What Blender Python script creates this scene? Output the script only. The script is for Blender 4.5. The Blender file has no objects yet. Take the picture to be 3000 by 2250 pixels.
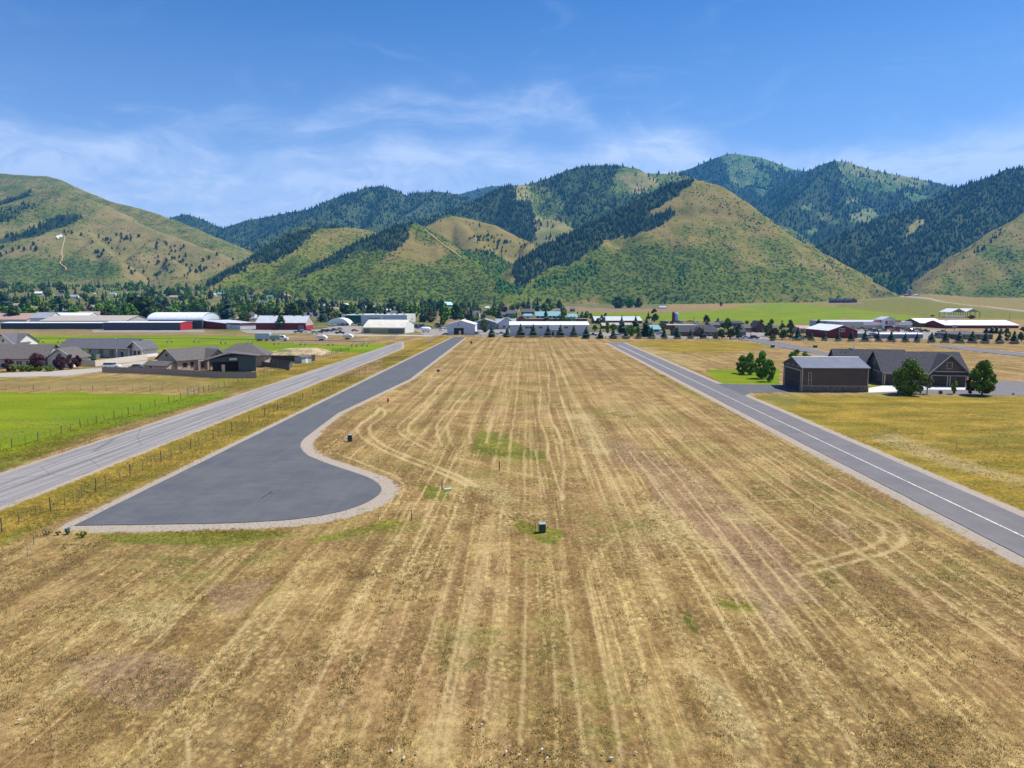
import bpy, math, random
import numpy as np
from mathutils import Vector, Matrix
S = bpy.context.scene
C = S.collection
R = math.radians
# ------------------------------------------------------------------ camera
CAM_H = 20.0
FPX = 2082.0
HOR = 881.0
PITCH = math.atan((1125 - HOR) / FPX)
YAW = math.atan(37 * math.cos(PITCH) / FPX)
cam = bpy.data.cameras.new('camera'); camo = bpy.data.objects.new('camera', cam); C.objects.link(camo)
cam.sensor_width = 36.0; cam.sensor_fit = 'HORIZONTAL'; cam.lens = 36.0 * FPX / 3000.0
cam.clip_start = 0.5; cam.clip_end = 40000
camo.location = (0, 0, CAM_H)
camo.rotation_euler = (R(90) - PITCH, 0, YAW)
S.camera = camo
# ------------------------------------------------------------------ light and sky
SUN_EL, SUN_AZ = R(60), R(70)          # azimuth clockwise from +Y
S.view_settings.view_transform = 'Standard'; S.view_settings.look = 'None'
S.view_settings.gamma = 1.0; S.view_settings.use_curve_mapping = False
S.view_settings.exposure = 0.66
sun = bpy.data.lights.new('sun', 'SUN'); sun.energy = 4.3; sun.angle = R(0.5); sun.color = (1.0, 0.945, 0.84)
suno = bpy.data.objects.new('sun', sun); C.objects.link(suno)
sd = Vector((math.sin(SUN_AZ) * math.cos(SUN_EL), math.cos(SUN_AZ) * math.cos(SUN_EL), math.sin(SUN_EL)))
suno.rotation_euler = (-sd).to_track_quat('-Z', 'Y').to_euler(); suno.location = (0, 0, 300)
S.cycles.max_bounces = 6; S.cycles.diffuse_bounces = 2; S.cycles.glossy_bounces = 2
S.cycles.transparent_max_bounces = 12; S.cycles.volume_bounces = 1; S.cycles.transmission_bounces = 2
S.cycles.use_denoising = True

# ------------------------------------------------------------------ node helper
class NT:
    def __init__(s, tree): s.t = tree; s.n = tree.nodes; s.l = tree.links
    def new(s, typ, **kw):
        n = s.n.new(typ)
        for k, v in kw.items(): setattr(n, k, v)
        return n
    def put(s, sock, v):
        if v is None: return
        if hasattr(v, 'is_output'): s.l.new(v, sock)
        else:
            if isinstance(v, (tuple, list)) and len(v) == 3 and len(sock.default_value) == 4: v = (*v, 1)
            sock.default_value = v
    def geo(s): return s.new('ShaderNodeNewGeometry').outputs['Position']
    def obj(s): return s.new('ShaderNodeTexCoord').outputs['Object']
    def attr(s, name): return s.new('ShaderNodeAttribute', attribute_name=name).outputs['Fac']
    def attrc(s, name): return s.new('ShaderNodeAttribute', attribute_name=name).outputs['Color']
    def rnd(s): return s.new('ShaderNodeObjectInfo').outputs['Random']
    def vmul(s, v, k):
        n = s.new('ShaderNodeVectorMath', operation='MULTIPLY'); s.put(n.inputs[0], v); s.put(n.inputs[1], k); return n.outputs[0]
    def vadd(s, v, k):
        n = s.new('ShaderNodeVectorMath', operation='ADD'); s.put(n.inputs[0], v); s.put(n.inputs[1], k); return n.outputs[0]
    def noise(s, v, scale, detail=4, rough=.55, dist=0, out='Fac'):
        n = s.new('ShaderNodeTexNoise'); s.put(n.inputs['Vector'], v); s.put(n.inputs['Scale'], scale)
        s.put(n.inputs['Detail'], detail); s.put(n.inputs['Roughness'], rough); s.put(n.inputs['Distortion'], dist); return n.outputs[out]
    def voro(s, v, scale, out='Distance', feature='F1'):
        n = s.new('ShaderNodeTexVoronoi', feature=feature); s.put(n.inputs['Vector'], v); s.put(n.inputs['Scale'], scale); return n.outputs[out]
    def m(s, op, a, b=None, c=None, clamp=False):
        n = s.new('ShaderNodeMath', operation=op, use_clamp=clamp); s.put(n.inputs[0], a); s.put(n.inputs[1], b)
        if c is not None: s.put(n.inputs[2], c)
        return n.outputs[0]
    def ss(s, v, a, b, lo=0.0, hi=1.0):
        n = s.new('ShaderNodeMapRange', interpolation_type='SMOOTHSTEP')
        for i, x in enumerate((v, a, b, lo, hi)): s.put(n.inputs[i], x)
        return n.outputs[0]
    def mix(s, f, a, b, mode='MIX'):
        n = s.new('ShaderNodeMix', data_type='RGBA', blend_type=mode); s.put(n.inputs[0], f); s.put(n.inputs[6], a); s.put(n.inputs[7], b); return n.outputs[2]
    def ramp(s, f, stops, interp='LINEAR'):
        n = s.new('ShaderNodeValToRGB'); n.color_ramp.interpolation = interp; e = n.color_ramp.elements
        while len(e) < len(stops): e.new(0.5)
        for el, (p, c) in zip(e, stops): el.position = p; el.color = (*c, 1) if len(c) == 3 else c
        s.put(n.inputs[0], f); return n.outputs[0]
    def sep(s, v):
        n = s.new('ShaderNodeSeparateXYZ'); s.put(n.inputs[0], v); return n.outputs
    def comb(s, x, y, z):
        n = s.new('ShaderNodeCombineXYZ'); s.put(n.inputs[0], x); s.put(n.inputs[1], y); s.put(n.inputs[2], z); return n.outputs[0]
    def hsv(s, c, h=.5, sa=1., v=1.):
        n = s.new('ShaderNodeHueSaturation'); s.put(n.inputs['Hue'], h); s.put(n.inputs['Saturation'], sa); s.put(n.inputs['Value'], v); s.put(n.inputs['Color'], c); return n.outputs[0]
    def bump(s, h, dist, strength=1.0):
        n = s.new('ShaderNodeBump'); s.put(n.inputs['Strength'], strength); s.put(n.inputs['Distance'], dist); s.put(n.inputs['Height'], h); return n.outputs[0]

def new_mat(name, fn, rough=.85, metal=0., spec=.3):
    mt = bpy.data.materials.new(name); mt.use_nodes = True
    t = NT(mt.node_tree); p = mt.node_tree.nodes['Principled BSDF']
    p.inputs['Roughness'].default_value = rough; p.inputs['Metallic'].default_value = metal
    p.inputs['Specular IOR Level'].default_value = spec
    r = fn(t)
    if isinstance(r, dict):
        for k, v in r.items(): t.put(p.inputs[k], v)
    else: t.put(p.inputs['Base Color'], r)
    return mt

def paint(name, col, rough=.6, metal=0., spec=.4, var=.12, scale=3.):
    def f(t):
        v = t.obj()
        n = t.noise(v, scale, 5, .6)
        k = t.ss(n, .25, .75, 1 - var, 1 + var)
        return t.mix(1.0, col, t.comb(k, k, k), 'MULTIPLY')
    return new_mat(name, f, rough, metal, spec)

# ------------------------------------------------------------------ world
w = bpy.data.worlds.new('World'); S.world = w; w.use_nodes = True
def world_nodes():
    t = NT(w.node_tree); bg = w.node_tree.nodes['Background']
    sky = t.new('ShaderNodeTexSky', sky_type='NISHITA'); sky.sun_disc = False
    sky.sun_elevation = SUN_EL; sky.sun_rotation = SUN_AZ
    sky.altitude = 1900; sky.air_density = 1.0; sky.dust_density = .6; sky.ozone_density = 2.0
    d = t.new('ShaderNodeTexCoord').outputs['Generated']
    x, y, z = t.sep(d)
    az = t.m('ARCTAN2', x, y)
    hl = t.m('SQRT', t.m('ADD', t.m('MULTIPLY', x, x), t.m('MULTIPLY', y, y)))
    el = t.m('ARCTAN2', z, hl)
    # az, el as 0..1 over the frame:  az -0.75..0.75 ; el 0..0.6
    a01 = t.m('ADD', t.m('DIVIDE', az, 1.5), .5)
    wv = t.noise(t.comb(t.m('MULTIPLY', az, 3.0), t.m('MULTIPLY', el, 6.0), 3.7), 1.6, 5, .55)
    elw = t.m('ADD', el, t.m('MULTIPLY', t.m('SUBTRACT', wv, .5), .07))
    def band(pts, w0, w1):      # cirrus sheet whose upper edge follows a line in (azimuth, elevation)
        c = t.new('ShaderNodeFloatCurve'); cm = c.mapping.curves[0]
        while len(cm.points) < len(pts): cm.points.new(.5, .5)
        for p, (u, v) in zip(cm.points, pts): p.location = (u, v)
        c.mapping.update(); t.put(c.inputs['Value'], a01)
        dlt = t.m('SUBTRACT', c.outputs[0], elw)
        up = t.ss(dlt, -w0, w0 * .6)
        return t.m('MULTIPLY', up, t.ss(dlt, w1, 0.0, 0.25, 1.0)), dlt
    def P(px, py):              # photograph position -> curve point
        xr = (px - 1500) / FPX; yr = (1125 - py) / FPX
        v = camo_R @ Vector((xr, yr, -1)); v.normalize()
        return (math.atan2(v.x, v.y) / 1.5 + .5, math.asin(v.z))
    from mathutils import Euler
    camo_R = Euler(camo.rotation_euler).to_matrix()
    k = 1.35624
    b1, d1 = band(sorted(P(a * k, b * k) for a, b in [(0, 340), (200, 330), (330, 285), (440, 268), (500, 238), (570, 252), (650, 266), (710, 238), (800, 216), (900, 204), (1000, 216), (1100, 214), (1200, 204), (1260, 240), (1320, 300), (1500, 320), (1800, 330), (2212, 290)]), .045, .16)
    b2, d2 = band(sorted(P(a * k, b * k) for a, b in [(0, 285), (200, 330), (400, 345), (600, 362), (760, 345), (860, 318), (960, 345), (1080, 330), (1200, 360), (1330, 310), (1460, 295), (1550, 330), (1800, 340), (1950, 330), (2080, 300), (2212, 270)]), .035, .30)
    n1 = t.noise(t.comb(t.m('MULTIPLY', az, 2.6), t.m('MULTIPLY', elw, 8.5), 1.3), 2.1, 9, .66, 1.3)
    n2 = t.noise(t.comb(t.m('MULTIPLY', az, 6.0), t.m('MULTIPLY', elw, 12.0), 8.1), 2.2, 8, .66, 1.6)
    cov = t.m('ADD', t.m('MULTIPLY', b2, t.ss(n1, .25, .75, .50, .95)), t.m('MULTIPLY', b1, t.ss(n1, .30, .75, .05, .22)))
    hi = t.m('MULTIPLY', t.ss(n1, .50, .85, 0, .32), t.ss(el, .52, .15))
    edge = t.m('MULTIPLY', t.m('MULTIPLY', t.ss(d1, -.02, .006), t.ss(d1, .055, .006)), t.ss(n1, .28, .6, .06, .30))
    cov = t.m('ADD', cov, t.m('ADD', hi, edge), clamp=False)
    cov = t.m('MULTIPLY', cov, t.ss(n2, .2, .75, .55, 1.15), clamp=True)
    skyc = t.hsv(sky.outputs[0], .5, 1.12, 1.0)
    skyc = t.mix(1.0, skyc, (.50, .80, 1.09), 'MULTIPLY')
    base = t.mix(t.ss(el, .42, .0, .0, .55), skyc, (4.4, 5.7, 8.1))
    col = t.mix(t.m('MULTIPLY', cov, .80), base, (5.9, 6.9, 8.8))
    t.put(bg.inputs['Color'], col)
    bg.inputs['Strength'].default_value = .085
world_nodes()

# ------------------------------------------------------------------ photograph position -> place
camR = camo.rotation_euler.to_matrix()
def ray(px, py):
    v = camR @ Vector(((px - 1500) / FPX, (1125 - py) / FPX, -1.0)); return v
def gz(x, y):
    """height of the valley floor"""
    x = np.asarray(x, float); y = np.asarray(y, float)
    u = x / np.maximum(y, 50.)
    far = np.interp(u, [-1.2, -.72, -.55, -.42, -.30, -.2, -.1, .0, .2, .40, .50, .56, .62, .75, 1.2],
                    [75, 66, 62, 52, 26, 15, 10, 9, 10, 16, 28, 40, 30, 28, 40])
    t = np.clip((y - 850) / 1350., 0, 1); s = t * t * (3 - 2 * t) * .6 + t * .4
    return far * s + np.maximum(y - 2200, 0) * .02
def at(px, py, z=None):
    v = ray(px, py)
    if z is None:
        if v.z > -.0005 * 0 - .0001:
            lo, hi = 900., 2600.
        else: lo, hi = 10., 4000.
        f = lambda Y: CAM_H + v.z / v.y * Y - float(gz(v.x / v.y * Y, Y))
        if abs(py - HOR) > 75 and py > HOR: Y = CAM_H / (-v.z / v.y)
        else:
            Ys = np.linspace(60, 3200, 1200); fv = np.array([CAM_H + v.z / v.y * Y for Y in Ys]) - gz(v.x / v.y * Ys, Ys)
            idx = np.where(fv < 0)[0]; Y = float(Ys[idx[0]]) if len(idx) else 2400.
    else: Y = (CAM_H - z) / (-v.z / v.y)
    X = v.x / v.y * Y
    return Vector((X, Y, float(gz(X, Y)) if z is None else z))
def atD(px, py, Y):
    v = ray(px, py); return Vector((v.x / v.y * Y, Y, CAM_H + v.z / v.y * Y))
camRi = np.array(camR).T
def proj(x, y, z):
    p = np.stack([np.asarray(x, float), np.asarray(y, float), np.asarray(z, float) - CAM_H], -1) @ camRi.T
    d = np.minimum(p[..., 2], -1e-3)
    return 1500 + FPX * p[..., 0] / -d, 1125 - FPX * p[..., 1] / -d
def conv(x0, y0, s): return lambda a, b: (x0 + a * s, y0 + b * s)
C1 = conv(0, 820, .27125); C2 = conv(560, 820, .27125); C3 = conv(1120, 820, .27125); C4 = conv(1680, 820, .27125)
C5 = conv(2240, 820, .34358); C6 = conv(0, 1100, .5425); M1 = conv(0, 420, .45208); M2 = conv(900, 420, .45208)
M3 = conv(1800, 400, .5425); Q6 = conv(1900, 1000, .49729); F5 = conv(1100, 1200, .63291)
K1 = conv(0, 1400, .5425); K2 = conv(1000, 980, .40687); K3 = conv(2200, 960, .36166); PP = conv(0, 0, 1.35624)
def W(cv, pts): return [tuple(at(*cv(a, b)))[:2] for a, b in pts]

# ------------------------------------------------------------------ numpy noise and shapes
def vnoise(x, y, seed=0):
    xi = np.floor(x).astype(np.int64); yi = np.floor(y).astype(np.int64); fx = x - xi; fy = y - yi
    fx = fx * fx * (3 - 2 * fx); fy = fy * fy * (3 - 2 * fy)
    def h(a, b):
        n = (a * 374761393 + b * 668265263 + seed * 1442695041) & 0xffffffff
        n = ((n ^ (n >> 13)) * 1274126177) & 0xffffffff
        return ((n ^ (n >> 16)) & 0xffff) / 65535.
    return (h(xi, yi) * (1 - fx) + h(xi + 1, yi) * fx) * (1 - fy) + (h(xi, yi + 1) * (1 - fx) + h(xi + 1, yi + 1) * fx) * fy
def fbm(x, y, seed=0, oct=4):
    a = 0; s = 0; k = 1.
    for o in range(oct): a = a + vnoise(x * 2 ** o + o * 17.3, y * 2 ** o - o * 9.1, seed + o) * k; s += k; k *= .5
    return a / s
def seg_dist(x, y, pts, zs=None):
    """distance to a polyline (and the height along it at the nearest point)"""
    best = np.full(np.shape(x), 1e9); bz = np.zeros(np.shape(x))
    for i in range(len(pts) - 1):
        ax, ay = pts[i][:2]; bx, by = pts[i + 1][:2]
        dx, dy = bx - ax, by - ay; L = dx * dx + dy * dy + 1e-9
        t = np.clip(((x - ax) * dx + (y - ay) * dy) / L, 0, 1)
        d = np.hypot(x - ax - t * dx, y - ay - t * dy)
        mk = d < best
        if zs is not None: bz = np.where(mk, zs[i] + t * (zs[i + 1] - zs[i]), bz)
        best = np.where(mk, d, best)
    return (best, bz) if zs is not None else best
def inside(x, y, poly):
    c = np.zeros(np.shape(x), bool); n = len(poly)
    for i in range(n):
        ax, ay = poly[i][:2]; bx, by = poly[(i + 1) % n][:2]
        if ay == by: continue
        c ^= ((ay > y) != (by > y)) & (x < (bx - ax) * (y - ay) / (by - ay) + ax)
    return c
def smooth(p, n=3):
    for _ in range(n):
        q = [p[0]]
        for a, b in zip(p[:-1], p[1:]):
            q.append(tuple(.75 * a[i] + .25 * b[i] for i in range(len(a)))); q.append(tuple(.25 * a[i] + .75 * b[i] for i in range(len(a))))
        q.append(p[-1]); p = q
    return p

# ------------------------------------------------------------------ object helpers
def tag(o, label=None, cat=None, group=None, kind=None):
    if label: o['label'] = label
    if cat: o['category'] = cat
    if group: o['group'] = group
    if kind: o['kind'] = kind
    return o
def np_mesh(name, V, F, mat=None, parent=None, attrs=None, smooth_sh=False):
    V = np.asarray(V, np.float32); F = np.asarray(F, np.int32); k = F.shape[1]
    me = bpy.data.meshes.new(name); me.vertices.add(len(V)); me.vertices.foreach_set('co', V.ravel())
    me.loops.add(F.size); me.loops.foreach_set('vertex_index', F.ravel())
    me.polygons.add(len(F)); me.polygons.foreach_set('loop_start', np.arange(0, F.size, k, dtype=np.int32))
    if smooth_sh: me.polygons.foreach_set('use_smooth', np.ones(len(F), bool))
    me.update(calc_edges=True)
    for n, a in (attrs or {}).items():
        a = np.asarray(a, np.float32)
        if a.ndim == 2:
            if a.shape[1] == 3: a = np.concatenate([a, np.ones((len(a), 1), np.float32)], 1)
            at_ = me.attributes.new(n, 'FLOAT_COLOR', 'POINT'); at_.data.foreach_set('color', a.ravel())
        else:
            at_ = me.attributes.new(n, 'FLOAT', 'POINT'); at_.data.foreach_set('value', a)
    if mat: me.materials.append(mat)
    o = bpy.data.objects.new(name, me); C.objects.link(o)
    if parent: o.parent = parent
    return o
class MB:
    """collects faces; build() links them as one mesh"""
    def __init__(s): s.v = []; s.f = []; s.mi = []
    def poly(s, pts, mi=0):
        n = len(s.v); s.v += [tuple(p) for p in pts]; s.f.append(tuple(range(n, n + len(pts)))); s.mi.append(mi); return s
    def box(s, x0, y0, z0, x1, y1, z1, mi=0):
        n = len(s.v)
        s.v += [(x0, y0, z0), (x1, y0, z0), (x1, y1, z0), (x0, y1, z0), (x0, y0, z1), (x1, y0, z1), (x1, y1, z1), (x0, y1, z1)]
        for q in ((3, 2, 1, 0), (4, 5, 6, 7), (0, 1, 5, 4), (1, 2, 6, 5), (2, 3, 7, 6), (3, 0, 4, 7)): s.f.append(tuple(n + i for i in q)); s.mi.append(mi)
        return s
    def prism(s, prof, y0, y1, axis='y', mi=0, top=None):
        """extrude a profile of (a, z) points; axis y: a is x. counter-clockwise seen from the front"""
        n = len(s.v); k = len(prof)
        for yy in (y0, y1):
            for a, z in prof: s.v.append((a, yy, z) if axis == 'y' else (yy, a, z))
        fl = axis != 'y'
        def add(q, m_): s.f.append(tuple(reversed(q)) if fl else tuple(q)); s.mi.append(m_)
        add([n + i for i in range(k)], mi); add([n + k + i for i in reversed(range(k))], mi)
        for i in range(k):
            j = (i + 1) % k; add([n + j, n + i, n + k + i, n + k + j], mi)
        return s
    def tube(s, p0, p1, r0, r1=None, n=8, cap=True):
        r1 = r0 if r1 is None else r1; p0 = Vector(p0); p1 = Vector(p1); d = (p1 - p0).normalized()
        a = d.orthogonal().normalized(); b = d.cross(a); k = len(s.v)
        for p, r in ((p0, r0), (p1, r1)):
            for i in range(n):
                t = 2 * math.pi * i / n; s.v.append(tuple(p + a * math.cos(t) * r + b * math.sin(t) * r))
        for i in range(n): s.f.append((k + i, k + (i + 1) % n, k + n + (i + 1) % n, k + n + i)); s.mi.append(0)
        if cap: s.f.append(tuple(k + i for i in reversed(range(n)))); s.f.append(tuple(k + n + i for i in range(n))); s.mi += [0, 0]
        return s
    def build(s, name, mats, parent=None, loc=None, bevel=0, shade=False):
        me = bpy.data.meshes.new(name); me.from_pydata(s.v, [], s.f)
        for m_ in (mats if isinstance(mats, (list, tuple)) else [mats]): me.materials.append(m_)
        if any(s.mi): me.polygons.foreach_set('material_index', s.mi)
        if shade: me.polygons.foreach_set('use_smooth', [True] * len(s.f))
        me.update()
        o = bpy.data.objects.new(name, me); C.objects.link(o)
        if parent: o.parent = parent
        if loc: o.location = loc
        if bevel:
            b = o.modifiers.new('b', 'BEVEL'); b.width = bevel; b.segments = 2; b.limit_method = 'ANGLE'
        return o
def empty(name, loc, rz=0., label=None, cat=None, group=None):
    o = bpy.data.objects.new(name, None); C.objects.link(o); o.location = loc; o.rotation_euler = (0, 0, rz); o.empty_display_size = .5
    return tag(o, label, cat, group)
def copy_tree(o, loc=None, rz=None, sc=None, label=None, group=None, cat=None, parent=None):
    c = o.copy(); C.objects.link(c)
    if parent: c.parent = parent
    if loc is not None: c.location = loc
    if rz is not None: c.rotation_euler = (0, 0, rz)
    if sc is not None: c.scale = sc if isinstance(sc, (tuple, list)) else (sc,) * 3
    if label: c['label'] = label
    if group: c['group'] = group
    if cat: c['category'] = cat
    for ch in KIDS.get(o.name, []): copy_tree(ch, parent=c)
    return c
KIDS = {}
def kids(o):
    """remember the children of a prototype once, so copies stay quick"""
    KIDS[o.name] = [x for x in o.children]
    for x in KIDS[o.name]: kids(x)
    return o
# ================================================================== the valley floor
def line2(a, b, t0, t1):
    """straight line through two ground points, stretched"""
    a = np.array(a[:2]); b = np.array(b[:2]); return tuple(a + (b - a) * t0), tuple(a + (b - a) * t1)
OU = line2(at(0, 1393), at(1120, 1019.4), -.55, 1.22)     # old road, far edge
OL = line2(at(0, 1486), at(1120, 1043.8), -.35, 1.22)     # old road, near edge
OLD = [OL[0], OL[1], OU[1], OU[0]]
CUL = W(C6, [(400, 812), (600, 810), (900, 806), (1200, 800), (1500, 787), (1700, 765), (1850, 735), (1980, 690), (2045, 648), (2065, 610),
             (2030, 572), (1950, 537), (1800, 488), (1690, 448), (1640, 418), (1618, 382), (1632, 345), (1690, 295)])
NEWR = [tuple(at(217, 1540.5))[:2]] + CUL[1:-1] + W(C6, [(1830, 200), (2212, 20)]) + W(C3, [(900, 618), (770, 618)])
RR = [(39.0, -40), (46.0, -40), (47.2, 343), (39.7, 343)]
DRIVE = W(Q6, [(385, 249), (560, 254), (770, 256), (860, 262), (915, 294), (770, 300), (600, 303), (565, 322)])
DRIVE_E = W(Q6, [(1296, 303), (1462, 296), (1640, 284), (1880, 286), (2050, 232), (2300, 243), (2300, 324), (1700, 312), (1440, 310)])
APRON = W(Q6, [(1296, 276), (1395, 258), (1880, 258), (1880, 286), (1640, 285), (1462, 297), (1296, 303)])
LANE = W(C1, [(-400, 1022), (0, 1010), (500, 988), (1080, 955), (1500, 880), (1720, 862), (1760, 864), (1740, 900), (1440, 925), (1100, 985), (700, 1035), (0, 1050), (-400, 1060)])
FAR1 = W(C5, [(-300, 480), (0, 508), (110, 524), (640, 640), (1000, 716), (960, 740), (560, 655), (0, 548), (-130, 520), (-300, 500)])
FAR2 = W(C5, [(1395, 557), (1600, 562), (2300, 632), (2300, 664), (1700, 598)])
STREET = W(C2, [(1240, 596), (1660, 588), (2212, 598)]) + W(C3, [(250, 592), (560, 600), (520, 612), (0, 606)]) + W(C2, [(1660, 600)])
LOTS = [W(C2, [(480, 540), (800, 530), (1300, 545), (1560, 500), (1850, 500), (1840, 570), (1700, 590), (1100, 575), (600, 570)]),
        W(C3, [(290, 520), (700, 530), (700, 600), (480, 600)]), W(C3, [(1000, 530), (1400, 530), (1400, 610), (1000, 605)]),
        W(C4, [(1840, 560), (2100, 555), (2110, 640), (1830, 635)]), W(C4, [(150, 570), (500, 570), (480, 630), (150, 620)]), W(C4, [(850, 590), (1500, 600), (1500, 635), (850, 625)]),
        W(C5, [(780, 420), (1550, 425), (1600, 500), (790, 500)]), W(C1, [(1000, 540), (2212, 540), (2212, 560), (1000, 556)])]
GREEN = [W(C6, [(-600, 60), (0, 86), (400, 92), (900, 100), (1010, 105), (1240, 92), (1150, 135), (870, 195), (430, 310), (0, 440), (-600, 640)]),
         W(C1, [(-500, 588), (1200, 592), (2212, 592)]) + W(C2, [(690, 606), (700, 662), (1000, 674), (1350, 690), (1700, 696), (1990, 682)]) + W(C3, [(0, 688), (50, 690), (0, 738)]) + W(C2, [(1880, 792), (1400, 774), (700, 772), (0, 760)]) + W(C1, [(1500, 756), (600, 745), (-500, 720)]),
         W(C4, [(0, 350), (900, 356), (1250, 340), (1700, 312), (2212, 338)]) + W(C5, [(640, 322), (640, 375), (0, 380)]) + W(C4, [(1500, 450), (900, 440), (0, 410)]),
         W(C4, [(1720, 300), (1800, 282), (2212, 250)]) + W(C5, [(300, 205), (600, 232), (1200, 300), (1335, 318), (1340, 378), (640, 325), (0, 260)]) + W(C4, [(2212, 336), (1800, 312)]),
         W(Q6, [(330, 168), (430, 163), (530, 163), (770, 160), (770, 254), (440, 249), (380, 215)]), W(Q6, [(1300, 253), (1400, 270), (1300, 280)])]
LUSH = [(W(C5, [(1340, 330), (2600, 345), (2600, 300), (2300, 270), (1100, 140), (560, 185), (640, 235), (1200, 300)]), .62), (W(C5, [(620, 195), (1100, 160), (1500, 205), (2300, 290), (2300, 335), (1840, 330), (1340, 318), (1200, 300), (600, 232)]), 1.2), (W(C5, [(550, 180), (1100, 130), (1500, 180), (2300, 265), (2300, 200), (1600, 130)]), .42),
        (W(C6, [(1010, 105), (1280, 92), (1180, 130), (870, 215), (560, 300), (0, 520), (-500, 690), (-500, 560), (0, 375), (430, 250), (870, 140)]), 1.25),
        (W(C6, [(-500, 0), (-500, 86), (900, 98), (1280, 90), (1640, 0)]), .58), (W(C1, [(1760, 1055), (-300, 1055), (-300, 1075), (2212, 1120)]), .7), (W(C2, [(700, 1060), (740, 990), (1340, 850), (1880, 795), (1750, 790), (900, 990), (760, 1180), (200, 1180), (200, 1075)]), .75),
        (W(C3, [(0, 775), (330, 620), (300, 612), (0, 660)]), .8),
        (W(C6, [(460, 852), (900, 846), (1500, 828), (1640, 845), (1250, 915), (700, 915)]), 1.15), (W(C6, [(1000, 850), (1260, 846), (1240, 880), (1020, 882)]), .5),
        (W(C6, [(1640, 880), (2100, 760), (2212, 790), (1900, 870), (1650, 910)]), .9), (W(K1, [(1400, 680), (1480, 560), (1700, 490), (1560, 560), (1460, 680)]), .7),
        (W(C6, [(330, 775), (520, 690), (780, 585), (740, 570), (480, 690), (0, 850), (0, 940), (180, 850)]), .75),
        (W(F5, [(480, 90), (600, 110), (700, 170), (800, 195), (810, 240), (640, 230), (430, 200)]), 1.0), (W(F5, [(280, 90), (360, 100), (370, 190), (300, 160)]), .6),
        (W(F5, [(620, 290), (860, 320), (850, 360), (650, 320)]), .6), (W(F5, [(190, 335), (320, 355), (370, 415), (220, 410)]), 1.1),
        (W(F5, [(640, 500), (730, 520), (900, 560), (850, 625), (760, 610), (660, 560)]), 1.1), (W(F5, [(1400, 870), (1490, 1000), (1480, 1070), (1420, 960)]), 1.3), (W(F5, [(1280, 690), (1350, 700), (1340, 740)]), .6),
        (W(F5, [(1400, 725), (1500, 735), (1470, 770)]), .6), (W(F5, [(1530, 865), (1750, 880), (1790, 930), (1660, 925)]), 1.0), (W(F5, [(800, 1420), (860, 1500), (800, 1530)]), .55),
        (W(F5, [(1000, 385), (1110, 400), (1100, 440), (1010, 420)]), .55), (W(F5, [(560, 380), (640, 380), (580, 470)]), .5), (W(F5, [(0, 540), (120, 500), (240, 460), (240, 560), (0, 580)]), .55),
        (W(F5, [(830, 1150), (870, 1180), (850, 1320), (810, 1300)]), .45), (W(F5, [(1600, 450), (1800, 480), (1850, 560), (1650, 500)]), .45),
        (W(K2, [(890, 120), (1230, 115), (1220, 135), (900, 140)]), .6), (W(K2, [(1470, 80), (1700, 90), (1680, 100), (1480, 95)]), .6), (W(K2, [(1450, 290), (1580, 300), (1560, 330), (1480, 320)]), .6),
        (W(K2, [(1000, 640), (1060, 650), (1030, 680), (950, 670)]), .6), (W(K2, [(1980, 330), (2160, 340), (2120, 370), (2010, 360)]), .55), (W(K2, [(1170, 190), (1260, 190), (1240, 215)]), .5),
        (W(Q6, [(0, 155), (290, 290), (400, 385), (700, 540), (690, 560), (430, 440), (0, 190)]), .72), (W(Q6, [(600, 300), (760, 310), (1300, 300), (1440, 312), (2212, 322), (2212, 350), (900, 330), (870, 420), (600, 320)]), .8),
        (W(Q6, [(250, 165), (330, 166), (420, 250), (380, 240), (300, 200)]), .5),
        (W(C3, [(0, 560), (480, 575), (430, 600), (0, 600)]), .8), (W(C2, [(1700, 560), (2212, 575), (2212, 596), (1700, 590)]), .8)]
OLIVE = [W(Q6, [(590, 322)]) + [(420, 150), (300, 20), (48.5, 20), (48.0, 60)],
         W(C6, [(-300, 830), (0, 712), (1830, 0), (2020, 0), (1100, 440), (400, 745), (0, 900), (-300, 990)]) + [], W(C3, [(0, 825), (500, 605), (760, 615), (0, 1000)]),
         W(C2, [(830, 1170), (2212, 690), (1700, 790), (1000, 950), (300, 1060), (0, 1080)]), 
         W(C4, [(560, 680), (900, 650), (2212, 670), (2212, 720), (1500, 800), (900, 760)])]
PINK = [W(F5, [(1080, 130), (1400, 230), (1700, 420), (1896, 640), (2100, 900), (1900, 900), (1500, 520), (1200, 280)]), W(F5, [(900, 150), (1150, 130), (1350, 220), (1500, 330), (1300, 330), (1100, 230)]), W(F5, [(1400, 400), (1600, 420), (1800, 640), (1896, 800), (1896, 1100), (1700, 850), (1560, 620)]),
        W(C1, [(-400, 1085), (1500, 1075), (2212, 1150), (-400, 1180)]), W(K1, [(1050, 580), (1500, 520), (1350, 700), (1200, 740)]), W(K1, [(300, 950), (900, 930), (1150, 1080), (800, 1250), (500, 1150)]),
        W(Q6, [(1050, 1000), (1180, 1050), (1240, 1200), (1000, 1100)]), W(Q6, [(0, 640), (200, 780), (560, 1300), (0, 1000)])]
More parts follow.
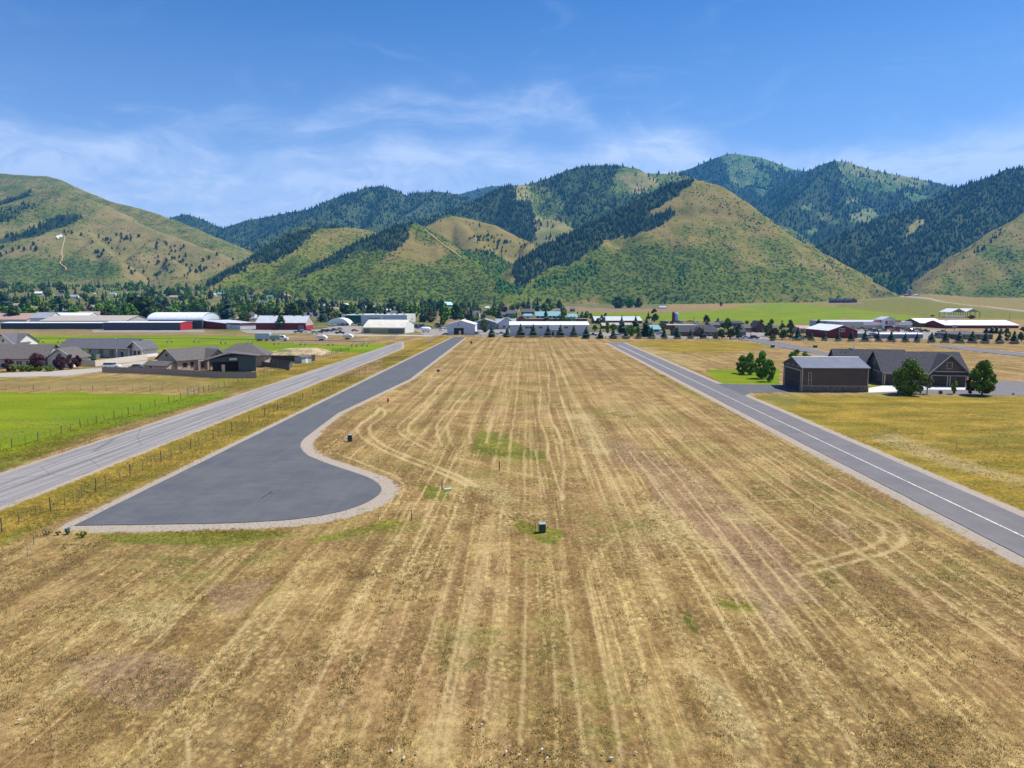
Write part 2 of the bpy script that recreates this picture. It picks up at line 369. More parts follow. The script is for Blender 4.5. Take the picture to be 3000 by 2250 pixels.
STRAWY = [W(C4, [(560, 680), (760, 700), (1500, 945), (1250, 955), (1000, 870)]), W(Q6, [(1250, 560), (1450, 530), (1900, 700), (2212, 790), (2212, 860), (1700, 720)]),
          W(Q6, [(640, 310), (900, 330), (880, 380), (700, 350)]), W(F5, [(860, 0), (1020, 20), (1100, 220), (1000, 200)]), W(F5, [(300, 300), (540, 320), (700, 420), (560, 430)]), W(F5, [(1100, 470), (1500, 580), (1650, 680), (1350, 640)]),
          W(F5, [(1420, 1180), (1640, 1250), (1800, 1500), (1850, 1659), (1700, 1659)]), W(Q6, [(430, 980), (700, 1060), (690, 1100), (450, 1060)]),
          W(Q6, [(0, 900), (300, 1100), (330, 1200), (0, 1100)]), W(K1, [(180, 1180), (450, 980), (420, 1100), (250, 1200)]), W(K1, [(500, 700), (1000, 640), (900, 900), (600, 780)])]
BROWN = [W(C2, [(700, 610), (2010, 640), (1980, 682), (1350, 688), (970, 668), (700, 660)]), W(C4, [(-700, 300), (0, 300), (900, 312), (1660, 300), (1250, 340), (900, 354), (0, 348), (-700, 340)]),
         W(C1, [(-500, 530), (2212, 545)]) + W(C2, [(580, 590), (0, 592)]) + W(C1, [(-500, 585)]), W(C3, [(380, 380), (760, 400), (1000, 430), (700, 470), (440, 440)]), W(C3, [(50, 620), (170, 605), (170, 620), (50, 650)]), W(C3, [(500, 605), (640, 605), (560, 640), (430, 680)]),
         W(C2, [(680, 800), (1250, 760), (1400, 790), (1340, 830), (700, 820)]), W(C5, [(550, 190), (850, 190), (830, 200), (540, 212)]), W(C3, [(1950, 290), (2212, 290), (2212, 345), (1990, 335)])]
DIRT_ROAD = W(C5, [(1060, 110), (1110, 126), (1240, 146), (1500, 183), (1900, 228), (2300, 275)])

def Wt(cv, pts): return W(cv, pts)
TR = []      # wheel lines: (points, half width, strength)
def tr(cv, pts, wd=.35, st=.9):
    if cv is F5 or cv is K1: st *= .60; wd *= 1.15
    if cv is Q6: st *= .95
    if cv is K2: st *= 1.05; wd *= 1.15
    TR.append((smooth(W(cv, pts), 2), wd, st))
tr(F5, [(530, 480), (515, 560), (495, 640), (480, 740), (455, 880), (420, 1020), (400, 1180), (370, 1300), (330, 1500), (300, 1700)], .55, .95)
tr(F5, [(510, 500), (490, 600), (470, 700), (430, 900)], .35, .8)
tr(F5, [(400, 600), (372, 690), (345, 800), (300, 980), (265, 1130), (240, 1250), (235, 1450), (240, 1700)], .45, .7)
tr(F5, [(1190, 590), (1225, 690), (1270, 780), (1310, 830), (1335, 860)], .4, .95)
tr(F5, [(1240, 620), (1300, 720), (1390, 870), (1500, 1010), (1600, 1130)], .35, .5)
tr(F5, [(1000, 830), (1040, 960), (1080, 1120), (1120, 1270), (1150, 1420), (1165, 1700)], .5, .75)
tr(F5, [(860, 575), (868, 660), (872, 790)], .3, .8); tr(F5, [(850, 575), (856, 650)], .3, .6); tr(F5, [(960, 590), (968, 700)], .3, .6)
tr(F5, [(900, 830), (940, 1080), (965, 1220), (985, 1390), (1010, 1500), (1040, 1700)], .35, .75)
tr(F5, [(1420, 1180), (1540, 1200), (1640, 1260), (1740, 1400), (1800, 1510), (1860, 1700)], .7, .7)
tr(F5, [(1100, 590), (1070, 625), (1040, 665), (1010, 715), (985, 760)], .35, .9)
tr(F5, [(1540, 590), (1620, 700), (1700, 800), (1800, 895), (1896, 990), (2000, 1100)], .35, .9); tr(F5, [(1600, 600), (1720, 720), (1850, 850), (2000, 990)], .35, .8)
tr(F5, [(560, 780), (572, 900), (560, 1040), (540, 1200), (500, 1400)], .4, .5); tr(F5, [(620, 800), (610, 960), (600, 1200), (560, 1500)], .4, .35)
tr(F5, [(720, 760), (710, 900), (700, 1200), (690, 1500)], .45, .35); tr(F5, [(1150, 800), (1230, 1000), (1330, 1250), (1440, 1600)], .5, .45); tr(F5, [(1250, 1300), (1330, 1480), (1400, 1659)], .5, .5)
tr(F5, [(130, 900), (60, 1100), (0, 1300), (-60, 1500)], .5, .5); tr(K1, [(1830, 500), (1740, 620), (1640, 740), (1540, 880), (1400, 1100), (1200, 1400)], .5, .7); tr(K1, [(2000, 700), (1900, 850), (1800, 1000), (1650, 1250)], .4, .4)
tr(K2, [(265, 520), (270, 545), (230, 590), (160, 625), (118, 655), (110, 690), (150, 740), (230, 790), (330, 850), (450, 890), (600, 950), (760, 1010), (900, 1080)], .35, .95)
tr(K2, [(255, 510), (300, 530), (325, 560), (290, 600), (220, 640), (190, 675), (210, 720), (290, 785), (400, 840), (560, 900), (720, 960), (860, 1020), (980, 1090)], .35, .95)
tr(K2, [(860, 210), (840, 250), (760, 320), (680, 400), (620, 470), (560, 530), (480, 590), (420, 640), (402, 670), (420, 710), (480, 750), (570, 800), (680, 840)], .3, .95)
tr(K2, [(930, 160), (900, 220), (850, 280), (780, 350), (700, 430), (630, 510), (560, 580), (500, 630), (475, 665), (500, 710), (580, 760), (700, 810)], .3, .85)
tr(K2, [(1030, 60), (980, 120), (900, 190), (860, 240)], .3, .7)
tr(K2, [(1130, 50), (1060, 180), (1010, 240), (980, 310), (930, 380), (850, 460), (790, 540), (720, 600), (680, 660), (690, 720), (730, 800)], .28, .8)
tr(K2, [(1180, 100), (1080, 230), (990, 380), (900, 470), (820, 570), (760, 650), (770, 720), (810, 800)], .28, .75)
tr(K2, [(1240, 90), (1130, 250), (1080, 400), (1010, 500), (950, 600), (920, 700), (930, 780)], .28, .7)
tr(K2, [(1240, 60), (1190, 220), (1140, 400), (1100, 560), (1070, 660), (1040, 780)], .25, .75); tr(K2, [(1250, 200), (1220, 400), (1190, 560), (1150, 700), (1120, 860), (1100, 930)], .25, .65)
tr(K2, [(1310, 50), (1280, 200), (1270, 380), (1250, 560), (1225, 720), (1215, 860), (1205, 990)], .25, .85); tr(K2, [(1340, 60), (1345, 300), (1330, 560), (1320, 800), (1325, 950)], .25, .6)
tr(K2, [(1370, 60), (1360, 360), (1355, 600), (1365, 830), (1370, 1000)], .25, .5); tr(K2, [(1385, 60), (1420, 200), (1440, 420), (1415, 560), (1430, 640), (1480, 720), (1490, 900)], .25, .85)
tr(K2, [(1440, 60), (1500, 260), (1490, 400), (1505, 460), (1490, 540), (1510, 620), (1560, 690), (1590, 800), (1610, 960), (1585, 1080), (1585, 1180)], .28, .9)
tr(K2, [(1470, 60), (1540, 260), (1560, 380), (1620, 560), (1680, 720), (1740, 900), (1780, 1050)], .28, .85); tr(K2, [(1495, 50), (1560, 180), (1620, 340), (1700, 480), (1780, 620), (1890, 820), (1980, 980), (2080, 1140), (2150, 1278)], .32, .85)
tr(K2, [(1530, 140), (1600, 300), (1660, 440), (1740, 600), (1830, 800), (1880, 960), (1960, 1100)], .32, .7); tr(K2, [(1700, 380), (1760, 420), (1850, 540), (1990, 720)], .3, .4)
tr(K2, [(1640, 60), (1790, 240), (1960, 420), (2100, 560), (2212, 690)], .28, .6); tr(K2, [(1680, 60), (1860, 220), (2060, 440), (2212, 580)], .28, .6); tr(K2, [(1790, 80), (1960, 200), (2212, 380)], .25, .4)
tr(K2, [(560, 430), (620, 350), (660, 300), (620, 280)], .25, .8); tr(K2, [(470, 420), (540, 350), (590, 300), (570, 290)], .25, .7); tr(K2, [(640, 250), (700, 200), (800, 160)], .25, .6); tr(K2, [(720, 240), (800, 180)], .25, .6)
tr(K2, [(0, 860), (100, 900), (260, 960), (390, 1010), (450, 1060), (455, 1110), (420, 1180), (390, 1230)], .35, .75)
tr(K2, [(820, 880), (1000, 920), (1160, 970), (1400, 1010), (1650, 1060)], .35, .7); tr(K2, [(500, 820), (700, 870), (1000, 950), (1300, 1000)], .3, .5); tr(K2, [(1300, 1080), (1800, 1150)], .4, .5)
tr(F5, [(130, 430), (300, 440), (500, 460), (700, 465), (900, 485), (1080, 520), (1190, 560)], .6, .6)
tr(Q6, [(640, 945), (770, 930), (900, 925), (1060, 960), (1180, 1005), (1300, 1045), (1385, 1100), (1395, 1150), (1350, 1190), (1250, 1230), (1110, 1265), (950, 1300)], .35, .85)
tr(Q6, [(1230, 1005), (1380, 1030), (1480, 1080), (1520, 1130), (1505, 1185), (1420, 1240), (1300, 1275), (1150, 1310), (1000, 1345), (880, 1370)], .38, .9)
tr(Q6, [(0, 410), (200, 600), (400, 790), (520, 890), (700, 1030), (900, 1180), (1080, 1330), (1200, 1460)], .35, .65); tr(Q6, [(60, 410), (260, 590), (470, 780), (640, 930), (830, 1080), (1030, 1210), (1250, 1370)], .35, .6)
tr(Q6, [(120, 390), (330, 560), (560, 740), (640, 800), (720, 830)], .3, .6); tr(Q6, [(250, 390), (480, 560), (700, 720), (790, 790), (800, 830)], .3, .75); tr(Q6, [(280, 390), (520, 560), (740, 720), (820, 790), (825, 840)], .3, .7)
tr(Q6, [(0, 500), (200, 700), (420, 920), (640, 1160), (800, 1330), (900, 1450)], .35, .5); tr(Q6, [(1100, 1050), (1240, 1240), (1400, 1380)], .3, .55); tr(Q6, [(1240, 1240), (1500, 1420), (1700, 1600)], .4, .7); tr(Q6, [(1330, 1280), (1600, 1480), (1800, 1640)], .35, .5)

def ground_mesh():
    ys = [12 + .0]; 
    yy = list(41640. / np.arange(1368 * 1.0, 46, -3.0) * 1.0)
    yy = [y for y in yy if y > 20]
    rows = [4, 8, 13, 17, 20, 24] + [y for y in yy if y > 25]
    y = rows[-1]
    while y < 12000: y *= 1.018; rows.append(y)
    rows = np.array(rows)
    us = np.concatenate([np.linspace(-2.6, -.90, 26)[:-1], np.arange(-.90, .90, .0019), np.linspace(.90, 2.6, 26)])
    U, Y = np.meshgrid(us, rows); X = U * np.maximum(Y, 16)
    Z = gz(X, Y)
    nz = (fbm(X / 9, Y / 9, 3, 4) - .5) * .35 + (fbm(X / 1.7, Y / 1.7, 5, 2) - .5) * .10
    x = X + (fbm(X / 2.2, Y / 2.2, 11, 3) - .5) * .9; yv = Y + (fbm(X / 2.2, Y / 2.2, 12, 3) - .5) * .9
    dn = np.minimum.reduce([np.where(inside(X, Y, p), 0, seg_dist(X, Y, list(p) + [p[0]])) for p in (NEWR, RR, OLD, DRIVE, DRIVE_E, APRON, LANE)])
    Z = Z + nz * np.clip((dn - .6) / 3.5, 0, 1) * (Y < 700) - np.where(dn < .5, .0, np.clip((dn - .5) / 2.5, 0, 1) * .10) * (Y < 700)
    near = Y < 420
    track = np.zeros_like(X)
    for pts, wd, st in TR:
        a = np.array(pts); m = near & (X > a[:, 0].min() - 3) & (X < a[:, 0].max() + 3) & (Y > a[:, 1].min() - 3) & (Y < a[:, 1].max() + 3)
        if not m.any(): continue
        wx = X[m] + (fbm(X[m] / 3, Y[m] / 3, 21, 2) - .5) * .35
        d = seg_dist(wx, Y[m], pts)
        k = .30 + 1.0 * fbm(X[m] / 1.3, Y[m] / 5, 31, 3)
        wdy = np.maximum(wd, Y[m] * .0016)
        track[m] = np.maximum(track[m], st * k * np.exp(-(d / wdy) ** 2) * np.minimum(1, wd / wdy * 1.3))
    # fainter machine passes that run the length of the field
    rg = random.Random(5); px_ = -27.
    fld = (Y < 378) & (X > -31 - .0 * Y) & (X < 37.5) & ((Y > 106) | (Y < 56) | (X > -12))
    while px_ < 36:
        for o_ in (0, 1.7):
            xc = px_ + o_ + .9 * np.sin(Y / 60. + px_) + .35 * np.sin(Y / 17. + px_ * 2)
            k = np.clip(fbm(Y / 30 + px_ * 7, X * 0 + px_, 41, 3) * 2.4 - .55, .12, 1)
            wdy = np.maximum(.19, Y * .0012)
            track = np.maximum(track, np.where(fld, np.where(Y > 95, .45, .85) * k * np.exp(-((X - xc) / wdy) ** 2) * np.minimum(1, .26 / wdy), 0))
        px_ += rg.uniform(1.5, 3.6)
    for q in range(16):     # passes on the field beyond the other road
        pts = [(50, 52 + q * 8), (120, 70 + q * 8 + 6), (240, 120 + q * 8)]
    def msk(polys, wv=1.0):
        a = np.zeros_like(X)
        for p in polys:
            p, s = (p if isinstance(p, tuple) and isinstance(p[1], float) else (p, 1.0))
            a = np.maximum(a, inside(x, yv, p) * s)
        return a
    def blur(a, n=2):
        for _ in range(n):
            a = (a + np.roll(a, 1, 0) + np.roll(a, -1, 0) + np.roll(a, 1, 1) + np.roll(a, -1, 1)) / 5
        return a
    green = blur(msk(GREEN), 1); lush = blur(msk(LUSH), 12); olive = blur(msk(OLIVE), 4); pink = blur(msk(PINK), 24)
    U_ = X / np.maximum(Y, 20); lush = np.maximum(lush, blur(np.where((U_ > .36) & (Y > 780), .62, np.where((U_ > -.16) & (Y > 1250), .45, 0)), 4))
    straw = blur(msk(STRAWY), 20); brown = blur(msk(BROWN), 2)
    lot = blur(msk(LOTS), 1)
    uu = X / np.maximum(Y, 20)
    town = np.clip((Y - 400) / 60, 0, 1) * (uu < .42) * (1 - green) * (1 - brown)
    town = blur(np.where((uu > .2) & (Y > 700), 0, town), 3)
    grav = np.zeros_like(X)
    for poly, wid in ((NEWR, 1.55), (RR, 1.5), (OLD, .9), (LANE, .8), (FAR1, .8), (FAR2, .6), (STREET, .8)):
        a = np.array(poly); m = (X > a[:, 0].min() - 6) & (X < a[:, 0].max() + 6) & (Y > a[:, 1].min() - 6) & (Y < a[:, 1].max() + 6)
        d = np.where(inside(X[m], Y[m], poly), 0, seg_dist(X[m], Y[m], list(poly) + [poly[0]]))
        ww = wid
        if poly is NEWR: ww = np.where((Y[m] < 106) & (X[m] > -38), 1.85, 1.2)
        grav[m] = np.maximum(grav[m], np.clip(.5 + (ww - d) / 1.4, 0, 1))
    d = seg_dist(X, Y, DIRT_ROAD); grav = np.maximum(grav, np.clip(.5 + (7 - d) / 4, 0, 1) * (Y > 600))
    # verge beside the gravel grows greener
    n_, m_ = X.shape; idx = np.arange(n_ * m_).reshape(n_, m_)
    F = np.stack([idx[:-1, :-1], idx[:-1, 1:], idx[1:, 1:], idx[1:, :-1]], -1).reshape(-1, 4)
    V = np.stack([X, Y, Z], -1).reshape(-1, 3)
    at_ = dict(track=track, green=green, lush=lush, olive=olive, pink=pink, straw=straw, brown=brown, lot=lot, gravel=grav, town=town)
    return V, F, {k: v.ravel() for k, v in at_.items()}

def ground_mat(t):
    P = t.geo(); px_, py_, pz_ = t.sep(P)
    flat = t.comb(px_, py_, 0.0)
    st = t.vmul(flat, (1.0, .022, 1.0))
    big = t.noise(flat, .045, 5, .6); mid = t.noise(flat, .33, 5, .62); fine = t.noise(t.vmul(flat, (1, .6, 1)), 3.0, 6, .74); grit = t.noise(flat, 9.0, 4, .7)
    stripe = t.noise(st, .55, 5, .6); stripe2 = t.noise(t.vmul(flat, (1, .018, 1)), 1.9, 4, .6)
    base = t.ramp(mid, [(.30, (.175, .106, .038)), (.46, (.258, .166, .062)), (.58, (.340, .232, .090)), (.72, (.410, .302, .124))])
    base = t.mix(t.ss(stripe, .48, .66, 0, .70), base, (.405, .295, .128))
    base = t.mix(t.ss(stripe, .49, .35, 0, .62), base, (.150, .092, .034))
    base = t.mix(t.ss(stripe2, .54, .66, 0, t.ss(py_, 90, 200, .5, .2)), base, (.56, .42, .18))
    red = t.noise(t.vadd(flat, (31, 17, 0)), .06, 4, .6)
    base = t.mix(t.ss(red, .48, .66, 0, .45), base, (.280, .160, .078))
    def f(name, nz, lo=.4, hi=.6, k=.5): return t.ss(t.m('ADD', t.attr(name), t.m('MULTIPLY', t.m('SUBTRACT', nz, .5), k)), lo, hi)
    oliveC = t.mix(t.ss(t.noise(t.vmul(flat, (.35, 1, 1)), .22, 5, .6), .35, .65), (.180, .140, .014), (.340, .225, .036))
    oliveC = t.mix(t.ss(mid, .45, .7, 0, .6), oliveC, (.215, .180, .026))
    base = t.mix(f('olive', mid, .35, .65), base, oliveC)
    base = t.mix(t.m('MULTIPLY', f('pink', mid, .1, 1.1, 1.3), .55), base, t.mix(mid, (.205, .125, .080), (.320, .215, .140)))
    base = t.mix(t.m('MULTIPLY', f('straw', mid, .15, 1.1, 1.4), .8), base, t.mix(fine, (.27, .20, .085), (.47, .37, .17)))
    # small green patches anywhere in the dry grass
    gp = t.m('MULTIPLY', t.ss(big, .46, .62), t.ss(mid, .42, .62))
    base = t.mix(t.m('MULTIPLY', gp, .75), base, (.130, .125, .024))
    lushC = t.mix(t.ss(mid, .35, .65), (.112, .122, .020), (.205, .188, .034))
    lushC = t.mix(t.ss(fine, .52, .70, 0, .4), lushC, (.32, .25, .08))
    base = t.mix(t.ss(t.m('ADD', t.attr('lush'), t.m('MULTIPLY', t.m('SUBTRACT', t.m('ADD', t.m('MULTIPLY', mid, .5), t.m('MULTIPLY', fine, .5)), .5), 1.9)), .35, .95), base, lushC)
    greenC = t.mix(t.ss(t.noise(t.vmul(flat, (.3, 1, 1)), .12, 4, .6), .35, .7), (.135, .178, .004), (.200, .236, .006))
    greenC = t.mix(t.ss(fine, .55, .75, 0, .35), greenC, (.20, .26, .03))
    greenC = t.mix(t.ss(t.noise(t.vmul(flat, (.02, .35, 1)), 1.0, 4, .6), .42, .62, 0, .5), greenC, (.17, .23, .012))
    greenC = t.mix(t.ss(t.noise(flat, .02, 4, .6), .45, .6, 0, .55), greenC, (.085, .160, .006))
    base = t.mix(f('green', mid, .4, .6, .15), base, greenC)
    base = t.mix(f('brown', mid, .4, .6, .3), base, t.mix(mid, (.19, .125, .075), (.30, .215, .12)))
    tw = t.noise(flat, .035, 5, .65); townC = t.ramp(tw, [(.34, (.050, .080, .018)), (.48, (.105, .125, .030)), (.58, (.19, .165, .070)), (.70, (.27, .235, .19))])  # darkest greens put town shade into the colour along with the grass
    base = t.mix(t.m('MULTIPLY', t.attr('town'), .9), base, townC)
    # clumped tufts: dark gaps and pale heads
    vor = t.voro(t.vadd(flat, t.vmul(t.noise(flat, 1.5, 2, .5, 0, 'Color'), (.5, .5, 0))), 2.3)
    tuft = t.ss(vor, .10, .62)
    zone = t.ss(t.noise(flat, .10, 4, .6), .40, .58)
    dirt_ok = t.m('SUBTRACT', 1.0, f('green', mid, .4, .6, .15))
    tk = t.mix(t.m('MULTIPLY', t.m('MULTIPLY', zone, dirt_ok), .58), (1, 1, 1), t.ramp(tuft, [(0, (1.22, 1.22, 1.15)), (.55, (1, 1, 1)), (1, (.52, .50, .52))]))
    base = t.mix(1.0, base, tk, 'MULTIPLY')
    fv = t.ss(fine, .30, .72, .66, 1.36); base = t.mix(1.0, base, t.comb(fv, fv, fv), 'MULTIPLY')
    gv = t.ss(grit, .30, .70, .78, 1.24); base = t.mix(1.0, base, t.comb(gv, gv, gv), 'MULTIPLY')
    # wheel lines of flattened pale straw
    tk_ = t.ss(t.m('ADD', t.attr('track'), t.m('MULTIPLY', t.m('SUBTRACT', fine, .5), .9)), .15, 1.0, 0, .82)
    base = t.mix(tk_, base, t.mix(fine, (.36, .26, .11), (.56, .43, .22)))
    # bare stones and light clods
    stv = t.voro(flat, 3.1); stz = t.ss(t.noise(flat, .25, 3, .5), .60, .74)
    base = t.mix(t.m('MULTIPLY', t.ss(stv, .10, .05), t.m('MULTIPLY', stz, dirt_ok)), base, (.50, .43, .35))
    gravC = t.mix(t.noise(flat, 6.0, 5, .75), (.22, .185, .150), (.46, .400, .335))
    gravC = t.mix(t.ss(t.noise(flat, .5, 4, .6), .4, .7, 0, .3), gravC, (.36, .26, .19))
    gm = t.ss(t.m('ADD', t.attr('gravel'), t.m('MULTIPLY', t.m('SUBTRACT', t.noise(flat, .9, 6, .75), .5), 1.5)), .38, .66)
    weeds = t.m('MULTIPLY', t.ss(t.noise(flat, .8, 4, .6), .60, .68), .7)
    gravC = t.mix(weeds, gravC, (.19, .20, .06))
    base = t.mix(gm, base, gravC)
    base = t.mix(f('lot', mid, .4, .6, .2), base, t.mix(mid, (.20, .185, .175), (.33, .30, .27)))
    h = t.m('ADD', t.m('MULTIPLY', fine, .6), t.m('ADD', t.m('MULTIPLY', grit, .25), t.m('MULTIPLY', t.m('MULTIPLY', zone, tuft), -.5)))
    return {'Base Color': base, 'Normal': t.bump(h, .16, .9)}
GM = new_mat('dry_field', ground_mat, .95, 0, .1)
V, F, A = ground_mesh()
tag(np_mesh('ground', V, F, GM, None, A, True), kind='structure')
plain = new_mat('plain_ground', lambda t: t.mix(t.noise(t.geo(), .05, 6, .7), (.15, .12, .055), (.30, .23, .11)), .95, 0, .1)
g2 = MB().poly([(-16000, -9000, -.8), (16000, -9000, -.8), (16000, 16000, -.8), (-16000, 16000, -.8)])
tag(g2.build('ground', plain), kind='structure')

# ================================================================== roads
def sheet(poly, z, mat, name, thick=.05):
    me = MB(); n = len(poly)
    me.poly([(x, y, z + float(gz(x, y))) for x, y in poly])
    for i in range(n):
        a, b = poly[i], poly[(i + 1) % n]
        me.poly([(a[0], a[1], z + float(gz(*a))), (a[0], a[1], z + float(gz(*a)) - thick), (b[0], b[1], z + float(gz(*b)) - thick), (b[0], b[1], z + float(gz(*b)))])
    return me.build(name, mat)
def ccw(p):
    a = sum(p[i][0] * p[(i + 1) % len(p)][1] - p[(i + 1) % len(p)][0] * p[i][1] for i in range(len(p)))
    return p if a > 0 else p[::-1]
def new_asphalt(t):
    P = t.geo(); x, y, z = t.sep(P)
    a = t.noise(P, .18, 5, .6); b = t.noise(P, 14., 3, .7); c = t.noise(t.vmul(P, (1, .03, 1)), .8, 4, .55)
    col = t.mix(t.ss(a, .3, .7), (.078, .084, .094), (.102, .106, .115))
    col = t.mix(t.ss(c, .45, .7, 0, .35), col, (.118, .121, .128))
    col = t.mix(t.ss(t.noise(P, .5, 6, .7), .60, .74, 0, .22), col, (.15, .130, .11))
    sw = t.noise(t.vadd(t.vmul(P, (.5, 1.4, 0)), t.vmul(t.noise(P, .07, 2, .5, 0, 'Color'), (5, 5, 0))), .9, 3, .5)
    col = t.mix(t.ss(sw, .54, .62, 0, .22), col, (.135, .138, .144)); col = t.mix(t.ss(sw, .40, .34, 0, .25), col, (.058, .062, .070))
    col = t.mix(t.ss(t.noise(P, .9, 6, .75), .62, .78, 0, .5), col, (.21, .185, .155))
    k = t.ss(b, .3, .7, .80, 1.2)
    return {'Base Color': t.mix(1.0, col, t.comb(k, k, k), 'MULTIPLY'), 'Roughness': t.ss(a, .3, .7, .72, .9), 'Normal': t.bump(b, .01, .6)}
def path_asphalt(t):
    P = t.geo(); a = t.noise(P, .3, 5, .6); b = t.noise(P, 14., 3, .7); c = t.noise(t.vmul(P, (1, .03, 1)), .9, 4, .55)
    col = t.mix(t.ss(a, .3, .7), (.130, .122, .127), (.158, .149, .154))
    col = t.mix(t.ss(c, .45, .7, 0, .3), col, (.180, .170, .173))
    k = t.ss(b, .3, .7, .82, 1.18)
    return {'Base Color': t.mix(1.0, col, t.comb(k, k, k), 'MULTIPLY'), 'Normal': t.bump(b, .01, .6)}
od = np.array(OL[1]) - np.array(OL[0]); od = od / np.linalg.norm(od); on = np.array([-od[1], od[0]])
def old_asphalt(t):
    P = t.geo()
    dv = t.new('ShaderNodeVectorMath', operation='DOT_PRODUCT'); t.put(dv.inputs[0], P); t.put(dv.inputs[1], (float(on[0]), float(on[1]), 0.)); c = t.m('SUBTRACT', dv.outputs['Value'], float(np.dot(on, OL[0])))
    dl = t.new('ShaderNodeVectorMath', operation='DOT_PRODUCT'); t.put(dl.inputs[0], P); t.put(dl.inputs[1], (float(od[0]), float(od[1]), 0.)); l = dl.outputs['Value']
    v = t.comb(c, t.m('MULTIPLY', l, .025), 0.)
    s = t.noise(v, 1.1, 5, .6); s2 = t.noise(v, 3.2, 4, .65); b = t.noise(P, 9., 4, .75)
    col = t.mix(t.ss(s, .32, .68), (.195, .184, .182), (.300, .280, .270))
    def seal(c0, wd): return t.m('MULTIPLY', t.ss(t.m('ABSOLUTE', t.m('SUBTRACT', t.m('ADD', c, t.m('MULTIPLY', t.m('SUBTRACT', s2, .5), .7)), c0)), wd, wd * .3), .62)
    for c0, wd in ((1.0, .16), (3.9, .42), (6.2, .30), (4.9, .14), (2.3, .10)): col = t.mix(seal(c0, wd), col, (.125, .118, .130))
    cr = t.voro(t.vmul(P, (.12, .12, 0)), 1.0, 'Distance', 'DISTANCE_TO_EDGE')
    col = t.mix(t.ss(cr, .012, .004, 0, .5), col, (.09, .085, .09))
    k = t.ss(b, .3, .7, .82, 1.18)
    return {'Base Color': t.mix(1.0, col, t.comb(k, k, k), 'MULTIPLY'), 'Normal': t.bump(b, .02, .6)}
M_new = new_mat('new_asphalt', new_asphalt, .85, 0, .3); M_path = new_mat('taxiway_asphalt', path_asphalt, .88, 0, .3); M_old = new_mat('old_asphalt', old_asphalt, .9, 0, .2)
M_conc = new_mat('concrete', lambda t: t.mix(t.noise(t.geo(), .7, 6, .65), (.50, .48, .44), (.66, .63, .57)), .85)
M_lane = new_mat('gravelled_lane', lambda t: t.mix(t.noise(t.geo(), 1.2, 6, .7), (.30, .27, .24), (.42, .38, .33)), .9)
M_white = new_mat('road_paint', lambda t: t.mix(t.ss(t.noise(t.geo(), 3., 6, .8), .42, .62), (.76, .74, .68), (.32, .30, .29)), .7)
def wob(p, amp=.10, step=2.0):
    """a paved edge is never quite straight"""
    out = []
    for i in range(len(p)):
        a = np.array(p[i]); b = np.array(p[(i + 1) % len(p)]); L = np.linalg.norm(b - a); n = int(min(200, max(1, L // step)))
        nn = np.array([-(b - a)[1], (b - a)[0]]) / (L + 1e-6)
        for k in range(n):
            q = a + (b - a) * k / n; out.append(tuple(q + nn * (float(vnoise(np.array(q[0] * .6), np.array(q[1] * .6), 7)) - .5) * amp * 2))
    return out
cul_s = [NEWR[0]] + smooth(NEWR[1:-3], 2) + NEWR[-3:]
tag(sheet(ccw(wob(cul_s, .07)), .055, M_new, 'road', .1), kind='structure')
tag(sheet(ccw(wob(RR, .05)), .050, M_path, 'road', .1), kind='structure')
tag(sheet(ccw(wob(OLD, .16, 1.5)), .040, M_old, 'road', .1), kind='structure')
tag(sheet(ccw(DRIVE), .035, M_new, 'driveway_pavement', .1), kind='structure')
tag(sheet(ccw(DRIVE_E), .035, M_path, 'driveway_pavement', .1), kind='structure')
tag(sheet(ccw(APRON), .030, M_conc, 'apron_pavement', .1), kind='structure')
tag(sheet(ccw(LANE), .035, M_lane, 'road', .1), kind='structure')
tag(sheet(ccw(FAR1), .035, M_path, 'road', .1), kind='structure')
tag(sheet(ccw(FAR2), .035, M_path, 'road', .1), kind='structure')
tag(sheet(ccw(STREET), .035, M_lane, 'road', .1), kind='structure')
tag(sheet(ccw([(42.42, -40), (42.62, -40), (42.62, 150), (42.85, 325), (42.55, 325)]), .056, M_white, 'road_line', .004), kind='structure')
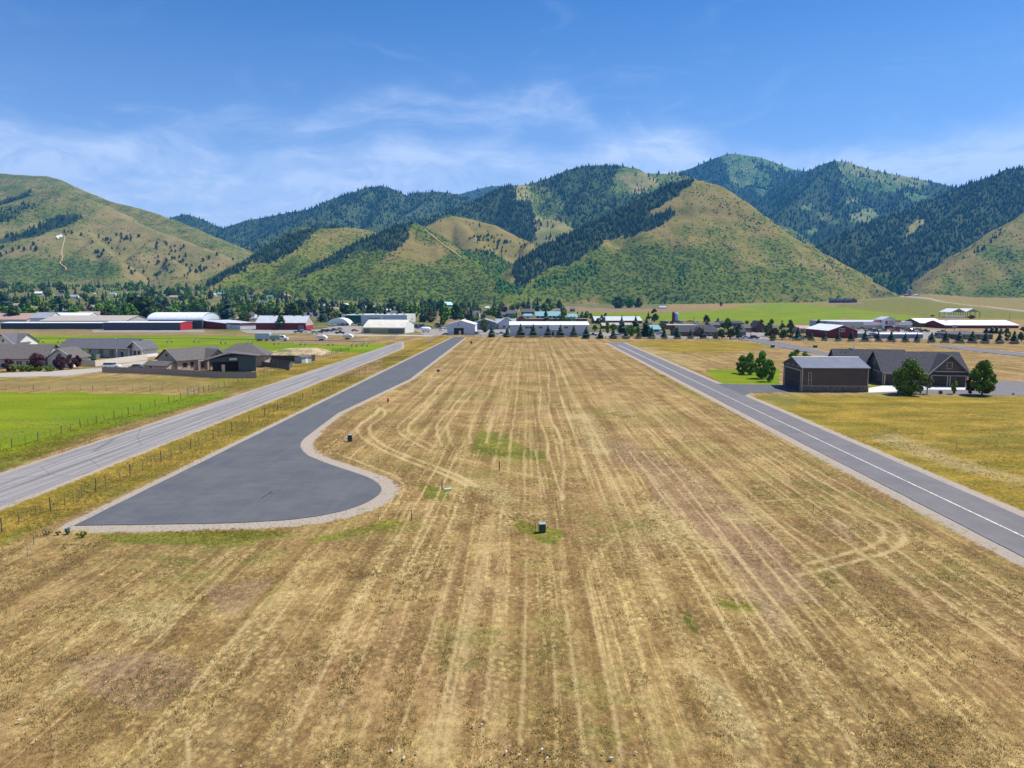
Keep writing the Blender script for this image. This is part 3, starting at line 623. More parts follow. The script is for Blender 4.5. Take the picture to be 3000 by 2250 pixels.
# ================================================================== mountains
MTN = {}
VEG = []       # (converter, polygon, forest density, green, lush) in order
def mountain(key, name, ridges, slope, cell, amp, seed, mat, pad=1.0, flat_far=None):
    """ridges: list of [(converter, x, y, distance), ...] : a heightfield whose ridges pass through those places"""
    segs = []
    for rd in ridges:
        sl = slope
        if isinstance(rd, tuple): rd, sl = rd
        pts = [atD(*cv(a, b), D) for cv, a, b, D in rd]
        for p, q in zip(pts[:-1], pts[1:]): segs.append((p, q, sl))
        if len(pts) == 1: segs.append((pts[0], pts[0], sl))
    allp = [p for s in segs for p in s[:2]]
    zmax = max(p.z for p in allp); run = max(p.z / s[2] for s in segs for p in s[:2])
    x0 = min(p.x - p.z / slope * pad for p in allp); x1 = max(p.x + p.z / slope * pad for p in allp)
    y0 = min(p.y - p.z / slope for p in allp); y1 = max(p.y for p in allp) + 450
    nx = int((x1 - x0) / cell) + 1; ny = int((y1 - y0) / cell) + 1
    xs = np.linspace(x0, x1, nx); ys = np.linspace(y0, y1, ny); X, Y = np.meshgrid(xs, ys)
    wx = X + (fbm(X / 260, Y / 260, seed, 4) - .5) * 120 * amp; wy = Y + (fbm(X / 260, Y / 260, seed + 9, 4) - .5) * 120 * amp
    Z = np.full_like(X, -1e4); D = np.full_like(X, 1e9)
    for p, q, sl in segs:
        dx, dy = q.x - p.x, q.y - p.y; L = dx * dx + dy * dy + 1e-6
        t = np.clip(((X - p.x) * dx + (Y - p.y) * dy) / L, 0, 1)
        d0 = np.hypot(X - p.x - t * dx, Y - p.y - t * dy)
        d1 = np.hypot(wx - p.x - t * dx, wy - p.y - t * dy)
        k = np.clip(d0 / 160, 0, 1); d = d0 * (1 - k) + d1 * k
        zc = p.z + t * (q.z - p.z) - sl * np.sqrt(d * d + 15 ** 2) + sl * 15
        D = np.where(zc > Z, d0, D); Z = np.maximum(Z, zc)
    k = np.clip(D / 220, 0.06, 1)
    rid = 1 - np.abs(2 * fbm(X / 330 + 5, Y / 330, seed + 3, 5) - 1) ** .8
    rid2 = 1 - np.abs(2 * fbm(X / 110, Y / 110 + 7, seed + 4, 4) - 1)
    Z = Z - (1 - rid) * 90 * amp * k - (1 - rid2) * 26 * amp * k + (fbm(X / 40, Y / 40, seed + 5, 4) - .5) * 14 * amp * np.clip(k, .3, 1)
    G = gz(X, Y)
    fz = np.clip((Z - G) / 40, 0, 1)
    Z = np.where(Z < G + 12, G + (Z - G) * .55 - 1.0, Z)       # softer foot
    u, v = proj(X, Y, Z)
    forest = np.zeros_like(X); green = np.zeros_like(X); lush = np.zeros_like(X)
    wu = u + (fbm(u / 16, v / 16, seed + 20, 3) - .5) * 14; wvv = v + (fbm(u / 16, v / 16, seed + 21, 3) - .5) * 10
    gu = u + (fbm(X / 110, Y / 110, seed + 30, 4) - .5) * 150 ; gv = v + (fbm(X / 110, Y / 110, seed + 31, 4) - .5) * 80
    for ks, cv, poly, f, g, l in VEG:
        if key not in ks: continue
        if poly is None: m = np.ones_like(X, bool)
        elif f is None and l is None: m = inside(gu, gv, [cv(a, b) for a, b in poly])
        else: m = inside(wu, wvv, [cv(a, b) for a, b in poly])
        if f is not None: forest = np.where(m, f, forest)
        if g is not None: green = np.where(m, g, green)
        if l is not None: lush = np.where(m, l, lush)
    for _ in range(4): green = (green + np.roll(green, 1, 0) + np.roll(green, -1, 0) + np.roll(green, 1, 1) + np.roll(green, -1, 1)) / 5
    idx = np.arange(nx * ny).reshape(ny, nx)
    F = np.stack([idx[:-1, :-1], idx[:-1, 1:], idx[1:, 1:], idx[1:, :-1]], -1).reshape(-1, 4)
    keep = ((Z - G).ravel()[F] > -8).any(1); F = F[keep]
    used = np.unique(F); rm = np.full(nx * ny, -1); rm[used] = np.arange(len(used))
    V = np.stack([X, Y, Z], -1).reshape(-1, 3)[used]
    o = np_mesh(name, V, rm[F], mat, None, {'forest': forest.ravel()[used], 'green': green.ravel()[used], 'lush': lush.ravel()[used]}, True)
    tag(o, kind='structure')
    MTN[key] = (xs, ys, Z, G, forest, green, lush, D)
    return o
def bil(xs, ys, A, x, y):
    i = np.clip((x - xs[0]) / (xs[1] - xs[0]), 0, len(xs) - 1.001); j = np.clip((y - ys[0]) / (ys[1] - ys[0]), 0, len(ys) - 1.001)
    a = i.astype(int); b = j.astype(int); fx = i - a; fy = j - b
    return A[b, a] * (1 - fx) * (1 - fy) + A[b, a + 1] * fx * (1 - fy) + A[b + 1, a] * (1 - fx) * fy + A[b + 1, a + 1] * fx * fy
def hill_mat(gtan, gtan2, ggreen, dark, dot=1.0):
    def f(t):
        P = t.geo(); n1 = t.noise(P, .012, 6, .65); n2 = t.noise(P, .06, 5, .65); n3 = t.noise(P, .25, 3, .6)
        col = t.mix(t.ss(n1, .35, .65), gtan, gtan2)
        g = t.m('ADD', t.attr('green'), t.m('MULTIPLY', t.m('SUBTRACT', t.m('ADD', t.m('MULTIPLY', n1, .5), t.m('MULTIPLY', n2, .5)), .5), 1.7))
        col = t.mix(t.ss(g, .25, .75), col, ggreen)
        # sage and brush dots
        v1 = t.voro(P, .085 * dot); dens = t.ss(t.m('ADD', g, t.m('MULTIPLY', n2, .6)), .2, 1.2, .0, .52)
        col = t.mix(t.m('MULTIPLY', t.m('LESS_THAN', v1, dens), .75), col, dark)
        col = t.mix(t.ss(t.m('ADD', t.attr('lush'), t.m('MULTIPLY', t.m('SUBTRACT', n2, .5), .9)), .4, .7), col, t.mix(n3, (.026, .080, .010), (.080, .150, .018)))
        col = t.mix(t.ss(t.m('ADD', t.attr('forest'), t.m('MULTIPLY', t.m('SUBTRACT', n2, .5), .7)), .45, .8, 0, .85), col, (.030, .050, .026))
        k = t.ss(n3, .3, .7, .85, 1.15)
        return {'Base Color': t.mix(1.0, col, t.comb(k, k, k), 'MULTIPLY'), 'Normal': t.bump(n2, 9., .5)}
    return f
H_near = new_mat('dry_hillside', hill_mat((.245, .182, .058), (.185, .160, .034), (.108, .142, .014), (.016, .036, .005)), .95, 0, .05)
H_left = new_mat('sage_hillside', hill_mat((.235, .182, .072), (.165, .155, .046), (.100, .132, .026), (.024, .046, .013)), .95, 0, .05)
H_mid = new_mat('wooded_mountain', hill_mat((.290, .235, .100), (.180, .200, .055), (.090, .145, .026), (.020, .036, .012), .8), .95, 0, .05)
H_far = new_mat('far_mountain', hill_mat((.240, .225, .110), (.130, .185, .070), (.090, .170, .050), (.020, .042, .024), .6), .95, 0, .05)

def veg(ks, cv, poly, f=None, g=None, l=None): VEG.append((ks.split(), cv, poly, f, g, l))
# --- open slopes and brush
veg('L1', M1, None, .0, .52, 0); veg('L2', M1, None, 0, .28, 0)
veg('L2', M1, [(0, 290), (430, 290), (600, 380), (560, 470), (300, 470), (0, 620)], None, .55)
veg('L2', M1, [(-300, 755), (440, 742), (780, 800), (760, 870), (300, 892), (-300, 892)], .0, .95)
veg('L1 L2', M1, [(0, 380), (100, 342), (200, 306), (210, 325), (120, 368), (0, 404)], 1.0)
veg('L1 L2', M1, [(-300, 440), (0, 425), (90, 400), (150, 388), (222, 400), (215, 435), (100, 485), (60, 512), (-300, 530)], .50, .7)
veg('L1 L2', M1, [(-300, 700), (0, 615), (150, 575), (260, 540), (300, 490), (400, 465), (540, 455), (520, 490), (440, 520), (400, 552), (250, 600), (100, 635), (0, 650), (-300, 730)], .95, .7)
veg('FB1 FB2 FB3', M1, None, .72, .55, 0)
veg('A', M1, None, .0, .48, 0); veg('B', M1, None, 0, .62, 0); veg('CC', M1, None, .04, .22, 0); veg('MID', M1, None, .26, .60, 0)
veg('A', M1, [(1330, 960), (1330, 925), (1500, 825), (1700, 700), (1880, 600), (2000, 560), (2060, 515), (2400, 510), (2400, 540), (2080, 552), (2000, 612), (1900, 702), (1860, 722), (1750, 780), (1650, 760), (1550, 840), (1450, 880), (1350, 945)], 1.0)
veg('A', M1, [(1340, 960), (1560, 850), (1900, 760), (2212, 730), (2212, 900), (1500, 960)], None, .75)
veg('B A', M1, [(1900, 880), (2100, 785), (2212, 712), (2212, 775), (2100, 815), (1960, 880)], .8)
veg('B', M2, [(-600, 880), (0, 828), (100, 778), (200, 700), (400, 605), (550, 540), (700, 510), (660, 560), (670, 620), (620, 655), (550, 700), (450, 690), (300, 705), (200, 752), (100, 802), (0, 852), (-600, 900)], 1.0)
veg('B', M2, [(560, 640), (700, 545), (860, 620), (930, 690), (860, 790), (700, 770), (540, 780), (420, 800)], None, .15)
veg('B', M2, [(-600, 900), (0, 860), (300, 710), (450, 690), (540, 690), (520, 740), (300, 880), (0, 1000), (-600, 1000)], None, .85)
veg('B', M2, [(560, 900), (800, 830), (1000, 850), (1200, 960), (1200, 1010), (0, 1010), (100, 920)], None, .9)
veg('CC B', M2, [(990, 690), (1180, 700), (1330, 770), (1340, 860), (1180, 850), (1080, 780)], None, .85, .3)
veg('CC CN B', M2, [(1215, 810), (1350, 795), (1390, 930), (1380, 975), (1230, 970)], None, 1., .95)
veg('MID', M2, [(700, 530), (740, 508), (900, 452), (1000, 405), (1100, 352), (1300, 258), (1345, 262), (1340, 370), (1440, 380), (1485, 520), (1470, 690), (1410, 690), (1380, 610), (1290, 590), (1200, 525), (1100, 500), (950, 468), (880, 485), (860, 520)], 1.0)
veg('MID', M2, [(1440, 268), (1560, 212), (1700, 155), (1800, 132), (2050, 132), (2000, 200), (1960, 300), (2100, 340), (2300, 300), (2300, 480), (1850, 560), (1750, 560), (1690, 500), (1680, 420), (1600, 300), (1500, 280)], .72, .75)
veg('MID CC', M2, [(1470, 480), (1600, 488), (1715, 545), (1700, 590), (1500, 690), (1440, 700), (1480, 600)], .03, .1)
veg('MID', M2, [(1345, 265), (1430, 270), (1440, 370), (1350, 365)], .12, .15); veg('MID', M2, [(1450, 390), (1660, 400), (1690, 500), (1600, 490), (1480, 480)], .06, .75)
veg('MID', M2, [(1960, 290), (2100, 230), (2130, 300), (2130, 350), (2010, 350)], .12, .7); veg('MID', M3, [(50, 180), (160, 200), (240, 240), (130, 320), (20, 210)], .15, .25)
veg('CN', M2, None, 0, .44, 0); veg('CN', M3, [(300, 200), (640, 200), (760, 420), (560, 480), (300, 500), (160, 430)], None, .22)
veg('CN', M2, [(1340, 940), (1340, 800), (1400, 725), (1550, 635), (1700, 560), (1850, 480), (2000, 420), (2212, 300), (2212, 560), (2100, 600), (1950, 622), (1850, 692), (1700, 790), (1600, 792), (1450, 895), (1400, 945)], 1.0)
veg('CN', M3, [(0, 400), (100, 335), (250, 255), (400, 215), (448, 228), (330, 330), (165, 425), (170, 442), (300, 388), (335, 420), (250, 485), (180, 512), (100, 522), (0, 548)], 1.0)
veg('CN', M2, [(1230, 1000), (1450, 895), (1600, 800), (1800, 720), (2000, 640), (2212, 700), (2212, 1040), (1230, 1010)], None, .80)
veg('CN', M2, [(1450, 900), (1700, 830), (1850, 760), (1900, 840), (1700, 920), (1500, 940)], None, .9, .55)
veg('CN', M3, [(440, 530), (560, 500), (640, 515), (620, 545), (500, 545)], None, .95); veg('CN', M3, [(500, 365), (600, 355), (620, 385), (520, 390)], None, .8)
veg('CN', M3, [(-100, 620), (350, 620), (560, 640), (700, 760), (680, 900), (-100, 960)], None, .72)
veg('CN', M3, [(700, 560), (900, 560), (1150, 720), (1200, 800), (1100, 900), (680, 900), (760, 700)], None, .62); veg('CN', M3, [(330, 690), (380, 690), (380, 830), (340, 830)], None, .8, .5)
veg('PA PB', M3, None, .80, .65, 0)
veg('PA', M3, [(590, 105), (700, 92), (980, 160), (960, 190), (880, 178), (780, 135), (765, 180), (770, 215), (742, 262), (680, 275), (630, 235)], .05, .60)
veg('PA', M3, [(760, 170), (850, 220), (830, 300), (800, 350), (780, 300)], .35, .8)
veg('PB', M3, [(1190, 138), (1300, 136), (1720, 235), (1660, 285), (1400, 232), (1240, 214)], .35, .35); veg('PB', M3, [(1220, 220), (1500, 240), (1600, 290), (1400, 300), (1240, 260)], .35, .8)
for q in ([(1090, 418), (1160, 420), (1222, 480), (1100, 440)], [(1262, 465), (1280, 428), (1380, 388), (1424, 420), (1380, 452), (1290, 468)], [(1250, 345), (1320, 340), (1310, 355), (1260, 360)], [(1010, 380), (1060, 360), (1072, 375), (1030, 402)], [(1038, 512), (1110, 500), (1122, 515), (1045, 524)]): veg('PB', M3, q, .03, .05)
veg('PB', M3, [(1550, 300), (1710, 328), (1640, 358), (1570, 320)], .05, .85)
veg('RS', M3, None, 1.0, .5, 0); veg('RS', M3, [(1572, 545), (1600, 480), (1672, 436), (1662, 470), (1600, 532)], .10, .1)
veg('RS', M3, [(1330, 730), (1480, 745), (1600, 800), (1560, 830), (1420, 790)], .25, .9, .6)
veg('RF', M3, None, 0, .36, 0); veg('RF', M3, [(1700, 830), (1760, 770), (1850, 700), (1780, 820), (1900, 900), (1700, 860)], None, .9)
veg('RF', M3, [(1900, 650), (2050, 580), (2300, 600), (2300, 690), (1950, 670)], None, .75); veg('RF', M3, [(1850, 860), (2100, 740), (2400, 720), (2400, 900), (1850, 900)], None, .75)
veg('RF', M3, [(2010, 560), (2080, 505), (2100, 520), (2020, 600), (1900, 660), (1800, 745), (1780, 740)], .5)

mountain('L1', 'hill', [[(M1, -900, 330, 3900), (M1, -300, 215, 3800), (M1, 0, 192, 3800), (M1, 100, 203, 3780), (M1, 300, 212, 3750), (M1, 345, 224, 3720), (M1, 450, 270, 3650), (M1, 620, 342, 3550), (M1, 750, 385, 3480), (M1, 900, 420, 3400),
                         (M1, 1000, 450, 3340), (M1, 1110, 492, 3280), (M1, 1250, 548, 3200), (M1, 1400, 618, 3120), (M1, 1470, 670, 3060), (M1, 1540, 720, 3000), (M1, 1600, 765, 2940)]], .42, 16, 0.52, 11, H_left)
mountain('L2', 'hill', [[(M1, -900, 560, 3000), (M1, -300, 470, 3200), (M1, 0, 405, 3250), (M1, 200, 335, 3250), (M1, 330, 302, 3220), (M1, 430, 298, 3180), (M1, 520, 350, 3120), (M1, 640, 415, 3050), (M1, 800, 488, 2980), (M1, 950, 545, 2900), (M1, 1100, 595, 2830), (M1, 1300, 670, 2750), (M1, 1450, 735, 2680), (M1, 1590, 800, 2600)],
                        [(M1, 430, 298, 3180), (M1, 500, 480, 2900), (M1, 640, 640, 2680), (M1, 800, 780, 2500)], [(M1, 800, 488, 2980), (M1, 980, 640, 2750), (M1, 1150, 780, 2550)]], .45, 13, 0.52, 12, H_left)
mountain('FB1', 'mountain', [[(M1, 900, 560, 5600), (M1, 1080, 492, 5500), (M1, 1150, 467, 5500), (M1, 1210, 459, 5480), (M1, 1290, 482, 5400), (M1, 1400, 532, 5300), (M1, 1480, 570, 5200), (M1, 1540, 640, 5000)]], .62, 26, .8, 13, H_far)
mountain('FB2', 'mountain', [[(M1, 1380, 600, 5600), (M1, 1450, 547, 5500), (M1, 1600, 497, 5500), (M1, 1750, 472, 5500), (M1, 1900, 442, 5450), (M1, 2050, 417, 5400), (M1, 2110, 387, 5350), (M2, 60, 412, 5400), (M2, 180, 352, 5350), (M2, 290, 317, 5300), (M2, 380, 287, 5250), (M2, 490, 274, 5200), (M2, 560, 297, 5250),
                              (M2, 640, 337, 5300), (M2, 680, 320, 5300), (M2, 780, 314, 5250), (M2, 850, 309, 5200), (M2, 960, 327, 5150), (M2, 1060, 367, 5100), (M2, 1160, 420, 5000)],
                             [(M2, 490, 274, 5200), (M2, 330, 360, 4800), (M2, 150, 420, 4500), (M1, 1900, 520, 4300), (M1, 1700, 610, 4100), (M1, 1560, 680, 3950)], [(M2, 850, 309, 5200), (M2, 700, 430, 4700), (M2, 560, 500, 4400)], [(M2, 490, 274, 5200), (M2, 500, 400, 4600), (M2, 430, 520, 4200)]], .60, 24, .9, 14, H_far)
mountain('FB3', 'mountain', [[(M2, 850, 400, 8000), (M2, 970, 332, 8000), (M2, 1050, 312, 8000), (M2, 1120, 292, 8000), (M2, 1200, 274, 8000), (M2, 1280, 277, 8000), (M2, 1400, 320, 8000)]], .55, 45, .9, 15, H_far)
mountain('A', 'hill', [[(M1, 1330, 940, 2080), (M1, 1500, 835, 2230), (M1, 1700, 720, 2400), (M1, 1880, 640, 2520), (M1, 2000, 575, 2620), (M2, -20, 540, 2700), (M2, 80, 546, 2720), (M2, 200, 540, 2740), (M2, 300, 547, 2760), (M2, 400, 562, 2780), (M2, 470, 590, 2800)],
                       [(M2, 80, 546, 2720), (M2, -60, 700, 2450), (M1, 1950, 800, 2250)]], .55, 10, 0.52, 16, H_near)
mountain('B', 'hill', [[(M1, 1850, 900, 2080), (M2, 0, 836, 2150), (M2, 100, 785, 2220), (M2, 200, 708, 2300), (M2, 350, 640, 2370), (M2, 500, 575, 2430), (M2, 600, 532, 2470), (M2, 700, 520, 2500), (M2, 750, 542, 2480), (M2, 850, 612, 2420), (M2, 950, 692, 2350), (M2, 1050, 772, 2280), (M2, 1180, 852, 2200), (M2, 1270, 900, 2130)]], .58, 9, 0.52, 17, H_near)
mountain('CC', 'hill', [[(M2, 780, 545, 2850), (M2, 880, 487, 2920), (M2, 950, 472, 2950), (M2, 1050, 488, 2950), (M2, 1200, 528, 2920), (M2, 1300, 585, 2870), (M2, 1400, 640, 2800)], [(M2, 950, 472, 2950), (M2, 1100, 640, 2680), (M2, 1200, 740, 2500)]], .52, 10, 0.57, 18, H_near)
mountain('MID', 'mountain', [[(M2, 640, 560, 3250), (M2, 720, 512, 3300), (M2, 850, 462, 3420), (M2, 960, 432, 3520), (M2, 1100, 372, 3700), (M2, 1300, 272, 3900), (M2, 1440, 264, 4000), (M2, 1560, 227, 4050), (M2, 1700, 167, 4100), (M2, 1800, 144, 4130), (M2, 1900, 142, 4150), (M2, 2050, 147, 4150), (M2, 2150, 172, 4150), (M3, 60, 168, 4120),
                               (M3, 120, 172, 4120), (M3, 170, 197, 4150), (M3, 250, 200, 4200), (M3, 340, 196, 4250), (M3, 420, 220, 4250)], [(M2, 1300, 272, 3900), (M2, 1380, 420, 3500), (M2, 1430, 560, 3200)], [(M2, 1900, 142, 4150), (M2, 1800, 320, 3700), (M2, 1720, 480, 3350)],
                              [(M2, 1440, 500, 3300), (M2, 1560, 490, 3250), (M2, 1640, 500, 3200), (M2, 1720, 550, 3150)]], .60, 15, .7, 19, H_mid)
mountain('CN', 'hill', [[(M2, 1340, 870, 2180), (M2, 1400, 765, 2300), (M2, 1550, 665, 2420), (M2, 1700, 590, 2500), (M2, 1850, 515, 2570), (M2, 2000, 455, 2630), (M2, 2130, 385, 2680), (M3, 200, 312, 2710), (M3, 300, 262, 2740), (M3, 400, 240, 2750), (M3, 450, 238, 2755), (M3, 475, 237, 2755), (M3, 540, 258, 2730), (M3, 640, 325, 2680), (M3, 770, 415, 2620), (M3, 900, 500, 2550),
                         (M3, 1000, 555, 2500), (M3, 1130, 640, 2430), (M3, 1280, 722, 2360), (M3, 1400, 790, 2290), (M3, 1500, 840, 2220)]], .66, 9, 0.47, 20, H_near)
mountain('PA', 'mountain', [[(M3, 240, 260, 6600), (M3, 340, 195, 6500), (M3, 420, 168, 6500), (M3, 500, 133, 6450), (M3, 600, 95, 6400), (M3, 650, 91, 6400), (M3, 780, 109, 6400), (M3, 900, 152, 6400), (M3, 980, 181, 6400), (M3, 1100, 190, 6300), (M3, 1200, 220, 6200)], [(M3, 620, 95, 6400), (M3, 600, 260, 5800), (M3, 640, 420, 5300)], [(M3, 780, 109, 6400), (M3, 880, 260, 5900), (M3, 900, 400, 5400)]], .62, 26, .9, 21, H_far)
mountain('PB', 'mountain', [[(M3, 960, 230, 5400), (M3, 1080, 177, 5250), (M3, 1130, 147, 5200), (M3, 1190, 130, 5180), (M3, 1260, 136, 5150), (M3, 1340, 163, 5100), (M3, 1450, 192, 5050), (M3, 1600, 218, 5000), (M3, 1750, 248, 4950), (M3, 1850, 275, 4900), (M3, 1960, 300, 4900)], [(M3, 1190, 130, 5180), (M3, 1050, 280, 4700), (M3, 900, 400, 4300), (M3, 800, 470, 4000)],
                            [(M3, 1190, 130, 5180), (M3, 1230, 300, 4600), (M3, 1220, 440, 4100)], [(M3, 1600, 218, 5000), (M3, 1560, 340, 4400), (M3, 1450, 440, 4000)]], .62, 22, .9, 22, H_far)
mountain('RS', 'mountain', [[(M3, 2700, 60, 3700), (M3, 2400, 120, 3500), (M3, 2212, 172, 3350), (M3, 2130, 172, 3330), (M3, 2050, 208, 3350), (M3, 1950, 240, 3400), (M3, 1880, 268, 3450), (M3, 1830, 292, 3420), (M3, 1700, 350, 3320), (M3, 1500, 425, 3180), (M3, 1250, 515, 3050), (M3, 1100, 600, 2950), (M3, 1000, 660, 2850)],
                            [(M3, 2050, 208, 3350), (M3, 1850, 420, 2950), (M3, 1700, 560, 2700)], [(M3, 1700, 350, 3320), (M3, 1500, 540, 2950), (M3, 1400, 650, 2700)]], .58, 12, .6, 23, H_mid)
mountain('RF', 'hill', [[(M3, 3000, 200, 2900), (M3, 2500, 260, 2750), (M3, 2212, 430, 2600), (M3, 2080, 512, 2520), (M3, 1920, 625, 2430), (M3, 1800, 728, 2350), (M3, 1700, 810, 2260)]], .62, 10, 0.47, 24, H_near)

def hit(key, u, v):
    xs, ys, Z = MTN[key][:3]; d = ray(u, v); Y = np.linspace(max(ys[0], 900), ys[-1], 4000); X = d.x / d.y * Y; zz = CAM_H + d.z / d.y * Y
    g = bil(xs, ys, Z, X, Y) - zz; i = np.where((g > 0) & (X > xs[0]) & (X < xs[-1]))[0]
    i = i[0] if len(i) else 2000; return Vector((X[i], Y[i], zz[i]))
def ribbon(name, key, pts, wd, mat):
    P = [hit(key, *q) for q in smooth(pts, 2)]; m = MB()
    for a, b in zip(P[:-1], P[1:]):
        d = (b - a).normalized(); n = Vector((d.y, -d.x, 0)).normalized() * wd / 2; up = Vector((0, -.8, 1.2))
        m.poly([a - n + up, a + n + up, b + n + up, b - n + up])
    tag(m.build(name, mat), kind='structure')
SS = conv(130, 670, .07836); M_trail = new_mat('bare_trail', lambda t: t.mix(t.noise(t.geo(), .1, 4, .6), (.36, .23, .10), (.44, .31, .15)), .95)
ribbon('path', 'L2', [SS(*q) for q in ((770, 290), (770, 400), (700, 620), (660, 830), (640, 960), (700, 1060), (650, 1200), (570, 1280), (700, 1390), (830, 1480), (800, 1560))], 4, M_trail)
ribbon('path', 'L2', [SS(*q) for q in ((680, 290), (800, 290), (980, 340), (1100, 370))], 2.5, M_trail)
ribbon('path', 'B', [M2(*q) for q in ((760, 560), (800, 590), (860, 640), (930, 690), (1000, 740))], 5, M_trail)
st_ = [hit('L2', *SS(*q)) + Vector((0, -3.0, 3.5)) for q in ((440, 345), (500, 275), (570, 290), (640, 225), (665, 280), (720, 290), (660, 360), (600, 345), (530, 415), (480, 360))]
tag(MB().poly(st_[::-1]).poly([p - Vector((0, -1, 1)) for p in st_]).build('star_marking', new_mat('white_stone', lambda t: t.mix(t.noise(t.geo(), .2, 4, .6), (.45, .47, .44), (.62, .62, .60)), .9)), 'big white star laid out on the bare grassy hillside above the dirt trail', 'hillside marking')

# ================================================================== trees and brush on the slopes
def conifers(n, rs, h0, h1, sides=5, wid=.24):
    """unit low conifers as arrays: returns a function placing them"""
    return None
def scatter_mesh(name, pos, hh, wd, mat, rs, kind='fir'):
    """one mesh of many far trees: every tree a stack of two ragged cones (fir) or a lumpy dome (brush)"""
    n = len(pos)
    if kind == 'fir':
        ang = np.linspace(0, 2 * np.pi, 5, endpoint=False)
        tmpl = [(0, 0, 1.0)]
        for z, r in ((.42, .62), (.52, .34)): pass
        ringA = [(math.cos(a), math.sin(a), .04) for a in ang]
        ringB = [(.55 * math.cos(a + .5), .55 * math.sin(a + .5), .48) for a in ang]
        T = np.array(ringA + ringB + [(0, 0, 1.0)]); f = []
        for i in range(5):
            j = (i + 1) % 5; f += [(i, j, 5 + i), (j, 5 + j, 5 + i), (5 + i, 5 + j, 10)]
    else:
        ang = np.linspace(0, 2 * np.pi, 6, endpoint=False)
        T = np.array([(math.cos(a), math.sin(a), .1) for a in ang] + [(.75 * math.cos(a + .5), .75 * math.sin(a + .5), .68) for a in ang] + [(0, 0, 1.0)]); f = []
        for i in range(6):
            j = (i + 1) % 6; f += [(i, j, 6 + i), (j, 6 + j, 6 + i), (6 + i, 6 + j, 12)]
    f = np.array(f); k = len(T)
    a = rs.uniform(0, 2 * np.pi, n); ca, sa = np.cos(a), np.sin(a)
    jit = rs.uniform(.7, 1.25, (n, k, 1))
    x = (T[None, :, 0] * ca[:, None] - T[None, :, 1] * sa[:, None]) * jit[..., 0] * wd[:, None]
    y = (T[None, :, 0] * sa[:, None] + T[None, :, 1] * ca[:, None]) * jit[..., 0] * wd[:, None]
    z = T[None, :, 2] * hh[:, None]
    V = np.stack([x + pos[:, 0:1], y + pos[:, 1:2], z + pos[:, 2:3]], -1).reshape(-1, 3)
    F = (f[None] + (np.arange(n) * k)[:, None, None]).reshape(-1, 3)
    tint = np.repeat(rs.uniform(0, 1, n), k)
    return np_mesh(name, V, F, mat, None, {'tint': tint}, False)
M_fir = new_mat('far_fir', lambda t: t.mix(t.attr('tint'), (.008, .022, .016), (.028, .052, .026)), .95, 0, .05)
M_firn = new_mat('slope_fir', lambda t: t.mix(t.attr('tint'), (.009, .022, .010), (.036, .060, .022)), .95, 0, .05)
M_brush = new_mat('brush', lambda t: t.ramp(t.attr('tint'), [(0, (.014, .038, .006)), (.6, (.040, .076, .010)), (1, (.100, .135, .018))]), .95, 0, .05)
M_wood = new_mat('wood_leaf', lambda t: t.ramp(t.attr('tint'), [(0, (.022, .052, .012)), (.6, (.065, .12, .022)), (1, (.17, .25, .035))]), .95, 0, .05)
M_aspen = new_mat('aspen_leaf', lambda t: t.mix(t.attr('tint'), (.028, .085, .008), (.09, .17, .016)), .95, 0, .05)
def forest_on(key, spacing, h, seed, mat, name, label, zmin=4, clump=.55, what='forest', kind='fir', wid=.23, thr=None):
    xs, ys, Z, G, fo, gr, lu, D = MTN[key]; rs = np.random.RandomState(seed)
    A = (xs[-1] - xs[0]) * (ys[-1] - ys[0]); n = int(A / spacing ** 2)
    x = rs.uniform(xs[0], xs[-1], n); y = rs.uniform(ys[0], ys[-1], n)
    z = bil(xs, ys, Z, x, y); g = bil(xs, ys, G, x, y)
    dens = bil(xs, ys, {'forest': fo, 'brush': gr, 'lush': lu}[what], x, y)
    c = fbm(x / 90, y / 90, seed + 50, 4)
    if what == 'forest': pr = dens + (c - .5) * 2 * clump * np.where(dens > .98, .25, 1) * (dens > .02)
    elif what == 'brush': pr = np.clip(dens - .12, 0, 1) * .8 + (c - .5) * 1.4 * (dens > .05) + .03
    else: pr = dens
    u, v = proj(x, y, z)
    ok = (z - g > zmin) & (rs.uniform(0, 1, n) < pr) & (u > -500) & (u < 3500)
    # skip those on slopes that face away
    x, y, z = x[ok], y[ok], z[ok]
    e = 12.; gy = bil(xs, ys, Z, x, y + e) - z
    vis = gy / e > (z - 20) / np.hypot(x, y) * 1.0 - .22
    x, y, z = x[vis], y[vis], z[vis]
    hh = h * rs.uniform(.45, 1.4, len(x)) * (.75 + .5 * fbm(x / 60, y / 60, seed + 70, 2)); o = scatter_mesh(name, np.stack([x, y, z - .5], -1), hh, hh * wid * rs.uniform(.8, 1.2, len(x)), mat, rs, kind)
    tag(o, label, 'forest' if kind == 'fir' else 'brush', None, 'stuff')
    print('FOREST', key, what, len(x))
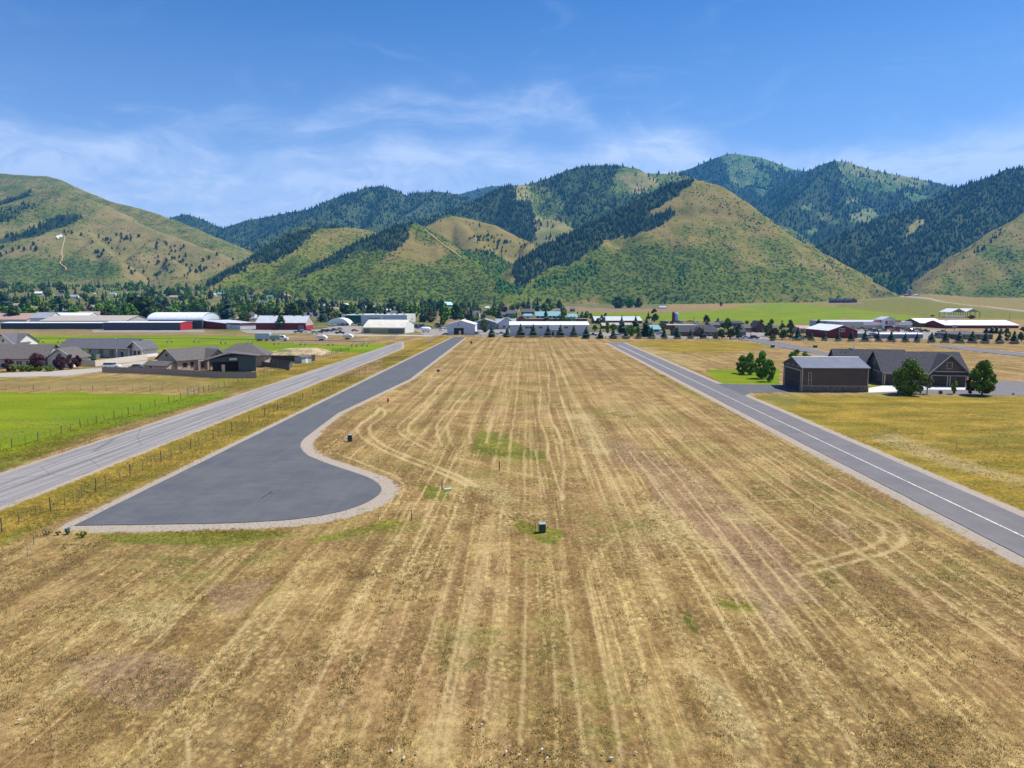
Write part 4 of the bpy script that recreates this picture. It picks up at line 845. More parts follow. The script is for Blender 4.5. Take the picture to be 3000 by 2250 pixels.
for key, sp, h, lab in (('L1', 12, 15, 'dark fir band crossing the upper slope of the bare grassy hill'), ('L2', 11, 16, 'dark fir band crossing the bare hill below its grassy top'),
                        ('FB1', 17, 19, 'fir forest on the small far blue peak'), ('FB2', 17, 20, 'fir forest on the long far blue ridge'), ('FB3', 30, 24, 'forest on the faintest far ridge'),
                        ('A', 9, 15, 'fir forest down the shaded flank of the tan spur by the town'), ('B', 8.5, 15, 'fir forest down the shaded flank of the green middle spur'), ('CC', 11, 11, 'junipers dotted over the tan spur behind the middle one'),
                        ('MID', 12, 17, 'fir forest over the middle mountain with grassy openings'), ('CN', 8.5, 16, 'fir forest down the shaded flank of the pyramid hill'), ('PA', 21, 24, 'fir forest on the highest far peak'), ('PB', 18, 20, 'fir forest on the far peak beside the highest one'),
                        ('RS', 10.5, 16, 'dense fir forest covering the dark steep slope'), ('RF', 12, 12, 'firs along the edge of the tan hill by the canyon')):
    forest_on(key, sp, h, hash(key) % 7 + len(key) + 100 if False else sum(map(ord, key)), M_fir if key in ('FB1', 'FB2', 'FB3', 'PA', 'PB') else M_firn, 'conifer_forest', lab)
for key, sp, lab in (('CN', 9, 'green brush over the lower face of the pyramid hill'), ('B', 9, 'green brush over the face of the middle spur'), ('A', 11, 'green brush on the tan spur by the town'), ('RF', 11, 'green brush on the tan hill by the canyon'), ('L2', 13, 'sage brush on the foot of the bare grassy hill')):
    forest_on(key, sp, 3.4, sum(map(ord, key)) + 7, M_brush, 'hillside_brush', lab, .5, what='brush', kind='dome', wid=.62)
for key, lab in (('CC', 'aspen grove in the draw between the spurs'), ('CN', 'bright aspens at the foot of the pyramid hill'), ('RS', 'aspens along the canyon mouth'), ('B', 'aspens beside the middle spur')):
    forest_on(key, 7, 8, sum(map(ord, key)) + 17, M_aspen, 'aspen_forest', lab, -2, what='lush', kind='dome', wid=.36)

# far rows of trees at the foot of the bare hill that read as one wood
rs = np.random.RandomState(91); n = 5200; u = rs.uniform(-.95, -.14, n); y = rs.uniform(1150, 2250, n); x = u * y
ok = (fbm(x / 70, y / 70, 92, 3) + rs.uniform(-.12, .12, n) > .57) & ~((u > -.32) & (y > 1650)); x, y = x[ok], y[ok]; k_ = rs.rand(len(x)) < .5; hh = rs.uniform(6, 13, len(x))
pos = np.stack([x, y, gz(x, y) - .5], -1)
tag(scatter_mesh('town_woods', pos[k_], hh[k_], hh[k_] * .22, M_firn, rs), 'dark wood of far conifers between the town and the bare hill', 'woods', None, 'stuff')
tag(scatter_mesh('town_woods', pos[~k_], hh[~k_] * .8, hh[~k_] * .36, M_wood, rs, 'dome'), 'leafy wood between the far town roofs and the bare hill', 'woods', None, 'stuff')
# ================================================================== materials of made things
def siding(name, a, b=None, horiz=True, step=.2, rough=.8):
    b = b or tuple(c * .82 for c in a)
    def f(t):
        o = t.obj(); x, y, z = t.sep(o)
        s = t.m('FRACT', t.m('DIVIDE', z if horiz else t.m('ADD', x, y), step))
        l = t.ss(s, .0, .12, .80, 1.0); n = t.noise(o, .9, 5, .65)
        col = t.mix(t.ss(n, .3, .7), b, a)
        return t.mix(1.0, col, t.comb(l, l, l), 'MULTIPLY')
    return new_mat(name, f, rough, 0, .3)
def shingle(name, a, b):
    def f(t):
        o = t.obj(); n = t.noise(o, 2.5, 5, .8); v = t.voro(t.vmul(o, (1, 1, 1)), 3.5, 'Color'); g = t.sep(v)[0]
        col = t.mix(t.ss(n, .25, .75), a, b); k = t.ss(g, 0, 1, .86, 1.14)
        return {'Base Color': t.mix(1.0, col, t.comb(k, k, k), 'MULTIPLY'), 'Normal': t.bump(g, .02, .5)}
    return new_mat(name, f, .95, 0, .1)
def metalroof(name, a, step=.5, rough=.45, ax=0):
    def f(t):
        o = t.obj(); c = t.sep(o)[ax]; s = t.m('FRACT', t.m('DIVIDE', c, step)); l = t.ss(t.m('ABSOLUTE', t.m('SUBTRACT', s, .5)), .38, .46, 1.0, .78)
        n = t.noise(o, .5, 5, .6); k = t.m('MULTIPLY', l, t.ss(n, .3, .7, .88, 1.08))
        return t.mix(1.0, a, t.comb(k, k, k), 'MULTIPLY')
    return new_mat(name, f, rough, .15, .5)
glass = new_mat('window_glass', lambda t: t.mix(t.noise(t.obj(), .4, 2, .5), (.020, .026, .034), (.05, .06, .075)), .12, 0, .8)
cream_trim = paint('cream_trim', (.46, .38, .28)); white_trim = paint('white_trim', (.74, .72, .68))
hang_wall = siding('brown_siding', (.122, .088, .074), (.098, .070, .062), False, .3)
house_wall = siding('brown_house_siding', (.115, .086, .072), (.092, .070, .060), True, .22)
def stone_f(t):
    o = t.obj(); v = t.voro(o, 3.2, 'Color'); g = t.sep(v)[0]; e = t.voro(o, 3.2, 'Distance', 'DISTANCE_TO_EDGE')
    return t.mix(t.ss(e, 0, .06), (.05, .045, .04), t.mix(g, (.10, .085, .075), (.24, .20, .17)))
stone = new_mat('stone_veneer', stone_f, .9)
hang_roof = metalroof('grey_ribbed_roof', (.22, .23, .285), .45, .4)
dark_sh = shingle('charcoal_shingle', (.052, .052, .062), (.082, .080, .092)); grey_sh = shingle('grey_shingle', (.150, .140, .140), (.215, .200, .195))
brown_sh = shingle('brown_grey_shingle', (.100, .092, .088), (.150, .138, .132)); slate_sh = shingle('slate_shingle', (.095, .096, .115), (.140, .140, .160))
door_dark = siding('dark_brown_door', (.060, .046, .042), (.048, .038, .036), True, .55)
tan_wall = siding('tan_siding', (.44, .35, .28)); sage_wall = siding('sage_siding', (.33, .37, .37)); green_wall = siding('dark_green_siding', (.070, .095, .100)); offw_wall = siding('off_white_siding', (.76, .75, .72))
steel_grey = siding('grey_steel_wall', (.54, .58, .64), (.50, .54, .60), False, .9); steel_white = siding('white_steel_wall', (.76, .78, .80), None, False, .9); steel_navy = siding('charcoal_steel_wall', (.070, .078, .105), (.055, .062, .085), False, .9)
steel_red = siding('red_steel_wall', (.42, .028, .045), (.36, .022, .035), False, .9); steel_dark_red = siding('dark_red_steel_wall', (.17, .022, .035), None, False, .9); brick_wall = siding('red_brick_wall', (.20, .085, .07), None, True, .3); brown_wood = siding('brown_wood_wall', (.13, .09, .06)); slate_wall = siding('slate_blue_wall', (.17, .20, .25), None, False, .9)  # the dark red also serves as the shaded red of the shop front
white_roof = metalroof('white_metal_roof', (.78, .79, .82), .9, .5); pale_roof = metalroof('pale_metal_roof', (.55, .57, .60), .9, .5); grey_roof = metalroof('grey_metal_roof', (.36, .38, .41), .9, .5); teal_roof = metalroof('teal_metal_roof', (.20, .40, .42), .9, .5)
pink_roof = metalroof('weathered_red_roof', (.42, .27, .23), .9, .7); rust_roof = metalroof('rusty_orange_roof', (.48, .22, .12), .9, .7); tan_roof = metalroof('tan_roof', (.42, .37, .32), .9, .7); cream_roof = metalroof('cream_metal_roof', (.72, .68, .58), .9, .6)
green_panel = siding('dark_green_panel', (.012, .105, .075), None, False, .9); flat_tan = paint('concrete_wall', (.48, .45, .42))

def gh(cv, x, y): return at(*cv(x, y))
def ztop(cv, x, yb, yt, base=None):
    b = base if base is not None else at(*cv(x, yb)); return atD(*cv(x, yt), b.y).z - b.z

def gable_parts(root, x0, x1, y0, y1, eave, ridge, axis, wall, roof, ov=.45, th=.16, z0=0., cut=None, rname='roof', wname='wall', wmb=None):
    """one gabled block: walls and a roof. axis: the ridge's direction"""
    m = wmb or MB()
    if axis == 'x':
        mid = (y0 + y1) / 2; half = (y1 - y0) / 2; sl = (ridge - eave) / half
        m.prism([(y0, z0), (y1, z0), (y1, eave), (mid, ridge), (y0, eave)], x0, x1, 'x')
        r = MB().prism([(y0 - ov, eave - ov * sl + .02), (mid, ridge + .02), (y1 + ov, eave - ov * sl + .02), (y1 + ov, eave - ov * sl + .02 + th), (mid, ridge + .02 + th * 1.15), (y0 - ov, eave - ov * sl + .02 + th)], x0 - ov, x1 + ov, 'x')
    else:
        mid = (x0 + x1) / 2; half = (x1 - x0) / 2; sl = (ridge - eave) / half
        m.prism([(x0, z0), (x1, z0), (x1, eave), (mid, ridge), (x0, eave)], y0, y1, 'y')
        r = MB().prism([(x0 - ov, eave - ov * sl + .02), (mid, ridge + .02), (x1 + ov, eave - ov * sl + .02), (x1 + ov, eave - ov * sl + .02 + th), (mid, ridge + .02 + th * 1.15), (x0 - ov, eave - ov * sl + .02 + th)], y0 - ov, y1 + ov, 'y')
    wo = None
    if wmb is None: wo = m.build(wname, wall, root)
    ro = r.build(rname, roof, root)
    return wo, ro
def hip_roof(root, x0, x1, y0, y1, eave, ridge, roof, ov=.5, th=.15):
    a, b, c, d = x0 - ov, x1 + ov, y0 - ov, y1 + ov; k = (d - c) / 2; my = (c + d) / 2
    m = MB(); e = eave
    if b - a >= d - c: r0, r1 = (a + k, my, ridge), (b - k, my, ridge)
    else: k = (b - a) / 2; mx = (a + b) / 2; r0, r1 = (mx, c + k, ridge), (mx, d - k, ridge)
    P0, P1, P2, P3 = (a, c, e), (b, c, e), (b, d, e), (a, d, e); L = [(p[0], p[1], e - th) for p in (P0, P1, P2, P3)]
    if b - a >= d - c: m.poly([P0, P1, r1, r0]); m.poly([P1, P2, r1]); m.poly([P2, P3, r0, r1]); m.poly([P3, P0, r0])
    else: m.poly([P0, P1, r0]); m.poly([P1, P2, r1, r0]); m.poly([P2, P3, r1]); m.poly([P3, P0, r0, r1])
    for i, (p, q) in enumerate(((P0, P1), (P1, P2), (P2, P3), (P3, P0))): m.poly([L[i], L[(i + 1) % 4], q, p])
    m.poly(L[::-1])
    return m.build('roof', roof, root)
def face_box(face, x0, x1, y0, y1, a0, a1, z0, z1, out, inn=.05):
    """a box lying on a wall face; a along the face"""
    if face == 'F': return (a0, y0 - out, z0, a1, y0 + inn, z1)
    if face == 'B': return (a0, y1 - inn, z0, a1, y1 + out, z1)
    if face == 'L': return (x0 - out, a0, z0, x0 + inn, a1, z1)
    return (x1 - inn, a0, z0, x1 + out, a1, z1)
def window(root, blk, face, a0, a1, z0, z1, frame=None, name='window', fw=.10, pane=None):
    x0, x1, y0, y1 = blk
    f = MB()
    for q in ((a0 - fw, a1 + fw, z0 - fw, z0), (a0 - fw, a1 + fw, z1, z1 + fw), (a0 - fw, a0, z0, z1), (a1, a1 + fw, z0, z1)):
        f.box(*face_box(face, x0, x1, y0, y1, q[0], q[1], q[2], q[3], .06))
    if a1 - a0 > 1.4:
        c = (a0 + a1) / 2; f.box(*face_box(face, x0, x1, y0, y1, c - .04, c + .04, z0, z1, .055))
    o = f.build(name, frame or white_trim, root)
    MB().box(*face_box(face, x0, x1, y0, y1, a0, a1, z0, z1, .025)).build('pane', pane or glass, o)
    return o
def slabdoor(root, blk, face, a0, a1, z0, z1, mat, name='door', frame=None, fw=.12):
    x0, x1, y0, y1 = blk
    d = MB().box(*face_box(face, x0, x1, y0, y1, a0, a1, z0, z1, .03)).build(name, mat, root)
    if frame:
        f = MB()
        for q in ((a0 - fw, a1 + fw, z1, z1 + fw), (a0 - fw, a0, z0, z1), (a1, a1 + fw, z0, z1)): f.box(*face_box(face, x0, x1, y0, y1, q[0], q[1], q[2], q[3], .065))
        f.build('frame', frame, d)
    return d
def corners(root, blk, h, mat, w_=.14, name='corner_trim'):
    x0, x1, y0, y1 = blk
    for cx, cy in ((x0, y0), (x1, y0), (x0, y1), (x1, y1)): MB().box(cx - .03 if cx == x0 else cx - w_, cy - .03 if cy == y0 else cy - w_, 0, cx + w_ if cx == x0 else cx + .03, cy + w_ if cy == y0 else cy + .03, h).build(name, mat, root)

def building(name, label, cat, a, b, depth, eave, ridge, axis, wall, roof, ov=.45, wins=(), doors=(), group=None, hip=False, frame=None, trim=None, flat=False):
    """a block whose front wall runs from ground point a to b (seen from the photograph's side); wins: (face, share, width, z0, z1)"""
    L = math.hypot(b.x - a.x, b.y - a.y); rz = math.atan2(b.y - a.y, b.x - a.x)
    r = empty(name, (a.x, a.y, min(a.z, b.z) - .05), rz, label, cat, group); blk = (0, L, 0, depth)
    if flat:
        MB().box(0, 0, 0, L, depth, eave).build('wall', wall, r)
        m = MB().box(-.12, -.12, eave, L + .12, depth + .12, eave + .25); m.build('roof', roof, r)
    elif hip:
        MB().box(0, 0, 0, L, depth, eave).build('wall', wall, r); hip_roof(r, 0, L, 0, depth, eave + .15, ridge, roof, ov)
    else: gable_parts(r, 0, L, 0, depth, eave, ridge, axis, wall, roof, ov)
    if trim: corners(r, blk, eave - .05, trim)
    for wn in wins:
        f, s, wd, z0, z1 = wn[:5]; T = L if f in 'FB' else depth
        window(r, blk, f, s * T - wd / 2, s * T + wd / 2, z0, z1, frame, fw=.12 if L < 60 else .15)
    for dn in doors:
        f, s, wd, z1, mt = dn[:5]; T = L if f in 'FB' else depth
        slabdoor(r, blk, f, s * T - wd / 2, s * T + wd / 2, 0.0, z1, mt, dn[5] if len(dn) > 5 else 'door', frame or white_trim)
    return r, L

# ================================================================== hangar and house beside the taxiway
hg = empty('hangar', (61.4, 157.4, 0), R(-2), 'brown metal hangar with grey ribbed roof and stone base beside the lined taxiway', 'hangar')
blk = (0, 14.3, 0, 12.6)
m = MB().prism([(0, 0), (12.6, 0), (12.6, 5.25), (6.3, 7.05), (0, 5.25)], 0, 14.3, 'x'); m.build('wall', hang_wall, hg)
m = MB().box(.15, -.10, 0, 14.36, .05, 1.25).box(14.2, .05, 0, 14.40, 12.6, 1.25); m.build('stone_base', stone, hg)
MB().box(.10, -.14, 1.25, 14.42, .05, 1.36).box(14.22, .05, 1.25, 14.44, 12.6, 1.36).build('ledge', cream_trim, hg)
r_ = MB().prism([(-.35, 5.18), (6.3, 7.08), (12.95, 5.18), (12.95, 5.33), (6.3, 7.25), (-.35, 5.33)], -.35, 14.6, 'x'); rf = r_.build('roof', hang_roof, hg)
mr = MB()
for i in range(34): mr.prism([(-.36, 5.345), (6.28, 7.26), (6.28, 7.305), (-.36, 5.39)], -.33 + i * .45, -.33 + i * .45 + .06, 'x')
mr.build('rib', hang_roof, rf)['kind'] = 'stuff'
MB().prism([(6.0, 7.19), (6.3, 7.29), (6.6, 7.19), (6.6, 7.24), (6.3, 7.35), (6.0, 7.24)], -.37, 14.62, 'x').build('ridge_cap', paint('pale_cap', (.5, .48, .46)), rf)
corners(hg, blk, 5.1, cream_trim, .16)
dr = MB()
for i in range(6): dr.box(-.05, .9, .12 + i * .72, .02, 11.4, .12 + i * .72 + .70)
dd = dr.build('hangar_door', door_dark, hg)
fr = MB().box(-.09, .65, 0, .03, .9, 4.5).box(-.09, 11.4, 0, .03, 11.65, 4.5).box(-.09, .65, 4.5, .03, 11.65, 4.72); fr.build('frame', cream_trim, dd)
MB().box(-.13, 1.0, 2.1, -.05, 11.3, 2.25).build('rail', paint('door_rail', (.045, .04, .045)), dd)
for yy in (2.2, 2.8, 5.6, 6.2, 8.8, 9.4): MB().tube((-.05, yy, 5.45), (-.22, yy, 5.38), .07, .09).build('lamp', white_trim, hg)
w_ = window(hg, blk, 'F', 1.45, 1.95, .95, 4.15, cream_trim); MB().box(1.45, -.05, 2.5, 1.95, .03, 2.58).build('rail', cream_trim, w_)

hs = empty('house', (86.0, 171.3, 0), R(-12), 'brown house with charcoal shingle roof, steep gables and two garage doors beside the hangar', 'house')
E, RG = 3.15, 7.35
wm = MB(); gable_parts(hs, 0, 18.2, 0, 15, E, RG, 'x', house_wall, dark_sh, .55, .18, wmb=wm)
wm.build('wall', house_wall, hs)
wm = MB(); gable_parts(hs, -8.2, 8.5, 9.0, 22.5, E, 7.25, 'x', house_wall, dark_sh, .5, .18, rname='wing_roof', wmb=wm); wm.build('wing_wall', house_wall, hs)
# front gable over the garage
gx0, gx1, gmid = 10.0, 17.9, 13.95
MB().prism([(gx0, 0), (gx1, 0), (gx1, E - .1), (gmid, 7.05), (gx0, E - .1)], -1.0, 7.0, 'y').build('gable_wall', house_wall, hs)
MB().prism([(gx0 - .7, E - .72), (gmid, 7.08), (gx1 + .7, E - .72), (gx1 + .7, E - .50), (gmid, 7.32), (gx0 - .7, E - .50)], -1.75, 7.4, 'y').build('gable_roof', dark_sh, hs)
bb = MB().prism([(gx0 - .75, E - .78), (gx0 - .55, E - .78), (gmid, 7.02), (gmid, 7.36), (gx0 - .75, E - .50)], -1.83, -1.755, 'y').prism([(gx1 + .55, E - .78), (gx1 + .75, E - .78), (gx1 + .75, E - .5), (gmid, 7.36), (gmid, 7.02)], -1.83, -1.755, 'y'); bb.build('barge_board', paint('dark_barge', (.10, .08, .07)), hs)
MB().prism([(gx0 - .86, E - .66), (gmid, 7.30), (gmid, 7.42), (gx0 - .86, E - .54)], -1.84, -1.55, 'y').build('flashing', cream_trim, hs)
MB().box(gx0 + .2, -1.16, E + .25, gx1 - .2, -.98, E + .45).build('belt_trim', cream_trim, hs)
MB().prism([(-1.75, E - .45), (-.95, E + .22), (-.95, E + .34), (-1.75, E - .33)], gx0 - .3, gx1 + .3, 'x').build('pent_roof', dark_sh, hs)
gb = (gx0, gx1, -1.0, 7)
for a0 in (10.45, 14.35): slabdoor(hs, gb, 'F', a0, a0 + 3.15, 0, 2.45, door_dark, 'garage_door', cream_trim, .18)
window(hs, gb, 'F', 13.45, 14.45, 4.25, 5.6, cream_trim); MB().box(13.65, -1.3, 2.55, 14.0, -1.02, 2.8).build('lamp', white_trim, hs)
mb = (0, 18.2, 0, 15)
window(hs, mb, 'L', 6.9, 8.0, 4.4, 5.7, cream_trim); window(hs, mb, 'L', 2.2, 3.6, .9, 2.3, cream_trim); window(hs, mb, 'F', 2.5, 4.2, .9, 2.2, cream_trim); window(hs, mb, 'F', 6.6, 8.2, .9, 2.2, cream_trim)
slabdoor(hs, mb, 'F', 5.0, 6.0, 0, 2.1, door_dark, 'door', cream_trim); corners(hs, mb, E - .05, cream_trim, .16); MB().box(-.08, .2, 2.75, -.01, 14.8, 2.93).build('belt_trim', cream_trim, hs)
window(hs, (-8.2, 8.5, 9, 22.5), 'L', 15, 16.3, 1, 2.3, cream_trim)
for q_ in (0, 3.4, 6.6): MB().box(q_, -1.55, 0, q_ + .22, -1.33, E - .45).build('porch_post', cream_trim, hs)
MB().prism([(-1.9, E - .55), (0, E - .02), (0, E + .10), (-1.9, E - .43)], -.4, 9.2, 'x').build('porch_roof', dark_sh, hs)
MB().tube((-3.2, 15.7, 7.0), (-3.2, 15.7, 8.35), .32, .14).tube((-3.2, 15.7, 8.35), (-3.2, 15.7, 8.9), .07).build('chimney_flue', paint('galvanised', (.6, .6, .6), .35, .6), hs)
for px_ in (3.0, -5.2, -6.3): MB().tube((px_, 14.5, 6.4), (px_, 14.5, 7.5), .09).build('vent_pipe', paint('vent_paint', (.2, .2, .22)), hs)

# ================================================================== houses across the old road
def near_house(): pass
# sage house with white gable
a, b = gh(C1, 640, 830), gh(C1, 1395, 842)
h, L = building('house', 'pale sage house with long slate roof and white front gable behind the cream fence', 'house', a, b, 11, 3.3, 6.3, 'x', sage_wall, slate_sh, .6,
    wins=[('F', .13, 1.1, 1.9, 2.7), ('F', .24, 1.2, .7, 1.9), ('F', .45, .9, 1.7, 2.7), ('F', .61, 1.6, 1.5, 2.8), ('F', .76, 1.8, .5, 2.7)], frame=sage_wall, trim=white_trim)
gw = 4.2
MB().prism([(L - 1.5, 0), (L + gw, 0), (L + gw, 3.1), (L + gw / 2 - .8, 5.6), (L - 1.5, 3.1)], 1.5, 9.5, 'y').build('gable_wall', white_trim, h)
MB().prism([(L - 2.3, 2.75), (L + gw / 2 - .8, 5.65), (L + gw + .8, 2.75), (L + gw + .8, 2.95), (L + gw / 2 - .8, 5.9), (L - 2.3, 2.95)], .6, 9.8, 'y').build('gable_roof', slate_sh, h)
MB().prism([(L - 2.35, 2.70), (L + gw / 2 - .8, 5.62), (L + gw + .85, 2.70), (L + gw + .85, 2.98), (L + gw / 2 - .8, 5.94), (L - 2.35, 2.98)], .50, .59, 'y').build('barge_board', white_trim, h)
for k in range(3): window(h, (0, 0, 1.5, 9), 'F', L - .9 + k * 1.6, L + .2 + k * 1.6, .9, 2.5, white_trim)
MB().box(L - 4.2, -.9, 0, L - 4.0, -.7, 3.0).build('porch_post', white_trim, h); MB().box(L + gw + .2, .9, 0, L + gw + .4, 1.1, 2.9).build('porch_post', white_trim, h)
slabdoor(h, (0, L, 0, 11), 'F', L - 3.2, L - 2.2, 0, 2.1, door_dark); MB().tube((L * .67, 5.4, 5.9), (L * .67, 5.4, 6.9), .12).build('vent_pipe', white_trim, h)
# grey roofed house at the frame's edge
a, b = gh(C1, -420, 960), gh(C1, 480, 950)
h, L = building('house', 'low house with brown grey shingle roof and pale gable behind purple leaved trees', 'house', a, b, 13, 3.0, 6.6, 'x', paint('grey_beige_wall', (.40, .385, .36)), brown_sh, .6,
    wins=[('F', .56, 1.6, 1., 2.3), ('F', .70, 1.6, 1, 2.3), ('F', .82, 1.8, .9, 2.2)], frame=white_trim)
MB().prism([(L + .5, 0), (L + 7.5, 0), (L + 7.5, 2.9), (L + 4.0, 5.6), (L + .5, 2.9)], 1.0, 11.5, 'y').build('gable_wall', offw_wall, h)
MB().prism([(L - .4, 2.45), (L + 4.0, 5.65), (L + 8.4, 2.45), (L + 8.4, 2.62), (L + 4, 5.88), (L - .4, 2.62)], .2, 12, 'y').build('gable_roof', brown_sh, h)
MB().prism([(L - .45, 2.4), (L + 4.0, 5.6), (L + 8.45, 2.4), (L + 8.45, 2.66), (L + 4, 5.92), (L - .45, 2.66)], .1, .19, 'y').build('barge_board', white_trim, h)
window(h, (0, 0, 1.0, 9), 'F', L + 3.5, L + 4.5, 3.4, 4.2, white_trim); slabdoor(h, (0, 0, 1, 9), 'F', L + 2.0, L + 6.0, 0, 2.3, offw_wall, 'garage_door', white_trim)
# second house behind it, pale gable
a, b = gh(C1, -420, 760), gh(C1, 185, 760)
L0 = (b - a).length
h, L = building('house', 'pale gabled house with dark roof beyond the low brown grey one', 'house', a, b, 13, 3.0, 6.4, 'x', offw_wall, slate_sh, .5, frame=white_trim)
MB().prism([(L - 8.5, 0), (L - .2, 0), (L - .2, 3.0), (L - 4.3, 6.6), (L - 8.5, 3.0)], -1.5, 8, 'y').build('gable_wall', offw_wall, h)
MB().prism([(L - 9.3, 2.5), (L - 4.35, 6.7), (L + .6, 2.5), (L + .6, 2.7), (L - 4.35, 6.95), (L - 9.3, 2.7)], -2.3, 8, 'y').build('gable_roof', slate_sh, h)
MB().prism([(L - 9.35, 2.42), (L - 4.35, 6.66), (L + .65, 2.42), (L + .65, 2.72), (L - 4.35, 7.0), (L - 9.35, 2.72)], -2.4, -2.31, 'y').build('barge_board', white_trim, h)
window(h, (0, 0, -1.5, 9), 'F', L - 4.8, L - 3.9, 3.5, 4.6, white_trim)
# tan house
p = gh(C1, 1920, 990)
h = empty('house', (p.x, p.y, 0), R(58), 'tan house with brown grey shingle roofs and several gables behind the board fence', 'house')
m = MB(); gable_parts(h, 0, 16, 0, 10, 3.2, 6.1, 'x', tan_wall, brown_sh, .55, .18, wmb=m); m.build('wall', tan_wall, h)
MB().prism([(8.5, 0), (15.0, 0), (15.0, 3.1), (11.75, 5.6), (8.5, 3.1)], -1.4, 6, 'y').build('gable_wall', tan_wall, h)
MB().prism([(7.8, 2.55), (11.75, 5.65), (15.7, 2.55), (15.7, 2.75), (11.75, 5.9), (7.8, 2.75)], -2.0, 6, 'y').build('gable_roof', brown_sh, h)
MB().box(6.0, -.8, 0, 8.5, .2, 2.9).build('bay_wall', tan_wall, h)
blk = (0, 16, 0, 10)
for a0, a1, z0, z1 in ((1.6, 3.0, 1.0, 2.3), (4.0, 5.0, .8, 2.5)): window(h, blk, 'F', a0, a1, z0, z1, tan_wall)
window(h, (6, 8.5, -.8, 9), 'F', 6.6, 7.8, .6, 2.5, tan_wall); window(h, (0, 0, -1.4, 9), 'F', 9.3, 10.6, .8, 2.4, tan_wall); window(h, (0, 0, -1.4, 9), 'F', 12.6, 13.9, .8, 2.4, tan_wall); window(h, (0, 0, -1.4, 9), 'F', 11.3, 12.2, 3.6, 4.4, tan_wall)
window(h, blk, 'L', 4.6, 5.5, 4.0, 4.9, tan_wall)
r_ = math.radians(-48); dx, dy = -93.5 - p.x, 213 - p.y; ca, sa = math.cos(R(58)), math.sin(R(58)); lx, ly = dx * ca + dy * sa, -dx * sa + dy * ca
def rot_part(o): o.location = (lx, ly, 0); o.rotation_euler = (0, 0, r_); return o
wm = MB(); 
rot_part(MB().box(0, 0, 0, 14.2, 11, 3.4).build('rear_wall', tan_wall, h))
rot_part(hip_roof(h, -.3, 14.5, 0, 11, 3.45, 6.9, brown_sh, .6))
for a0 in (5.0, 9.5): rot_part(window(h, (0, 14.5, 0, 11), 'F', a0, a0 + 1.2, 1.0, 2.3, tan_wall))
# dark green shed
a, b = gh(C2, 200, 1000), gh(C2, 700, 985)
h = empty('shed', (a.x, a.y, 0), math.atan2(b.y - a.y, b.x - a.x), 'dark green shed with open carport bay beside the tan house', 'shed'); L = (b - a).length
MB().prism([(L * .62, 0), (L, 0), (L, 4.4), (L * .62, 4.4 + .2)], 0, 7.5, 'y').prism([(L * .0, 2.9), (L * .62, 2.9), (L * .62, 4.6), (L * .50, 4.7), (0, 3.6)], 0.02, 7.4, 'y').prism([(0, 0), (.25, 0), (.25, 2.9), (0, 2.9)], 0, .25, 'y').build('wall', green_wall, h)
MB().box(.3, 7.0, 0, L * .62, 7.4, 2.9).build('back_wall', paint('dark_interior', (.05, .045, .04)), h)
MB().prism([(-1.0, 3.35), (L * .45, 5.2), (L + 1.2, 4.2), (L + 1.2, 4.4), (L * .45, 5.42), (-1.0, 3.52)], -.8, 8.2, 'y').build('roof', brown_sh, h)
MB().prism([(-2.2, 3.3), (0, 4.2), (0, 4.34), (-2.2, 3.44)], L * .44, L * .6, 'x').build('canopy', green_wall, h)
slabdoor(h, (0, L, 0, 7.5), 'F', L * .26, L * .33, 0, 2.1, paint('cream_door', (.55, .48, .32)), 'door')
# fences round these houses
def board_fence(label, pts, hgt, mat, post_gap=2.4, name='board_fence', capm=None):
    r = empty(name, (pts[0][0], pts[0][1], 0), 0, label, 'fence'); ox, oy = pts[0][0], pts[0][1]
    for i in range(len(pts) - 1):
        p = np.array(pts[i][:2]); q = np.array(pts[i + 1][:2]); L = np.linalg.norm(q - p); d = (q - p) / L; n = np.array([-d[1], d[0]])
        m = MB(); k = max(1, int(L / .15)) if L < 80 else int(L / .3); stp = L / k; rs = random.Random(i)
        for j in range(k):
            s0, s1 = p + d * stp * j, p + d * (stp * (j + 1) - .012); t = .015; hz = hgt + rs.uniform(-.03, .03)
            m.poly([(*(s0 - n * t - (ox, oy)), 0), (*(s1 - n * t - (ox, oy)), 0), (*(s1 - n * t - (ox, oy)), hz), (*(s0 - n * t - (ox, oy)), hz)])
            m.poly([(*(s1 + n * t - (ox, oy)), 0), (*(s0 + n * t - (ox, oy)), 0), (*(s0 + n * t - (ox, oy)), hz), (*(s1 + n * t - (ox, oy)), hz)])
            m.poly([(*(s0 - n * t - (ox, oy)), hz), (*(s1 - n * t - (ox, oy)), hz), (*(s1 + n * t - (ox, oy)), hz), (*(s0 + n * t - (ox, oy)), hz)])
        m.build('board_panel', mat, r)
        for j in range(int(L / post_gap) + 1):
            c = p + d * min(j * post_gap, L) - (ox, oy) + n * .09; MB().box(c[0] - .06, c[1] - .06, 0, c[0] + .06, c[1] + .06, hgt + .12).build('post', mat, r)
    return r
weath = new_mat('weathered_boards', lambda t: t.mix(t.noise(t.vmul(t.obj(), (3, 3, .3)), 1.4, 5, .7), (.24, .20, .17), (.37, .31, .27)), .9)
cream_f = new_mat('cream_vinyl', lambda t: t.mix(t.noise(t.obj(), 1.2, 4, .6), (.58, .52, .42), (.70, .64, .54)), .6)
dkfence = new_mat('dark_stained_boards', lambda t: t.mix(t.noise(t.vmul(t.obj(), (3, 3, .3)), 1.4, 5, .7), (.055, .042, .035), (.095, .075, .062)), .9)
board_fence('weathered grey board fence in front of the tan house', W(C1, [(1105, 1003), (1400, 1010), (1760, 1024), (2212, 1052)]) + W(C2, [(300, 1062), (705, 1062)]), 1.65, weath)
board_fence('cream solid panel fence at the lane below the sage house', W(C1, [(870, 928), (1032, 937), (1592, 862)]), 1.9, cream_f, 2.4)
